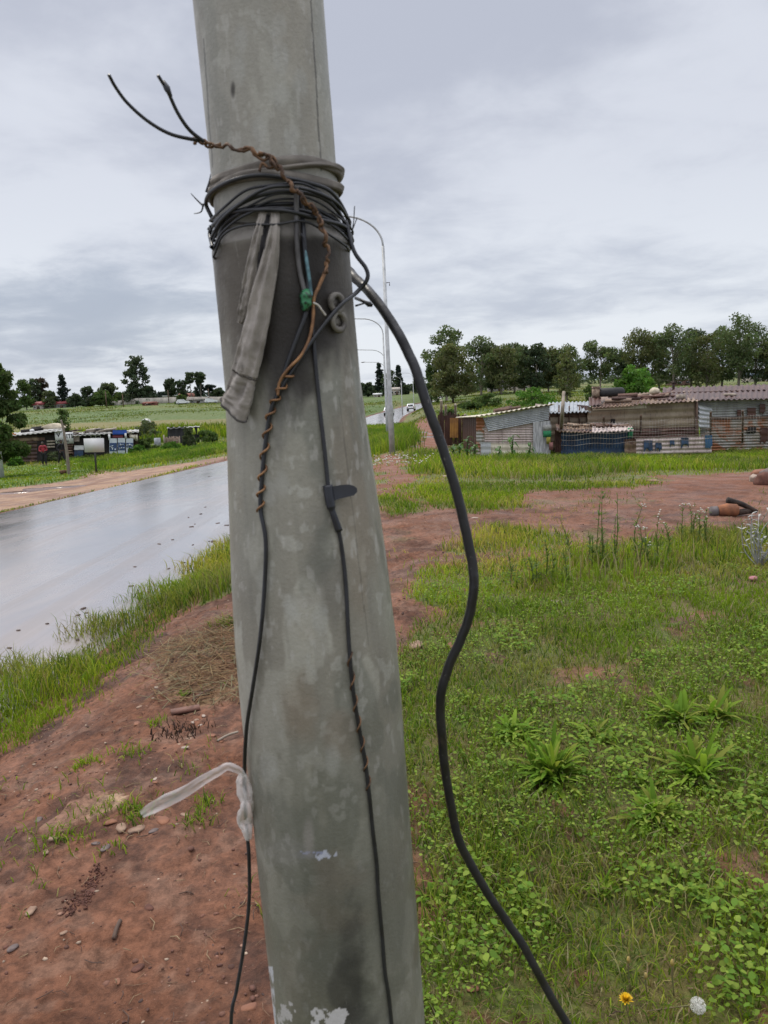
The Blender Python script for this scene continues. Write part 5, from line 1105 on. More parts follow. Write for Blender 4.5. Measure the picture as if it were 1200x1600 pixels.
def person(loc, rz, H, top, trs, label, arms, stride=.16, bend=0.0, shoe=(.05, .045, .045)):
    """origin at the feet, facing -Y before turning; arms: ((elbow, hand), (elbow, hand)) in body heights"""
    t = thing('person', label, 'person', loc); t.rotation_euler = (0, 0, rz); t.scale = (H, H, H)
    bx_ = lambda z: (0, -bend * max(0, z - .52), z)
    J = [((0, 0, .53), .075, .06), (bx_(.64), .068, .05), (bx_(.76), .085, .055), (bx_(.83), .05), (bx_(.865), .032)]
    hd = bx_(.93); J += [((hd[0], hd[1] - .005, .905), .046, .05), ((hd[0], hd[1] - .004, .95), .052, .058), ((hd[0], hd[1], .99), .036, .04)]
    E = [(0, 1), (1, 2), (2, 3), (3, 4), (4, 5), (5, 6), (6, 7)]
    def chain(pts, root):
        k = len(J); J.extend(pts); E.append((root, k)); E.extend([(k + i, k + i + 1) for i in range(len(pts) - 1)])
    for s, (el, ha) in zip((-1, 1), arms):
        sh = bx_(.80); chain([((s * .115, sh[1], .795), .036), ((el[0], el[1], el[2]), .026), ((ha[0], ha[1], ha[2]), .019), ((ha[0] + s * .002, ha[1] - .03, ha[2] - .035), .020, .012), ((ha[0], ha[1] - .045, ha[2] - .06), .012, .008)], 3)
    legs = []
    for s, q in ((-1, stride), (1, -stride)):
        lg = [((s * .055, 0, .49), .058), ((s * .058, q * .45 - .02, .27), .040), ((s * .06, q, .06), .026), ((s * .062, q - .02, .025), .026, .02), ((s * .066, q - .09, .016), .026, .014)]; legs.append(lg); chain(lg, 0)
    skin('body', J, E, SKIN, t)
    # garments follow the limbs a little outside the skin
    g = lambda j, k: (j[0],) + tuple(r_ * k + .006 for r_ in j[1:])
    TJ = [g(J[0], 1.12), g(J[1], 1.15), g(J[2], 1.12), g(J[3], 1.1)]; TE = [(0, 1), (1, 2), (2, 3)]
    for s in (0, 1):
        k = len(TJ); a = J[8 + s * 5: 8 + s * 5 + 3]; TJ += [g(q, 1.25) for q in a]; TE += [(3, k), (k, k + 1), (k + 1, k + 2)]
    skin('jacket', TJ, TE, top, t)
    LJ = [g(J[0], 1.08)]; LE = []
    for lg in legs:
        k = len(LJ); LJ += [g(q, 1.22) for q in lg[:3]]; LE += [(0, k), (k, k + 1), (k + 1, k + 2)]
    skin('trousers', LJ, LE, trs, t)
    sm = simple('shoe_leather', shoe, tuple(c * .6 for c in shoe), .6, 8)
    for lg in legs: skin('shoe', [(lg[3][0], .030, .026), (tuple(np.array(lg[4][0]) + c3(0, -.005, .004)), .026, .018)], [(0, 1)], sm, t, 1)
    import bmesh
    def ball(name, c_, r_, mat, seg=10):
        bm = bmesh.new(); bmesh.ops.create_uvsphere(bm, u_segments=seg, v_segments=seg, radius=1); V = np.array([v.co[:] for v in bm.verts]); F = [np.array([[v.index for v in f.verts] for f in bm.faces if len(f.verts) == n_]) for n_ in (3, 4)]; bm.free()
        o = MB().add(V * np.array(r_) + np.array(c_), [f for f in F if len(f)]).build(name, mat, None, True); o.parent = t; return o
    ball('hair', (hd[0], hd[1] + .012, .972), (.054, .056, .042), DARK); ball('nose', (hd[0], hd[1] - .060, .93), (.009, .012, .012), SKIN, 6)
    for s in (-1, 1): ball('ear', (hd[0] + s * .052, hd[1], .935), (.006, .012, .018), SKIN, 6); ball('eye', (hd[0] + s * .02, hd[1] - .052, .945), (.007, .005, .005), WHITE, 6)
    ball('mouth', (hd[0], hd[1] - .050, .908), (.016, .006, .004), MAR, 6)
    return t
REDJ = simple('red_jacket', (.36, .035, .05), (.24, .02, .035), .8, 5); NAVY = simple('black_trousers', (.018, .018, .022), (.012, .012, .014), .9, 5); BLKJ = simple('black_jacket', (.016, .015, .020), (.010, .010, .012), .85, 5)
pr = GP(70, 727); person(pr, R(25), 36.5 * pr[1] / 1200, REDJ, NAVY, 'person in a red jacket and dark trousers standing by the brown shack', (((-.15, .0, .64), (-.07, -.12, .60)), ((.15, .0, .64), (.06, -.13, .63))), .04)
pb = GP(97.5, 724.5); person(pb, R(65), 37 * pb[1] / 1200, BLKJ, NAVY, 'person in black clothes walking behind the bare trunk', (((-.14, .05, .64), (-.13, -.06, .52)), ((.14, -.03, .63), (.12, -.12, .55))), .15, .12, (.30, .26, .22))
# ------------------------------------------------------------------ trees, far houses, lamp posts, cars
CROWN = leafmat('tree_foliage', .35, .7, .1)
BARKS = {'grey': simple('grey_bark', (.20, .17, .14), (.10, .085, .07), .9, 3, 0, .4, .03, sc=(3, 3, .6)), 'pale': simple('pale_eucalypt_bark', (.36, .31, .26), (.19, .15, .12), .85, 2, 0, .3, .02, sc=(3, 3, .5)), 'dark': simple('dark_bark', (.07, .055, .045), (.04, .03, .026), .9, 3, 0, .4, .03)}
PAL = {'euc': (.100, .130, .060), 'eucb': (.118, .132, .058), 'dark': (.066, .090, .052), 'green': (.080, .122, .040), 'bright': (.085, .175, .032), 'pale': (.10, .125, .065), 'blue': (.035, .050, .042), 'redbr': (.075, .055, .042)}
def clumps_for(kind, Hh, Wd, r_):
    c_ = []
    def add(x, y, z, s, sz=None): c_.append((x, y, z, s, sz or s * .75))
    if kind == 'euc':
        for k in range(46):
            h_ = r_.uniform(.16, 1.0); env = math.sin(math.pi * min(1, .10 + .84 * h_)) ** .5
            a = r_.uniform(0, 6.28); q = env * r_.uniform(0, 1) ** .6; add(math.cos(a) * q * Wd / 2, math.sin(a) * q * Wd / 2, h_ * Hh * .95, Wd * r_.uniform(.12, .22), Wd * r_.uniform(.10, .18))
    elif kind == 'top':
        for k in range(38):
            h_ = r_.uniform(.34, 1.0); a = r_.uniform(0, 6.28); q = r_.uniform(.2, 1) * (.55 + .45 * math.sin(math.pi * (h_ - .4) / .65)); add(math.cos(a) * q * Wd / 2, math.sin(a) * q * Wd / 2, h_ * Hh * .95, Wd * r_.uniform(.10, .17), Wd * r_.uniform(.08, .14))
    elif kind == 'dense':
        for k in range(70):
            h_ = r_.uniform(.17, .97); env = math.sin(math.pi * (.12 + .86 * h_)) ** .55; a = r_.uniform(0, 6.28); q = env * r_.uniform(.0, 1) ** .5
            add(math.cos(a) * q * Wd / 2 * .9, math.sin(a) * q * Wd / 2 * .9, h_ * Hh, Wd * r_.uniform(.08, .15))
    elif kind == 'bush':
        for k in range(42):
            a = r_.uniform(0, 6.28); h_ = r_.uniform(.08, .92); q = math.sqrt(max(0, 1 - h_ ** 2)) * r_.uniform(0, 1) ** .5; add(math.cos(a) * q * Wd * .46, math.sin(a) * q * Wd * .46, h_ * Hh, Wd * r_.uniform(.07, .13), Hh * r_.uniform(.08, .15))
    elif kind == 'column':
        for k in range(46):
            h_ = r_.uniform(.10, .98); env = (math.sin(math.pi * (.22 + .72 * h_))) ** .7; a = r_.uniform(0, 6.28); q = env * r_.uniform(0, 1) ** .6; add(math.cos(a) * q * Wd / 2 * .9, math.sin(a) * q * Wd / 2 * .9, h_ * Hh, Wd * r_.uniform(.16, .26))
    elif kind == 'conifer':
        for lv in range(9):
            h_ = .22 + .76 * lv / 8; rr = (1.02 - h_) ** .8 * Wd * .55
            for k in range(7):
                a = k * .9 + lv * .5 + r_.uniform(-.4, .4); q = r_.uniform(.2, 1.1); add(math.cos(a) * rr * q, math.sin(a) * rr * q, (h_ + r_.uniform(-.035, .035)) * Hh, Wd * r_.uniform(.07, .14), Hh * r_.uniform(.02, .05))
        for k in range(6): add(0, 0, (.3 + .11 * k) * Hh, Wd * .10, Hh * .05)
    elif kind == 'umbrella':
        for lv, rr in ((.70, .5), (.80, .8), (.90, 1.0), (.96, .7)):
            for k in range(7): a = k * .95 + lv * 9; q = r_.uniform(.35, 1.0) * rr; add(math.cos(a) * q * Wd / 2, math.sin(a) * q * Wd / 2, lv * Hh, Wd * r_.uniform(.09, .18), Hh * r_.uniform(.02, .05))
    return c_
def tree(name, label, cat, base, Hh, Wd, kind, pal, leaf, n=1600, bark='grey', trunk=.28, group=None, seed=1, lean=0.0, white_base=0, fork=1):
    r_ = np.random.default_rng(seed * 31 + 5); t = thing(name, label, cat, base, group); base = np.asarray(base, float)
    cl_ = clumps_for(kind, Hh, Wd, r_); b = MB(); r0 = Hh * (.017 if kind != 'bush' else .03)
    top = .88 * Hh if kind not in ('bush',) else .5 * Hh
    tp = spline([base - c3(0, 0, .4), base + c3(lean * .2 * Hh, 0, .3 * top), base + c3(lean * .5 * Hh + r_.normal(0, .01) * Hh, 0, .65 * top), base + c3(lean * Hh, 0, top)], 6)
    b.tube(tp, np.linspace(r0 * 1.25, r0 * .25, len(tp)), 7)
    for x, y, z, s, sz in cl_[::2]:
        zb = max(.15 * Hh, z - Hh * r_.uniform(.12, .25)); f_ = min(1, zb / top); p0 = tp[int(f_ * (len(tp) - 1))]; p1 = base + c3(x + lean * z, y, z)
        b.tube(spline([p0, (p0 + p1) / 2 + c3(0, 0, Hh * .01), p1], 4), np.linspace(r0 * .42 * (1 - .6 * f_), r0 * .08, 9), 5)
    b.build('trunk', BARKS[bark], t, smooth=True)
    if white_base:
        MB().tube([base, base + c3(0, 0, white_base)], [r0 * 1.32, r0 * 1.22], 10).build('painted_band', WHITE, t, smooth=True)
    wts = np.array([c_[3] ** 2 * c_[4] for c_ in cl_]) ** .6; wts /= wts.sum(); idx = r_.choice(len(cl_), n, p=wts); C_ = np.array(cl_)[idx]
    dr = r_.normal(0, 1, (n, 3)); dr /= np.linalg.norm(dr, axis=1)[:, None]; rad = r_.uniform(.35, 1.12, n) ** .6
    Q = C_[:, :3] + dr * rad[:, None] * np.stack([C_[:, 3], C_[:, 3], C_[:, 4]], -1); Q[:, 0] += lean * Q[:, 2]
    Q = Q + base; u = r_.normal(0, 1, (n, 3)); u[:, 2] -= .5 * (kind in ('euc', 'top', 'dense')); u /= np.linalg.norm(u, axis=1)[:, None]
    v = np.cross(u, r_.normal(0, 1, (n, 3))); v /= np.linalg.norm(v, axis=1)[:, None]; sz = leaf * r_.uniform(.55, 1.35, n)
    V = np.stack([Q - u * sz[:, None], Q + v * sz[:, None] * .42, Q + u * sz[:, None], Q - v * sz[:, None] * .42], 1).reshape(-1, 3)
    tone = r_.uniform(.72, 1.28, len(cl_))[idx] * r_.uniform(.85, 1.15, n)
    cc = np.array(PAL[pal]) * tone[:, None] * (1 + r_.normal(0, .07, (n, 3)))
    b = MB(); b.add(V, np.arange(4 * n).reshape(-1, 4), np.repeat(np.clip(cc, .008, 1), 4, 0)); b.build('crown', CROWN, t)
    return t
def tpx(name, label, cat, px_, Y, ytop, wpx, kind, pal, n=1500, bark='grey', group=None, leafpx=2.6, **k):
    base = onground(px_, Y); dep = float((base - EYE) @ CF); top = proj(base + c3(0, 0, 1))[1]; by = proj(base)[1]
    Hh = (by - ytop) * dep / FPX * 1.0; Wd = wpx * dep / FPX
    return tree(name, label, cat, base, Hh, Wd, kind, pal, leafpx * dep / FPX, n, bark, seed=int(px_ * 7 + Y), group=group, **k)
# the tree at the left edge and the small one behind the brown shack
bL = GP(3, 746); dL = float(bL[1])
tree('broadleaf_tree', 'dark dense tree at the left edge with white painted trunk base', 'tree', bL, 178 * dL / 1200, 92 * dL / 1200, 'dense', 'green', .17, 15000, 'dark', seed=3, white_base=2.4, lean=-.02)
tpx('small_tree', 'small round dark tree behind the brown shack and the white board', 'tree', 105, YS + 9, 641, 24, 'column', 'green', 900)
# skyline on the left
SK = [(8, 240, 596, 40, 'bush', 'dark', 'dark rounded tree on the far skyline, partly behind the edge tree'), (42, 235, 596, 22, 'column', 'green', 'light green tree on the far skyline right of the edge tree'), (56, 245, 593, 26, 'dense', 'dark', 'dark broad tree on the far skyline left of the red roof'), (67, 248, 590, 20, 'top', 'redbr', 'thin brownish half bare tree on the far skyline'),
 (80, 238, 611, 30, 'bush', 'pale', 'pale rounded tree directly behind the red roofed house'), (101, 240, 588, 24, 'conifer', 'blue', 'layered dark conifer on the far skyline right of the red roof'), (118, 236, 616, 26, 'bush', 'dark', 'low dark bush on the far skyline right of the layered conifer'), (139, 240, 605, 26, 'bush', 'dark', 'dark round tree on the far skyline left of the pale domed tree'), (172, 250, 599, 34, 'bush', 'pale', 'pale domed tree on the far skyline'), (160, 240, 611, 34, 'bush', 'green', 'dark green bushy tree before the pale domed tree'), (192, 243, 613, 28, 'bush', 'green', 'bushy tree on the far skyline left of the tall column tree'),
 (218, 246, 557, 38, 'dense', 'dark', 'tallest tree on the left skyline, dark and column shaped'), (208, 242, 605, 30, 'bush', 'dark', 'dark bush at the left foot of the tall column tree'), (236, 243, 604, 26, 'bush', 'dark', 'dark bush at the right foot of the tall column tree'), (254, 260, 612, 24, 'bush', 'blue', 'low bluish bushes on the skyline between tall tree and umbrella pines'), (268, 250, 592, 20, 'top', 'dark', 'dark tree on the skyline left of the umbrella pines'), (288, 250, 593, 18, 'top', 'dark', 'ragged dark tree just left of the thin umbrella pine'), (284, 232, 617, 18, 'bush', 'green', 'low round bush before the pale long wall'),
 (300, 248, 583, 15, 'umbrella', 'dark', 'thin umbrella pine, left of the two on the skyline'), (315, 246, 583, 20, 'umbrella', 'dark', 'umbrella pine with spreading top, right of the two on the skyline'), (314, 256, 598, 18, 'bush', 'blue', 'bluish round tree behind the right umbrella pine'), (329, 256, 602, 14, 'umbrella', 'blue', 'small flat topped tree on the skyline right of the umbrella pines'), (342, 256, 607, 24, 'bush', 'dark', 'dark bush on the skyline at the near pole edge')]
for x_, Y, yt, w_, kd, pa, lb in SK:
    tpx({'conifer': 'conifer_tree', 'umbrella': 'umbrella_pine', 'bush': 'bushy_tree'}.get(kd, 'skyline_tree'), lb, 'tree', x_, Y, yt, w_ * 1.12, kd, pa, 4200 if yt < 560 else 2600 if w_ > 30 else 1500 if w_ > 18 else 900, group='trees on the left skyline', leafpx=2.3)
# beyond the road, right of the pole
for x_, Y, yt, w_, kd, pa, lb in [(560, 330, 600, 34, 'bush', 'dark', 'dark low tree mass right behind the near pole'), (576, 330, 599, 26, 'bush', 'dark', 'dark bush left of the round roadside tree'), (594, 335, 571, 22, 'conifer', 'blue', 'ragged conifer left of the round roadside tree'), (610, 330, 580, 34, 'bush', 'dark', 'round dark tree behind the first distant lamp post'), (624, 338, 573, 18, 'conifer', 'blue', 'ragged conifer right of the round roadside tree'), (634, 326, 602, 12, 'bush', 'dark', 'small dark bush beside the pale far building'), (655, 340, 590, 26, 'bush', 'dark', 'dark bush behind the bend of the road')]:
    tpx('conifer_tree' if kd == 'conifer' else 'bushy_tree', lb, 'tree', x_, Y, yt, w_, kd, pa, 1100, group='trees beyond the road')
tpx('eucalyptus_tree', 'tall open crowned gum tree behind the drooping roadside tree', 'tree', 698, 150, 514, 70, 'top', 'euc', 3400, 'pale')
tpx('drooping_tree', 'broad dense drooping tree beside the bend of the road', 'tree', 708, 128, 544, 80, 'dense', 'eucb', 7000, 'dark')
tpx('bushy_tree', 'bright leafy tree left of the drooping roadside tree', 'tree', 674, 150, 568, 30, 'bush', 'green', 1300)
EU = [(752, 162, 530, 44, 'euc', 'left end of the gum tree row, next to the drooping tree'), (768, 170, 536, 30, 'euc', 'narrow dark gum tree, second in the row'), (783, 160, 541, 34, 'euc', 'gum tree, third in the row from the drooping tree'), (804, 164, 532, 34, 'euc', 'tall gum tree with rounded top, fourth in the row'), (819, 172, 545, 26, 'euc', 'narrow gum tree with dark crown, fifth in the row'), (838, 163, 539, 32, 'euc', 'gum tree, sixth in the row, before the pale trunked sapling'), (857, 168, 544, 28, 'euc', 'gum tree, seventh in the row, left of the sapling'), (886, 166, 538, 40, 'euc', 'brownish gum tree right behind the pale trunked sapling'), (938, 172, 536, 44, 'top', 'lone open gum tree with sky on both sides'), (974, 190, 553, 22, 'euc', 'small dark gum tree left of the right hand grove'), (1002, 176, 518, 44, 'euc', 'dark gum tree at the left end of the right hand grove'), (1030, 182, 528, 36, 'euc', 'gum tree in the right grove behind the bright bush'), (1052, 170, 511, 50, 'euc', 'wide gum tree in the middle of the right grove'), (1080, 180, 516, 40, 'euc', 'dark gum tree right of the wide middle one'), (1104, 166, 524, 38, 'euc', 'low hanging gum tree left of the tallest right one'), (1128, 176, 514, 36, 'euc', 'gum tree just left of the tallest right one'), (1154, 162, 497, 62, 'top', 'tallest gum tree of the right grove with open spreading crown'), (1180, 170, 516, 42, 'euc', 'gum tree right of the tallest one by the picture edge'), (1204, 168, 530, 40, 'euc', 'gum tree cut by the right edge of the picture')]
for i, (x_, Y, yt, w_, kd, lb) in enumerate(EU):
    tpx('eucalyptus_tree', lb if lb[0] != 'l' or 'gum' in lb else lb, 'tree', x_, Y, yt, w_ * 1.4, kd, ['euc', 'dark', 'eucb', 'euc'][i % 4], 4200, ['pale', 'grey', 'pale'][i % 3], group='gum trees on the right', leafpx=2.3)
tpx('young_gum_tree', 'slim young olive gum sapling with pale thin trunk behind the shacks', 'tree', 886, 95, 540, 36, 'column', 'eucb', 1700, 'pale')
bb = onground(992, 58); tree('green_bush', 'bright green leafy bush behind the tyre on the shack roof', 'bush', bb + c3(0, 0, 0), (proj(bb)[1] - 574) * 58 / 1200, 88 * 58 / 1200, 'bush', 'bright', .17, 4600, 'dark', seed=77)
for i, (x_, Y, yt, w_, lb) in enumerate([(760, 92, 615, 60, 'low green scrub mound left of the larger mound in the field'), (832, 92, 606, 84, 'large green scrub mound in the field beyond the shacks'), (925, 105, 603, 40, 'small green scrub mound left of the bright bush'), (735, 80, 628, 46, 'low scrub beside the road left of the mounds'), (700, 62, 640, 40, 'low dark scrub behind the scrap fence')]):
    bb = onground(x_, Y); by = proj(bb)[1]; tree('scrub_bush', lb, 'bush', bb, max(.6, (by - yt) * Y / 1200), w_ * Y / 1200, 'bush', 'green' if i != 1 else 'bright', 2.6 * Y / 1200, 1500, 'dark', seed=100 + i, group='scrub in the field')
# distant low wood behind everything on both sides
def woods(t0, t1, Y, h_, name, label, seed, pal, n):
    r_ = np.random.default_rng(seed); tt_ = r_.uniform(t0, t1, n); yy = Y + r_.uniform(0, 30, n); X = tt_ * yy; prof = h_ * (.45 + .75 * fbm(tt_ * 40, 0 * tt_, 0, seed, 3)); z = terrain(X, yy) + prof * r_.uniform(0, 1, n) ** .7
    Q = np.stack([X, yy, z], -1); u = r_.normal(0, 1, (n, 3)); u /= np.linalg.norm(u, axis=1)[:, None]; v = np.cross(u, r_.normal(0, 1, (n, 3))); v /= np.linalg.norm(v, axis=1)[:, None]; s_ = 2.2 * Y / 1200 * r_.uniform(.6, 1.4, n)
    V = np.stack([Q - u * s_[:, None], Q + v * s_[:, None] * .6, Q + u * s_[:, None], Q - v * s_[:, None] * .6], 1).reshape(-1, 3)
    MB().add(V, np.arange(4 * n).reshape(-1, 4), np.repeat(np.array(PAL[pal]) * r_.uniform(.6, 1.4, (n, 1)), 4, 0)).build(name, CROWN, label=label, cat='wood', kind='stuff')
woods(-.62, -.20, 275, 4.0, 'far_wood', 'low dark belt of far trees behind the left skyline', 5, 'blue', 5000)
woods(-.10, .10, 380, 5.5, 'far_wood', 'low dark belt of far trees where the road disappears', 6, 'blue', 3500)
woods(.10, .62, 330, 5.0, 'far_wood', 'low dark belt of far trees behind the gum trees', 7, 'dark', 6500)
woods(.12, .26, 215, 3.2, 'hedge_belt', 'dark undergrowth under the gum tree row', 8, 'dark', 4200)
# reeds in the left field
X, Y = fan(72, 98, -.52, -.12, lambda y: 9); n = len(X); hh = rng.uniform(.4, 1.2, n)
MB().add(*blades(X, Y, hh, rng.uniform(.08, .16, n), pick(n, X, Y, .04, c3(.75, .8, .7)), .35)).build('reed_belt', GRASS, label='dark green reeds between the far shacks and the field', cat='reeds', kind='stuff')
# sparse taller tufts that break up the fields
X, Y = fan(75, 240, -.6, .6, lambda y: 4200 / y ** 1.4); k = offroad(X, Y, 1.5) & (fbm(X * .08, Y * .05, 0, 611, 4) + rng.normal(0, .08, len(X)) > .52); X, Y = X[k], Y[k]; n = len(X)
MB().add(*blades(X, Y, rng.uniform(.10, .35, n), .0007 * Y * rng.uniform(.6, 1.4, n), pick(n, X, Y, .02) * .60, 1.1)).build('field_tufts', GRASS, label='rough grass tufts scattered over the far fields', cat='grass', kind='stuff')
# bushes round the far shacks
for i, (x_, y_, h_, w_, lb) in enumerate([(128, 716, 20, 30, 'green bush left of the blank signboard post'), (228, 708, 24, 44, 'green bush right of the poster panels'), (232, 690, 34, 46, 'tall olive shrub behind the poster shack right end'), (214, 712, 16, 34, 'low dense bush just below the poster panels'), (296, 702, 34, 20, 'olive shrub standing before the yellow green cloths'), (268, 706, 14, 36, 'low green bush before the pallet fence'), (325, 692, 20, 40, 'low scrub right of the black stall'), (86, 721, 14, 26, 'low dark bush between the two standing people'), (24, 727, 12, 26, 'dark weeds at the foot of the edge tree'), (58, 718, 12, 20, 'small shrub at the brown shack wall')]):
    bb = GP(x_, y_); tree('shrub', lb, 'bush', bb, h_ * bb[1] / 1200, w_ * bb[1] / 1200, 'bush', ['bright', 'green', 'pale', 'bright', 'pale'][i % 5], .16, 1100, 'dark', seed=200 + i, group='shrubs round the far shacks')
# ---- far houses
ROOFR = simple('red_tin_roof', (.30, .055, .06), (.22, .04, .045), .6, 1); ROOFB = simple('terracotta_roof', (.24, .09, .06), (.17, .06, .045), .8, 1); PLAST = simple('pale_plaster', (.46, .42, .37), (.36, .32, .28), .9, .6); GREYW = simple('grey_wall', (.30, .29, .28), (.22, .21, .2), .9, .6); GLS = simple('dark_glass', (.03, .035, .04), None, .15, 2)
def house(name, label, px_, Y, wpx, wallpx, roofpx, wall, roof, depth=7, cat='house', gable=True, nwin=3, lift=0):
    bb = onground(px_, Y) + c3(0, 0, lift); k = Y / 1200; t = thing(name, label, cat, bb); wd, wh, rh = wpx * k, wallpx * k, roofpx * k
    MB().box(bb + c3(0, depth / 2, wh / 2 - .5), (wd, depth, wh + 1)).build('wall', wall, t)
    b = MB(); o_ = .35
    if gable: b.prism([bb + c3(-wd / 2 - o_, -o_, wh), bb + c3(-wd / 2 - o_, depth / 2, wh + rh), bb + c3(-wd / 2 - o_, depth + o_, wh)], (wd + 2 * o_, 0, 0))
    else: b.box(bb + c3(0, depth / 2, wh + rh / 2), (wd + .6, depth + .6, max(.15, rh)))
    b.build('roof', roof, t)
    for i in range(nwin):
        x_ = (i + .5) / nwin * wd - wd / 2; f_ = MB().box(bb + c3(x_, -.03, wh * .55), (min(1.3, wd / nwin * .5), .10, wh * .36)).build('window', WHITE, t); MB().box(bb + c3(x_, -.07, wh * .55), (min(1.1, wd / nwin * .42), .06, wh * .29)).build('pane', GLS, f_)
    MB().box(bb + c3(wd * .18, -.05, wh * .36), (.9, .08, wh * .72)).build('door', WOODB, t)
    return t
house('farm_house', 'far house with bright red roof on the left hillside', 92, 236, 24, 6, 5, GREYW, ROOFR); house('farm_house', 'small far house with dull red roof left of the bright red one', 58, 234, 12, 7, 5, PLAST, ROOFR, nwin=2)
house('farm_house', 'far house with terracotta roof behind the long pale wall', 288, 262, 20, 8, 6, PLAST, ROOFB); house('farm_shed', 'far shed with white flat roof left of the terracotta house', 266, 256, 20, 10, 1.5, GREYW, WHITE, 6, 'shed', False, 2)
house('brick_shed', 'low reddish brick shed at the top of the left field', 231, 222, 17, 3.5, 2.5, ROOFB, ROOFB, 5, 'shed', True, 1); house('farm_shed', 'grey low shed before the umbrella pines', 306, 236, 20, 5, 1, GREYW, GREYW, 5, 'shed', False, 2)
house('far_house', 'pale far house right of the round roadside tree', 618, 318, 14, 8, 4, PLAST, PLAST); house('far_house', 'low white far house left of the round roadside tree', 590, 318, 12, 4, 2, PLAST, WHITE, nwin=2)
house('far_house', 'grey gabled house under the gum tree row', 778, 190, 20, 12, 6, GREYW, GREYW, nwin=2); house('far_house', 'long pale low house under the gum tree row', 822, 192, 46, 7, 2, PLAST, GREYW, 6, 'house', False, 5)
house('far_house', 'brown house under the right hand grove', 1068, 215, 26, 9, 5, simple('brown_brick', (.15, .08, .06), (.1, .055, .045), .9, 2), GREYW, nwin=2); house('far_house', 'blue roofed house at the far right behind the gum trees', 1188, 240, 26, 9, 5, PLAST, simple('blue_grey_roof', (.10, .14, .20), (.08, .11, .15), .7, 2), nwin=2)
# long pale boundary wall
wl = thing('boundary_wall', 'long pale boundary wall along the top of the left field', 'wall', onground(255, 240)); b = MB()
xs = np.linspace(168, 352, 16)
for a_, c_ in zip(xs[:-1], xs[1:]):
    p, q = onground(a_, 240), onground(c_, 240); b.prism([p - c3(0, 0, 1), q - c3(0, 0, 1), q + c3(0, 0, 1.5 + .4 * (a_ > 200)), p + c3(0, 0, 1.5 + .4 * (a_ > 200))], (0, .25, 0))
b.build('wall_face', simple('pale_block_wall', (.42, .39, .34), (.33, .30, .26), .9, .5), wl)
for x_, Y, yt in ((167, 210, 612), (264, 236, 610), (193, 215, 616), (327, 236, 608)):
    bb = onground(x_, Y); MB().tube([bb - c3(0, 0, .3), bb + c3(0, 0, (proj(bb)[1] - yt) * Y / 1200)], .12, 6).build('utility_pole', WOODB, label='thin far utility pole on the left hillside, ' + {167: 'below the pale domed tree', 264: 'before the white roofed shed', 193: 'left of the tall column tree', 327: 'right of the umbrella pines'}[x_], cat='pole', group='far utility poles', loc=bb)
# ---- lamp posts along the road
LST = simple('lamp_galvanised', (.46, .47, .47), (.34, .35, .35), .5, 5, .2)
def lamp(base, h_, label, s=1.0, arm=2.6):
    t = thing('street_lamp', label, 'street lamp', base, 'street lamps along the road'); base = np.asarray(base, float)
    top = base + c3(0, 0, h_ * .86)
    MB().tube([base - c3(0, 0, .2), base + c3(0, 0, 1.6), base + c3(0, 0, 1.7), top], [.10, .097, .08, .048], 12).build('shaft', LST, t, smooth=True)
    a = np.linspace(0, math.pi / 2, 10); c_ = [top + c3(-arm * .52 * (1 - math.cos(q)), 0, h_ * .125 * math.sin(q)) for q in a] + [top + c3(-arm, 0, h_ * .135)]
    MB().tube(spline(c_, 5), .034, 8).build('arm', LST, t, smooth=True)
    hd = top + c3(-arm - .22, 0, h_ * .135); b = MB(); G_ = []
    for x_, w_, th_ in ((.24, .03, .03), (.14, .08, .06), (0, .12, .07), (-.2, .10, .05), (-.3, .03, .02)): G_.append([hd + c3(x_, w_ * math.cos(q), th_ * math.sin(q) - .02 * (x_ < .1)) for q in np.linspace(0, 2 * math.pi, 12, endpoint=False)])
    b.grid(np.array(G_), closed=True); b.build('lamp_head', simple('lamp_shell', (.20, .20, .20), (.13, .13, .13), .5, 8), t, smooth=True)
    return t
B1 = GP(613, 709); D1 = float((B1 - EYE) @ CF)
lm1 = lamp(B1, (proj(B1)[1] - 335) * D1 / 1200 * .97, 'nearest grey street lamp right of the big pole with a tall curved arm')
b = MB(); q = P(603, 442, B1[1]); b.tube([q, q + c3(.12, 0, .01), q + c3(.12, 0, -.10)], .014, 6); b.build('bracket', DKIRON, lm1)
for x_, Y, yt, lb in ((606, 52, 499, 'second street lamp, its arm just below the nearest lamp arm'), (606, 80, 547, 'third street lamp lined up behind the nearest one'), (606, 104, 566, 'fourth street lamp with short visible arm behind the nearest shaft'), (629, 143, 588, 'street lamp standing right of the nearest one by the white car'), (647, 176, 583, 'street lamp right of the white car on the bend'), (674, 215, 590, 'street lamp left of the drooping tree'), (683, 270, 600, 'farthest street lamp by the drooping tree trunk')):
    bb = onground(x_, Y); lamp(bb, (proj(bb)[1] - yt) * Y / 1200, lb, arm=2.7)
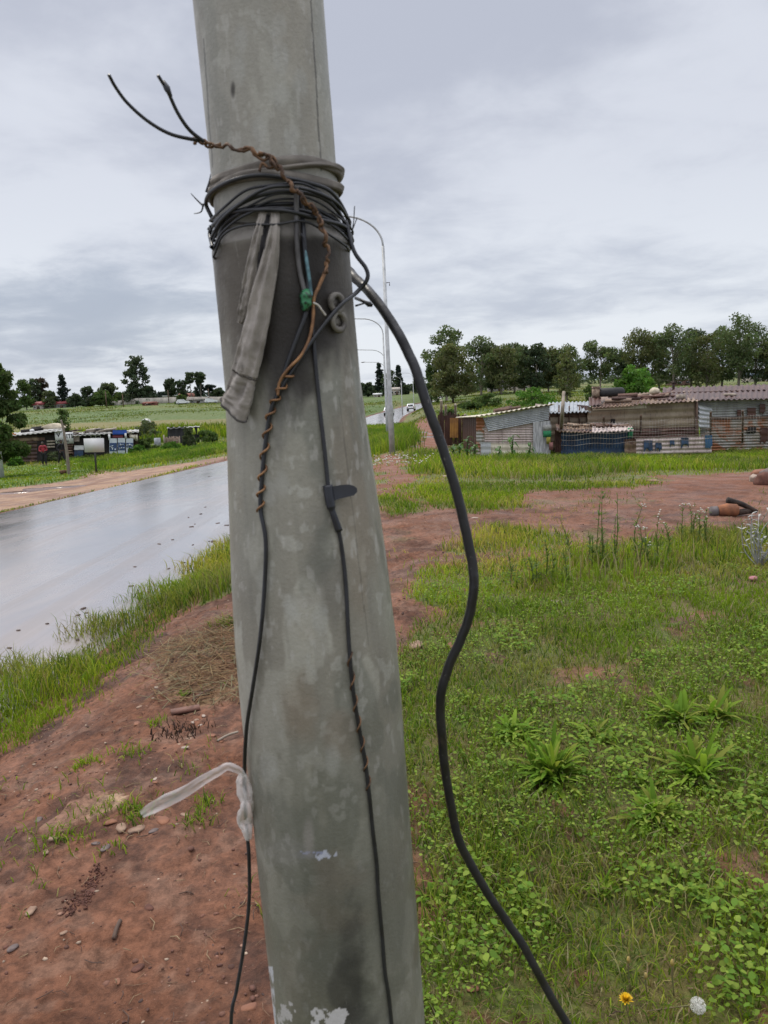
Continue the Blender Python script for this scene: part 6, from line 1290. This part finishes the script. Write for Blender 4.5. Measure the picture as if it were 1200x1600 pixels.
# ---- cars
def car(base, rz, label, paint):
    t = thing('parked_car' if False else 'car', label, 'car', base, 'cars on the road'); t.rotation_euler = (0, 0, rz)
    prof = np.array([[-1.9, .35], [-1.95, .62], [-1.85, .85], [-1.75, .92], [-1.45, 1.38], [-.9, 1.48], [.2, 1.46], [.85, 1.0], [1.75, .82], [1.95, .62], [1.92, .35]])
    b = MB(); G_ = []
    for y_, s_, dz_ in ((-.84, .93, .02), (-.82, 1, 0), (-.6, 1, 0), (0, 1.005, .012), (.6, 1, 0), (.82, 1, 0), (.84, .93, .02)):
        tum = np.where(prof[:, 1] > .95, .80, 1.0); G_.append(np.stack([prof[:, 0] * s_, y_ * tum, prof[:, 1] + dz_], -1))
    G_ = np.array(G_); b.grid(G_, closed=True); b.add(G_[0], [np.arange(11)[None]]); b.add(G_[-1], [np.arange(11)[::-1][None]])
    loc = lambda o: setattr(o, 'parent', t) or o
    loc(b.build('body', paint, None))
    def pan(nm, pts, ext, m_): return loc(MB().prism(np.array(pts, float), ext).build(nm, m_, None))
    pan('rear_window', [[-1.79, -.55, .96], [-1.79, .55, .96], [-1.53, .50, 1.32], [-1.53, -.50, 1.32]], (-.02, 0, .012), GLS); pan('windscreen', [[.84, -.58, 1.03], [.84, .58, 1.03], [.30, .52, 1.41], [.30, -.52, 1.41]], (.02, 0, .02), GLS)
    for s in (-1, 1):
        pan('side_window', [[-1.4, s * .70, .97], [.62, s * .70, .99], [.15, s * .66, 1.38], [-1.2, s * .66, 1.38]], (0, s * .035, 0), GLS)
        pan('tail_light', [[-1.90, s * .58, .70], [-1.90, s * .78, .70], [-1.83, s * .78, .90], [-1.83, s * .58, .90]], (-.05, 0, 0), simple('tail_red', (.30, .02, .02), None, .3)); pan('headlight', [[1.88, s * .5, .62], [1.88, s * .76, .62], [1.82, s * .76, .76], [1.82, s * .5, .76]], (.06, 0, 0), WHITE)
        for x_ in (-1.25, 1.25):
            wh = loc(MB().tube([[x_, s * .62, .31], [x_, s * .80, .31], [x_, s * .84, .31]], [.31, .31, .27], 18).build('wheel', simple('tyre_black', (.02, .02, .02), None, .8), None)); o = MB().tube([[x_, s * .835, .31], [x_, s * .85, .31]], .17, 12).build('rim', LST, None); o.parent = wh
    pan('bumper', [[-1.93, -.75, .35], [-1.93, .75, .35], [-1.95, .75, .52], [-1.95, -.75, .52]], (-.06, 0, 0), simple('bumper_dark', (.05, .05, .055), None, .6)); pan('number_plate', [[-1.94, -.25, .56], [-1.94, .25, .56], [-1.91, .25, .68], [-1.91, -.25, .68]], (-.045, 0, 0), WHITE)
    return t
WP = simple('white_car_paint', (.66, .67, .68), (.60, .61, .62), .25, 2)
def roadpos(Y, u): 
    x = float(road_x(Y)) + u; dx = float(road_x(Y + 2) - road_x(Y - 2)) / 4; return c3(x, Y, float(road_z(Y)) + .03), math.pi / 2 - math.atan(dx)
for Y, px_, lb in ((141, 608, 'white car on the road right behind the nearest street lamp shaft'), (165, 651, 'white car driving away on the road beside the thick cable'), (262, 689, 'small distant white car on the bend near the drooping tree')):
    p, rz = roadpos(Y, 0.0); g_ = onground(px_, Y); u = float(np.clip(g_[0] - p[0], -2.4, 2.4)); p, rz = roadpos(Y, u); car(p, rz, lb, WP)
for x_, Y, lb in ((286, 228, 'white van parked before the long pale wall'), (330, 228, 'white car parked at the far right end of the pale wall')):
    car(onground(x_, Y) + c3(0, 0, 0.02), .2, lb, WP)['group'] = 'cars parked by the pale wall'
# ---- maize plants and tall weeds by the patched shack
MZ = leafmat('maize_leaf', .35, .45)
def strap(b, base, az, L_, w_, up, droop, col, ns=7):
    s_ = np.linspace(0, 1, ns); dx = np.array([math.cos(az), math.sin(az), 0]); sd_ = np.array([-math.sin(az), math.cos(az), 0])
    c_ = base + dx * (L_ * s_ * (1 - .25 * up))[:, None] + np.array([0, 0, 1]) * (L_ * (up * s_ - droop * s_ ** 2))[:, None]
    wd = w_ / 2 * np.clip(np.sin(np.pi * (.12 + .88 * s_)) ** .7, 0, 1); wd[-1] = w_ * .02
    tw_ = .25 * np.array([0, 0, 1]); G_ = np.stack([c_ - sd_ * wd[:, None] + tw_ * wd[:, None], c_, c_ + sd_ * wd[:, None] + tw_ * wd[:, None]], 1)
    b.grid(G_, np.tile(np.asarray(col) * 1.0, (ns * 3, 1)) * np.repeat(np.linspace(.8, 1.1, ns), 3)[:, None])
def maize(base, h_, label, seed):
    r_ = np.random.default_rng(seed); t = thing('maize_plant', label, 'maize', base, 'maize by the patched shack'); base = np.asarray(base, float)
    MB().tube(spline([base, base + c3(.02, 0, h_ * .5), base + c3(.05, 0, h_ * .9)], 5), np.linspace(.03, .012, 11), 6, (.07, .12, .03)).build('stalk', MZ, t)
    b = MB()
    for k in range(11): strap(b, base + c3(0, 0, h_ * (.15 + .07 * k)), k * 2.6 + r_.uniform(-.6, .6), h_ * r_.uniform(.35, .55), .09, r_.uniform(.7, 1.1), r_.uniform(.8, 1.4), c3(.06, .13, .03) * r_.uniform(.8, 1.4))
    b.build('leaves', MZ, t)
for i, (x_, y_, h_, lb) in enumerate([(800, 719, 42, 'tallest maize plant before the cream lower sheets'), (779, 720, 24, 'short maize plant left of the tallest one'), (827, 719, 30, 'bright maize plant right of the tallest one'), (730, 716, 36, 'leafy maize plant before the rusty side wall'), (718, 718, 26, 'low maize plant left of the rusty side wall'), (741, 719, 26, 'low maize plant at the left corner of the patched shack'), (708, 716, 22, 'small maize plant before the orange sheet')]):
    bb = GP(x_, y_); maize(bb, h_ * bb[1] / 1200, lb, 300 + i)
# ------------------------------------------------------------------ near plants, stones and litter
BROAD = leafmat('broad_leaf', .45, .6, .06)
def rosette(px_, py_, L_, n, label, seed, up=(.35, 1.6), w_=.024, cols=((.145, .245, .025), (.11, .20, .022), (.19, .28, .035), (.23, .26, .05))):
    r_ = np.random.default_rng(seed); g_ = GP(px_, py_); t = thing('plantain_weed', label, 'weed', g_, 'broad leaved weeds in the lawn'); b = MB()
    for k in range(n):
        q = k / n; az = k * 2.39996 + r_.normal(0, .6); u = lerp(up[1], up[0], q) * r_.uniform(.5, 1.4); l_ = L_ * r_.uniform(.45, 1.0) * lerp(.75, 1.05, q)
        strap(b, g_ + c3(r_.normal(0, .022), r_.normal(0, .022), .004), az, l_, w_ * r_.uniform(.5, 1.15), u, u * r_.uniform(.25, .7) + .15 * q, np.array(cols[r_.integers(0, len(cols))]) * r_.uniform(.8, 1.25), 9)
    b.build('leaves', BROAD, t, smooth=True); return t
rosette(862, 1218, .24, 190, 'largest bright green weed clump, left of the others in the lawn', 1, (.15, 1.7))
rosette(1085, 1218, .25, 110, 'upright bright weed clump near the right edge of the lawn', 2, (.3, 1.6)); rosette(1025, 1278, .20, 85, 'weed clump in front between the two larger clumps', 3, (.2, 1.1))
rosette(800, 1152, .22, 70, 'weed clump behind and left of the largest one', 4, (.25, .9)); rosette(1060, 1132, .25, 70, 'upright weed clump behind the right hand clump', 5, (.5, 1.3)); rosette(935, 1150, .20, 50, 'flat weed clump behind the largest one', 6, (.15, .7)); rosette(1120, 1120, .22, 50, 'loose weed clump at the back right of the lawn', 7, (.4, 1.1)); rosette(985, 1222, .18, 18, 'sparse weed with drooping leaves between the two big clumps', 8, (.1, .5))
rosette(690, 1480, .07, 26, 'leafy light green weed beside the foot of the big pole', 9, (.3, 1.0), .022); rosette(678, 1400, .08, 26, 'leafy green weed right of the pole, above the lowest one', 10, (.3, 1.0), .022); rosette(945, 1395, .085, 44, 'feathery green weed in the middle of the near lawn', 11, (.4, 1.1), .014); rosette(288, 1085, .05, 30, 'small bright weed at the edge of the straw on the red path', 12, (.2, .7), .024)
# taller flowering weeds
def tallweed(px_, py_, h_, label, seed, col=(.12, .17, .05), head=None):
    r_ = np.random.default_rng(seed); g_ = GP(px_, py_); t = thing('tall_weed', label, 'weed', g_, 'tall weeds in the long grass'); b = MB(); tops = []
    for k in range(3):
        l_ = c3(r_.normal(0, .05), r_.normal(0, .05), 1.0) * h_ * r_.uniform(.6, 1.05); p0 = g_ + c3(r_.normal(0, .08), r_.normal(0, .08), 0); pts = spline([p0, p0 + l_ * .5 + c3(r_.normal(0, .02), 0, 0), p0 + l_], 8); b.tube(pts, np.linspace(.0055, .002, len(pts)), 5, col); tops.append(pts[-1])
        for q in range(26):
            f_ = r_.uniform(.15, 1); pp = pts[int(f_ * (len(pts) - 1))]; strap(b, pp, r_.uniform(0, 6.28), r_.uniform(.05, .12) * (1.2 - .5 * f_), .016, r_.uniform(.3, 1.1), .5, np.array(col) * r_.uniform(.7, 1.4), 4)
    b.build('stems', BROAD, t)
    if head is not None:
        b = MB()
        for p in tops:
            for q in range(4): p2 = p + r_.normal(0, .018, 3); b.box(p2, (.011, .011, .008), r_.uniform(0, 3))
        b.build('flower_heads', head, t)
WF = simple('white_flower', (.70, .68, .62), (.6, .56, .5), .8, 5)
for i, (x_, y_, h_, lb, hd) in enumerate([(936, 888, .72, 'tallest dark weed standing above the long grass', None), (956, 885, .52, 'thin weed just right of the tallest dark weed', None), (908, 885, .45, 'pale feathery weed left of the tallest dark weed', None), (860, 915, .40, 'dark bushy weed at the left end of the long grass', None), (825, 918, .32, 'low bushy weed left of the dark bushy weed', None), (1024, 880, .52, 'weed with pale top in the middle of the long grass', WF), (1008, 882, .36, 'short weed with white flowers in the long grass', WF), (1080, 850, .40, 'white flowered weed in the far part of the long grass', WF), (1090, 846, .42, 'small white flowered weed right of another in the long grass', WF)]): tallweed(x_, y_, h_, lb, 400 + i, head=hd)
r_ = np.random.default_rng(9); g_ = GP(1186, 888); b = MB()
for k in range(16):
    p1 = g_ + c3(r_.normal(0, .12), r_.normal(0, .12), r_.uniform(.25, .6)); pts = spline([g_, (g_ + p1) / 2 + r_.normal(0, .04, 3), p1], 5); b.tube(pts, np.linspace(.008, .003, 11), 4)
    for q in range(5): strap(b, pts[r_.integers(4, 11)], r_.uniform(0, 6.28), .07, .02, .5, .3, (1, 1, 1), 4)
tag(b.build('dry_weed', simple('silvery_dry_stem', (.40, .40, .38), (.26, .26, .25), .8, 9), loc=g_), 'silvery dry branching weed by the right edge', 'weed')
# the white flowering patch by the path
b = MB(); g0 = GP(612, 738)
for k in range(110):
    p = g0 + c3(rng.normal(0, .55), rng.normal(0, .5), 0); p[2] = float(terrain(p[0], p[1])) + rng.uniform(.2, .4); b.box(p, (.026, .026, .016), rng.uniform(0, 3))
tag(b.build('white_flowers', WF), 'patch of tiny white flowers at the edge of the red path', 'flowers', kind='stuff')
# dandelions
YEL = simple('dandelion_yellow', (.75, .50, .01), (.62, .38, .01), .7, 60); STM = simple('dandelion_stem', (.16, .10, .06), (.11, .13, .04), .7, 30)
def stalk(px_, py_, h_, bx=0, by=0, r1=.0018):
    g_ = GP(px_, py_); top = g_ + c3(bx, by, h_); return g_, top, spline([g_, (g_ + top) / 2 + c3(bx * .3, 0, h_ * .1), top], 6)
g_, top, pts = stalk(985, 1598, .065, -.012, 0); fl = thing('dandelion', 'yellow dandelion flower in the near grass', 'flower', g_); MB().tube(pts, .0016, 6).build('stem', STM, fl); b = MB()
for k in range(64): strap(b, top, k * 2.4, .023 * (.55 + .45 * (k / 64)), .006, lerp(1.6, .25, k / 64), .1, (1, 1, 1), 4)
b.build('petals', YEL, fl)
g_, top, pts = stalk(1010, 1580, .055, .115, -.05); fl = thing('dandelion', 'dandelion seed head on a bent stalk in the near grass', 'flower', g_); MB().tube(pts, .0016, 6).build('stem', STM, fl); b = MB(); r_ = np.random.default_rng(4)
b.tube([top + c3(0, 0, -.003), top + c3(0, 0, .003)], .004, 8)
for k in range(230):
    d_ = r_.normal(0, 1, 3); d_ /= np.linalg.norm(d_); q = top + d_ * .0165; b.tube([top, q], .00022, 3)
    for j in range(4): e_ = d_ * .6 + r_.normal(0, .5, 3); b.tube([q, q + e_ / np.linalg.norm(e_) * .0045], .00022, 3)
b.build('seed_head', simple('seed_fluff', (.80, .79, .74), None, .9, 9), fl)
for x_, y_, h_, lb in ((985, 1548, .085, 'spent dandelion stalk with a yellowish bud, left of the others'), (1053, 1556, .09, 'reddish spent dandelion stalk, right of the others'), (1012, 1558, .055, 'short spent dandelion stalk between two taller ones')):
    g_, top, pts = stalk(x_, y_, h_, -.006, 0); fl = thing('dandelion_stalk', lb, 'flower', g_, 'spent dandelion stalks'); MB().tube(pts, .0019, 6).build('stem', STM, fl); MB().tube([top, top + c3(0, 0, .010), top + c3(0, 0, .019)], [.0025, .0052, .0030], 8).build('bud', simple('spent_bud', (.36, .26, .06), (.22, .17, .07), .8, 60), fl)
# stones on the red path
ST = {'pale': simple('pale_stone', (.30, .20, .14), (.21, .13, .09), .85, 14, 0, .3, .01), 'orange': simple('orange_stone', (.25, .11, .06), (.18, .08, .05), .85, 14, 0, .3, .01), 'grey': simple('grey_stone', (.17, .13, .12), (.10, .075, .07), .85, 14, 0, .3, .01), 'soil': simple('soil_clod', (.13, .055, .038), (.085, .036, .026), .95, 20, 0, .5, .01), 'white': simple('white_stone', (.40, .32, .26), (.28, .21, .17), .85, 14)}
SL = [(115, 1200, .030, 'orange', 'small orange stone beside the grass tuft near the road verge'), (48, 1425, .032, 'pale', 'pale pink stone at the lower left of the red dirt'), (84, 1318, .030, 'pale', 'pale stone left below the bleached rock patch'), (72, 1333, .022, 'pale', 'small pale stone just below another at the far left'), (175, 1284, .036, 'orange', 'orange stone lying in the bleached rock patch'), (190, 1297, .040, 'pale', 'pale flat stone below the plastic tail tip'), (215, 1298, .040, 'pale', 'long pale stone right of the pale flat stone'), (255, 1285, .045, 'orange', 'flat orange stone below the plastic tail'), (240, 1302, .026, 'grey', 'grey stone just below the flat orange stone'), (288, 1275, .024, 'pale', 'pale stone by the grass tuft left of the knot'), (244, 1220, .018, 'white', 'small white stone above the plastic tail'), (243, 1231, .016, 'orange', 'small reddish pebble just under the white one'), (165, 1330, .030, 'grey', 'dark stone right of the faint grass tufts'), (150, 1322, .022, 'grey', 'grey stone left of the dark one'), (60, 1282, .028, 'grey', 'flat dark stone at the left of the bleached patch'), (290, 1176, .022, 'white', 'white pebble under the bent straw stalk'), (301, 1130, .018, 'white', 'white pebble left of the flat wooden chip'), (313, 1131, .018, 'white', 'white pebble right of its twin below the chip'), (318, 1119, .020, 'white', 'white pebble close to the pole below the straw'), (306, 1124, .020, 'pale', 'pale pebble between two white ones'), (245, 1075, .024, 'white', 'white stone at the left end of the straw'), (218, 1103, .024, 'pale', 'pale stone left of the straw heap'), (240, 1094, .016, 'white', 'tiny white stone between straw and tuft'), (300, 1148, .026, 'pale', 'pale stone in the dark twigs patch'), (296, 1158, .026, 'pale', 'flat pale stone below the dark twigs patch'), (345, 1158, .028, 'orange', 'orange stone near the wire on the red dirt'), (330, 1152, .030, 'orange', 'flat orange chip left of the wire'), (214, 1132, .034, 'orange', 'orange stone left of the dark twigs'), (390, 1583, .028, 'orange', 'orange stone at the foot of the pole'), (183, 1530, .016, 'orange', 'tiny orange stone in the near bare dirt'), (100, 1462, .016, 'pale', 'tiny pale stone in the near bare dirt'), (232, 1418, .026, 'soil', 'dark red clod in the near bare dirt'), (215, 1510, .024, 'soil', 'dark clod near the bottom of the bare dirt'), (146, 1388, .022, 'soil', 'dark clod beside the churned footprint'), (20, 1480, .024, 'grey', 'grey stone at the lower left edge'), (870, 941, .055, 'white', 'white stone in the lawn below the long grass'), (650, 1010, .09, 'pale', 'pale stone half buried right of the pole'), (1020, 752, .16, 'pale', 'pale flat rock on the far red soil'), (705, 1010, .07, 'orange', 'brown clod right of the half buried stone'), (740, 1552, .022, 'orange', 'orange stone in the near grass beside the thick cable'), (695, 745, .12, 'white', 'whitish rock beside the far path'), (742, 810, .07, 'white', 'small white rock on the middle grass patch')]
for i, (x_, y_, r0, mt_, lb) in enumerate(SL):
    g_ = GP(x_, y_); r0 *= .62; rock(0, 0, 0, r0, ST[mt_], lb, 'stone', 'stone', 'stones on the ground', (1.3, .8, .32), 11 + i, loc=c3(g_[0], g_[1], float(gz(g_[0], g_[1])) + r0 * .08), sub=2)
b = MB(); import bmesh as _bm
def gravel(n, sampler, rr, cols, name, label, cat):
    import bmesh
    bm = bmesh.new(); bmesh.ops.create_icosphere(bm, subdivisions=1, radius=1); V0 = np.array([v.co[:] for v in bm.verts]); F0 = np.array([[v.index for v in f.verts] for f in bm.faces]); bm.free()
    X, Y = sampler(n); n = len(X); z = gz(X, Y); b = MB()
    s_ = rr[0] + (rr[1] - rr[0]) * rng.random(n) ** 3
    a = rng.uniform(0, 6.28, n); V = V0[None] * (1 + .35 * rng.normal(0, 1, (n, len(V0), 1)).clip(-1.2, 1.2) * .6) * np.stack([np.ones(n), rng.uniform(.55, 1, n), rng.uniform(.3, .65, n)], -1)[:, None] * s_[:, None, None]
    ca, sa_ = np.cos(a)[:, None], np.sin(a)[:, None]; V = np.stack([V[..., 0] * ca - V[..., 1] * sa_, V[..., 0] * sa_ + V[..., 1] * ca, V[..., 2]], -1) + np.stack([X, Y, z], -1)[:, None]
    cc = np.array(cols)[rng.integers(0, len(cols), n)] * rng.uniform(.7, 1.25, (n, 1)); k = len(V0)
    b.add(V.reshape(-1, 3), (F0[None] + (np.arange(n) * k)[:, None, None]).reshape(-1, 3), np.repeat(cc, k, 0)); b.build(name, simple(name + '_stone', (1, 1, 1), (.7, .7, .7), .9, 40, attr=True), label=label, cat=cat, kind='stuff')
def dirt_pts(n):
    X, Y = fan(1.6, 12, -.75, .35, lambda y: n / y ** 1.3); d, *_ = cover(X, Y); cl_ = fbm(X * 1.4, Y * 1.4, 0, 501, 4); k = (d > .5) & (rng.random(len(X)) < .18 + 2.2 * np.maximum(cl_ - .45, 0) * 3); return X[k], Y[k]
gravel(2600, dirt_pts, (.0016, .010), [c3(.30, .17, .12), c3(.22, .11, .075), c3(.12, .055, .04), c3(.10, .06, .05), c3(.40, .30, .22), c3(.15, .07, .05)], 'gravel', 'fine gravel and crumbs of soil over the red dirt', 'gravel')
gravel(1500, dirt_pts, (.003, .014), [c3(.13, .058, .04), c3(.16, .075, .05), c3(.11, .05, .035)], 'soil_crumbs', 'crumbling red soil clods over the dirt path', 'soil')
# twigs and straws over the dirt
X, Y = fan(1.6, 7, -.75, .6, lambda y: 260 / y); n = len(X); b = MB()
for x_, y_ in zip(X, Y):
    if abs(x_ - float(road_x(y_))) < RW + .4: continue
    a = rng.uniform(0, 6.28); l_ = rng.uniform(.015, .07); z_ = float(gz(x_, y_)) + .006; b.tube([[x_, y_, z_], [x_ + l_ * math.cos(a) * .5, y_ + l_ * math.sin(a) * .5, z_ + .004], [x_ + l_ * math.cos(a + .3), y_ + l_ * math.sin(a + .3), z_]], rng.uniform(.0008, .002), 4, c3(*[(.30, .21, .12), (.10, .06, .045), (.22, .13, .08)][rng.integers(0, 3)]))
b.build('dry_twigs', simple('dry_twig', (1, 1, 1), (.7, .7, .7), .9, 40, attr=True), label='dry straws and twigs strewn over the ground', cat='twigs', kind='stuff')
# single pieces
def stickp(a_, c_, w_, lab, name='stick', mat=None, cat='stick', th=.5):
    p, q = GP(*a_), GP(*c_); p[2] += .008; q[2] += .008; b = MB(); b.tube(spline([p, (p + q) / 2 + c3(0, 0, .006), q], 4), w_, 6); tag(b.build(name, mat or WOODB, loc=p), lab, cat)
stickp((178, 1470), (188, 1442), .007, 'short dark stick on the near bare dirt'); stickp((302, 1096), (333, 1078), .010, 'dark twig along the front of the straw'); stickp((258, 1258), (300, 1236), .005, 'thin twig beside the plastic tail'); stickp((340, 1160), (372, 1146), .006, 'pale curled stalk near the wire', mat=WOODP)
p = GP(290, 1112); b = MB(); b.box(p + c3(0, 0, .012), (.15, .045, .016), .35); tag(b.build('wood_chip', simple('red_brown_chip', (.22, .11, .08), (.15, .08, .06), .85, 20), loc=p), 'flat reddish wood chip between straw and pebbles', 'wood chip')
def tuft(px_, py_, r_, h_, n, label, cols=None, name='grass_tuft'):
    g_ = GP(px_, py_); X = g_[0] + rng.normal(0, r_, n); Y = g_[1] + rng.normal(0, r_, n); c_ = pick(n, X, Y, .08)
    if cols is not None: c_ = np.array(cols) * rng.uniform(.7, 1.3, (n, 1))
    tag(MB().add(*blades(X, Y, rng.uniform(.4, 1.1, n) * h_, .0045 + .0006 * Y, c_, 1.0)).build(name, GRASS, loc=g_), label, 'grass tuft', 'grass tufts on the red dirt')
for a in [(135, 1195, .035, .06, 70, 'grass tuft nearest to the road verge on the dirt'), (205, 1180, .05, .05, 60, 'grass tuft with dry stalks above the plastic tail'), (245, 1130, .03, .05, 40, 'thin grass tuft left of the dark twigs'), (150, 1275, .05, .06, 80, 'grass tuft in the bleached rock patch'), (85, 1310, .04, .06, 60, 'grass tuft at the left of the bleached rock'), (120, 1315, .035, .05, 50, 'grass tuft just under the bleached rock'), (205, 1268, .03, .06, 50, 'grass tuft right of the bleached rock'), (215, 1283, .03, .06, 50, 'grass tuft at the tip of the plastic tail'), (325, 1262, .03, .06, 50, 'grass tuft left of the plastic knot'), (305, 1292, .035, .06, 60, 'spiky grass tuft below left of the plastic knot'), (175, 1330, .025, .04, 30, 'thin grass tuft under the dark stones'), (355, 980, .05, .10, 80, 'grass tuft behind the pole beside the straw'), (350, 975, .06, .08, 60, 'grass tuft above the straw near the pole')]: tuft(*a)
tuft(285, 1145, .07, .05, 130, 'dark dry twiggy tuft below the wood chip', (.055, .035, .03), 'dry_tuft')
# logs and rubble on the far red soil
p = GP(1142, 806); LS = .56; lg = 'short orange brown log lying on the far red soil'
b = MB(); b.tube([p + LS * c3(-.30, 0, .13), p + LS * c3(-.12, -.02, .14), p + LS * c3(.12, 0, .13)], [.07, .09, .08], 12); tag(b.build('log', simple('orange_wood', (.30, .12, .055), (.18, .075, .04), .9, 9, 0, .3, .02), smooth=True, loc=p), lg, 'log')
b = MB(); b.tube([p + LS * c3(-.46, .02, .12), p + LS * c3(-.30, .01, .12)], [.067, .067], 12); tag(b.build('stump_end', simple('grey_cut_wood', (.16, .14, .14), (.09, .08, .08), .9, 9), loc=p), 'grey cut block at the left end of the orange log', 'wood block')
b = MB(); b.tube(spline([p + LS * c3(-.05, .1, .36), p + LS * c3(.3, .08, .24), p + LS * c3(.62, .05, .06)], 5), np.linspace(.04, .028, 11), 8); b.tube([p + LS * c3(.1, -.05, .08), p + LS * c3(.5, .1, .08)], .04, 8); tag(b.build('charred_branch', simple('charred_wood', (.06, .04, .03), (.025, .02, .018), .95, 8, 0, .4, .02), smooth=True, loc=p), 'charred branch leaning across the orange log', 'branch')
for i, (x_, y_, r0, m_, lb) in enumerate([(1188, 748, .34, 'orange', 'large orange rock on the rubble by the right edge'), (1178, 752, .22, 'white', 'white lump in the rubble by the right edge'), (1196, 757, .36, 'soil', 'dark red mound of rubble by the right edge'), (1206, 750, .4, 'grey', 'grey rubble cut by the right edge')]): g_ = GP(x_, y_); rock(0, 0, 0, r0 * .5, ST[m_], lb, 'rock', 'rock', 'rubble by the right edge', (1.1, .8, .75), 70 + i, loc=g_ + c3(0, 0, r0 * .2), sub=3)
g_ = GP(1177, 909); rock(0, 0, 0, .032, simple('pink_plastic', (.45, .18, .20), (.36, .14, .15), .6, 9), 'small pink plastic scrap in the lawn by the right edge', 'litter', 'plastic_scrap', loc=g_ + c3(0, 0, .03), sq=(1.3, .8, .5), seed=4)
g_ = GP(8, 973); rock(0, 0, 0, .07, ST['soil'], 'dark mud clot on the wet road at the left edge', 'mud', 'mud_clot', loc=g_ + c3(0, 0, .02), sq=(1.8, .7, .35), seed=14)
# churned footprint
b = MB(); gx = [GP(150 - 38 * f_, 1365 + 60 * f_) for f_ in np.linspace(-.1, 1, 26)]
for g_ in gx:
    for k in range(9):
        x_, y_ = g_[0] + rng.normal(0, .02), g_[1] + rng.normal(0, .016); b.box((x_, y_, float(gz(x_, y_)) + .001), tuple(rng.uniform(.003, .008, 3)), rng.uniform(0, 3), rx=rng.uniform(0, 1))
tag(b.build('churned_soil', simple('dark_wet_soil', (.105, .040, .026), (.07, .027, .018), .9, 60)), 'crumbly dark churned soil of a footprint in the dirt', 'soil', kind='stuff')
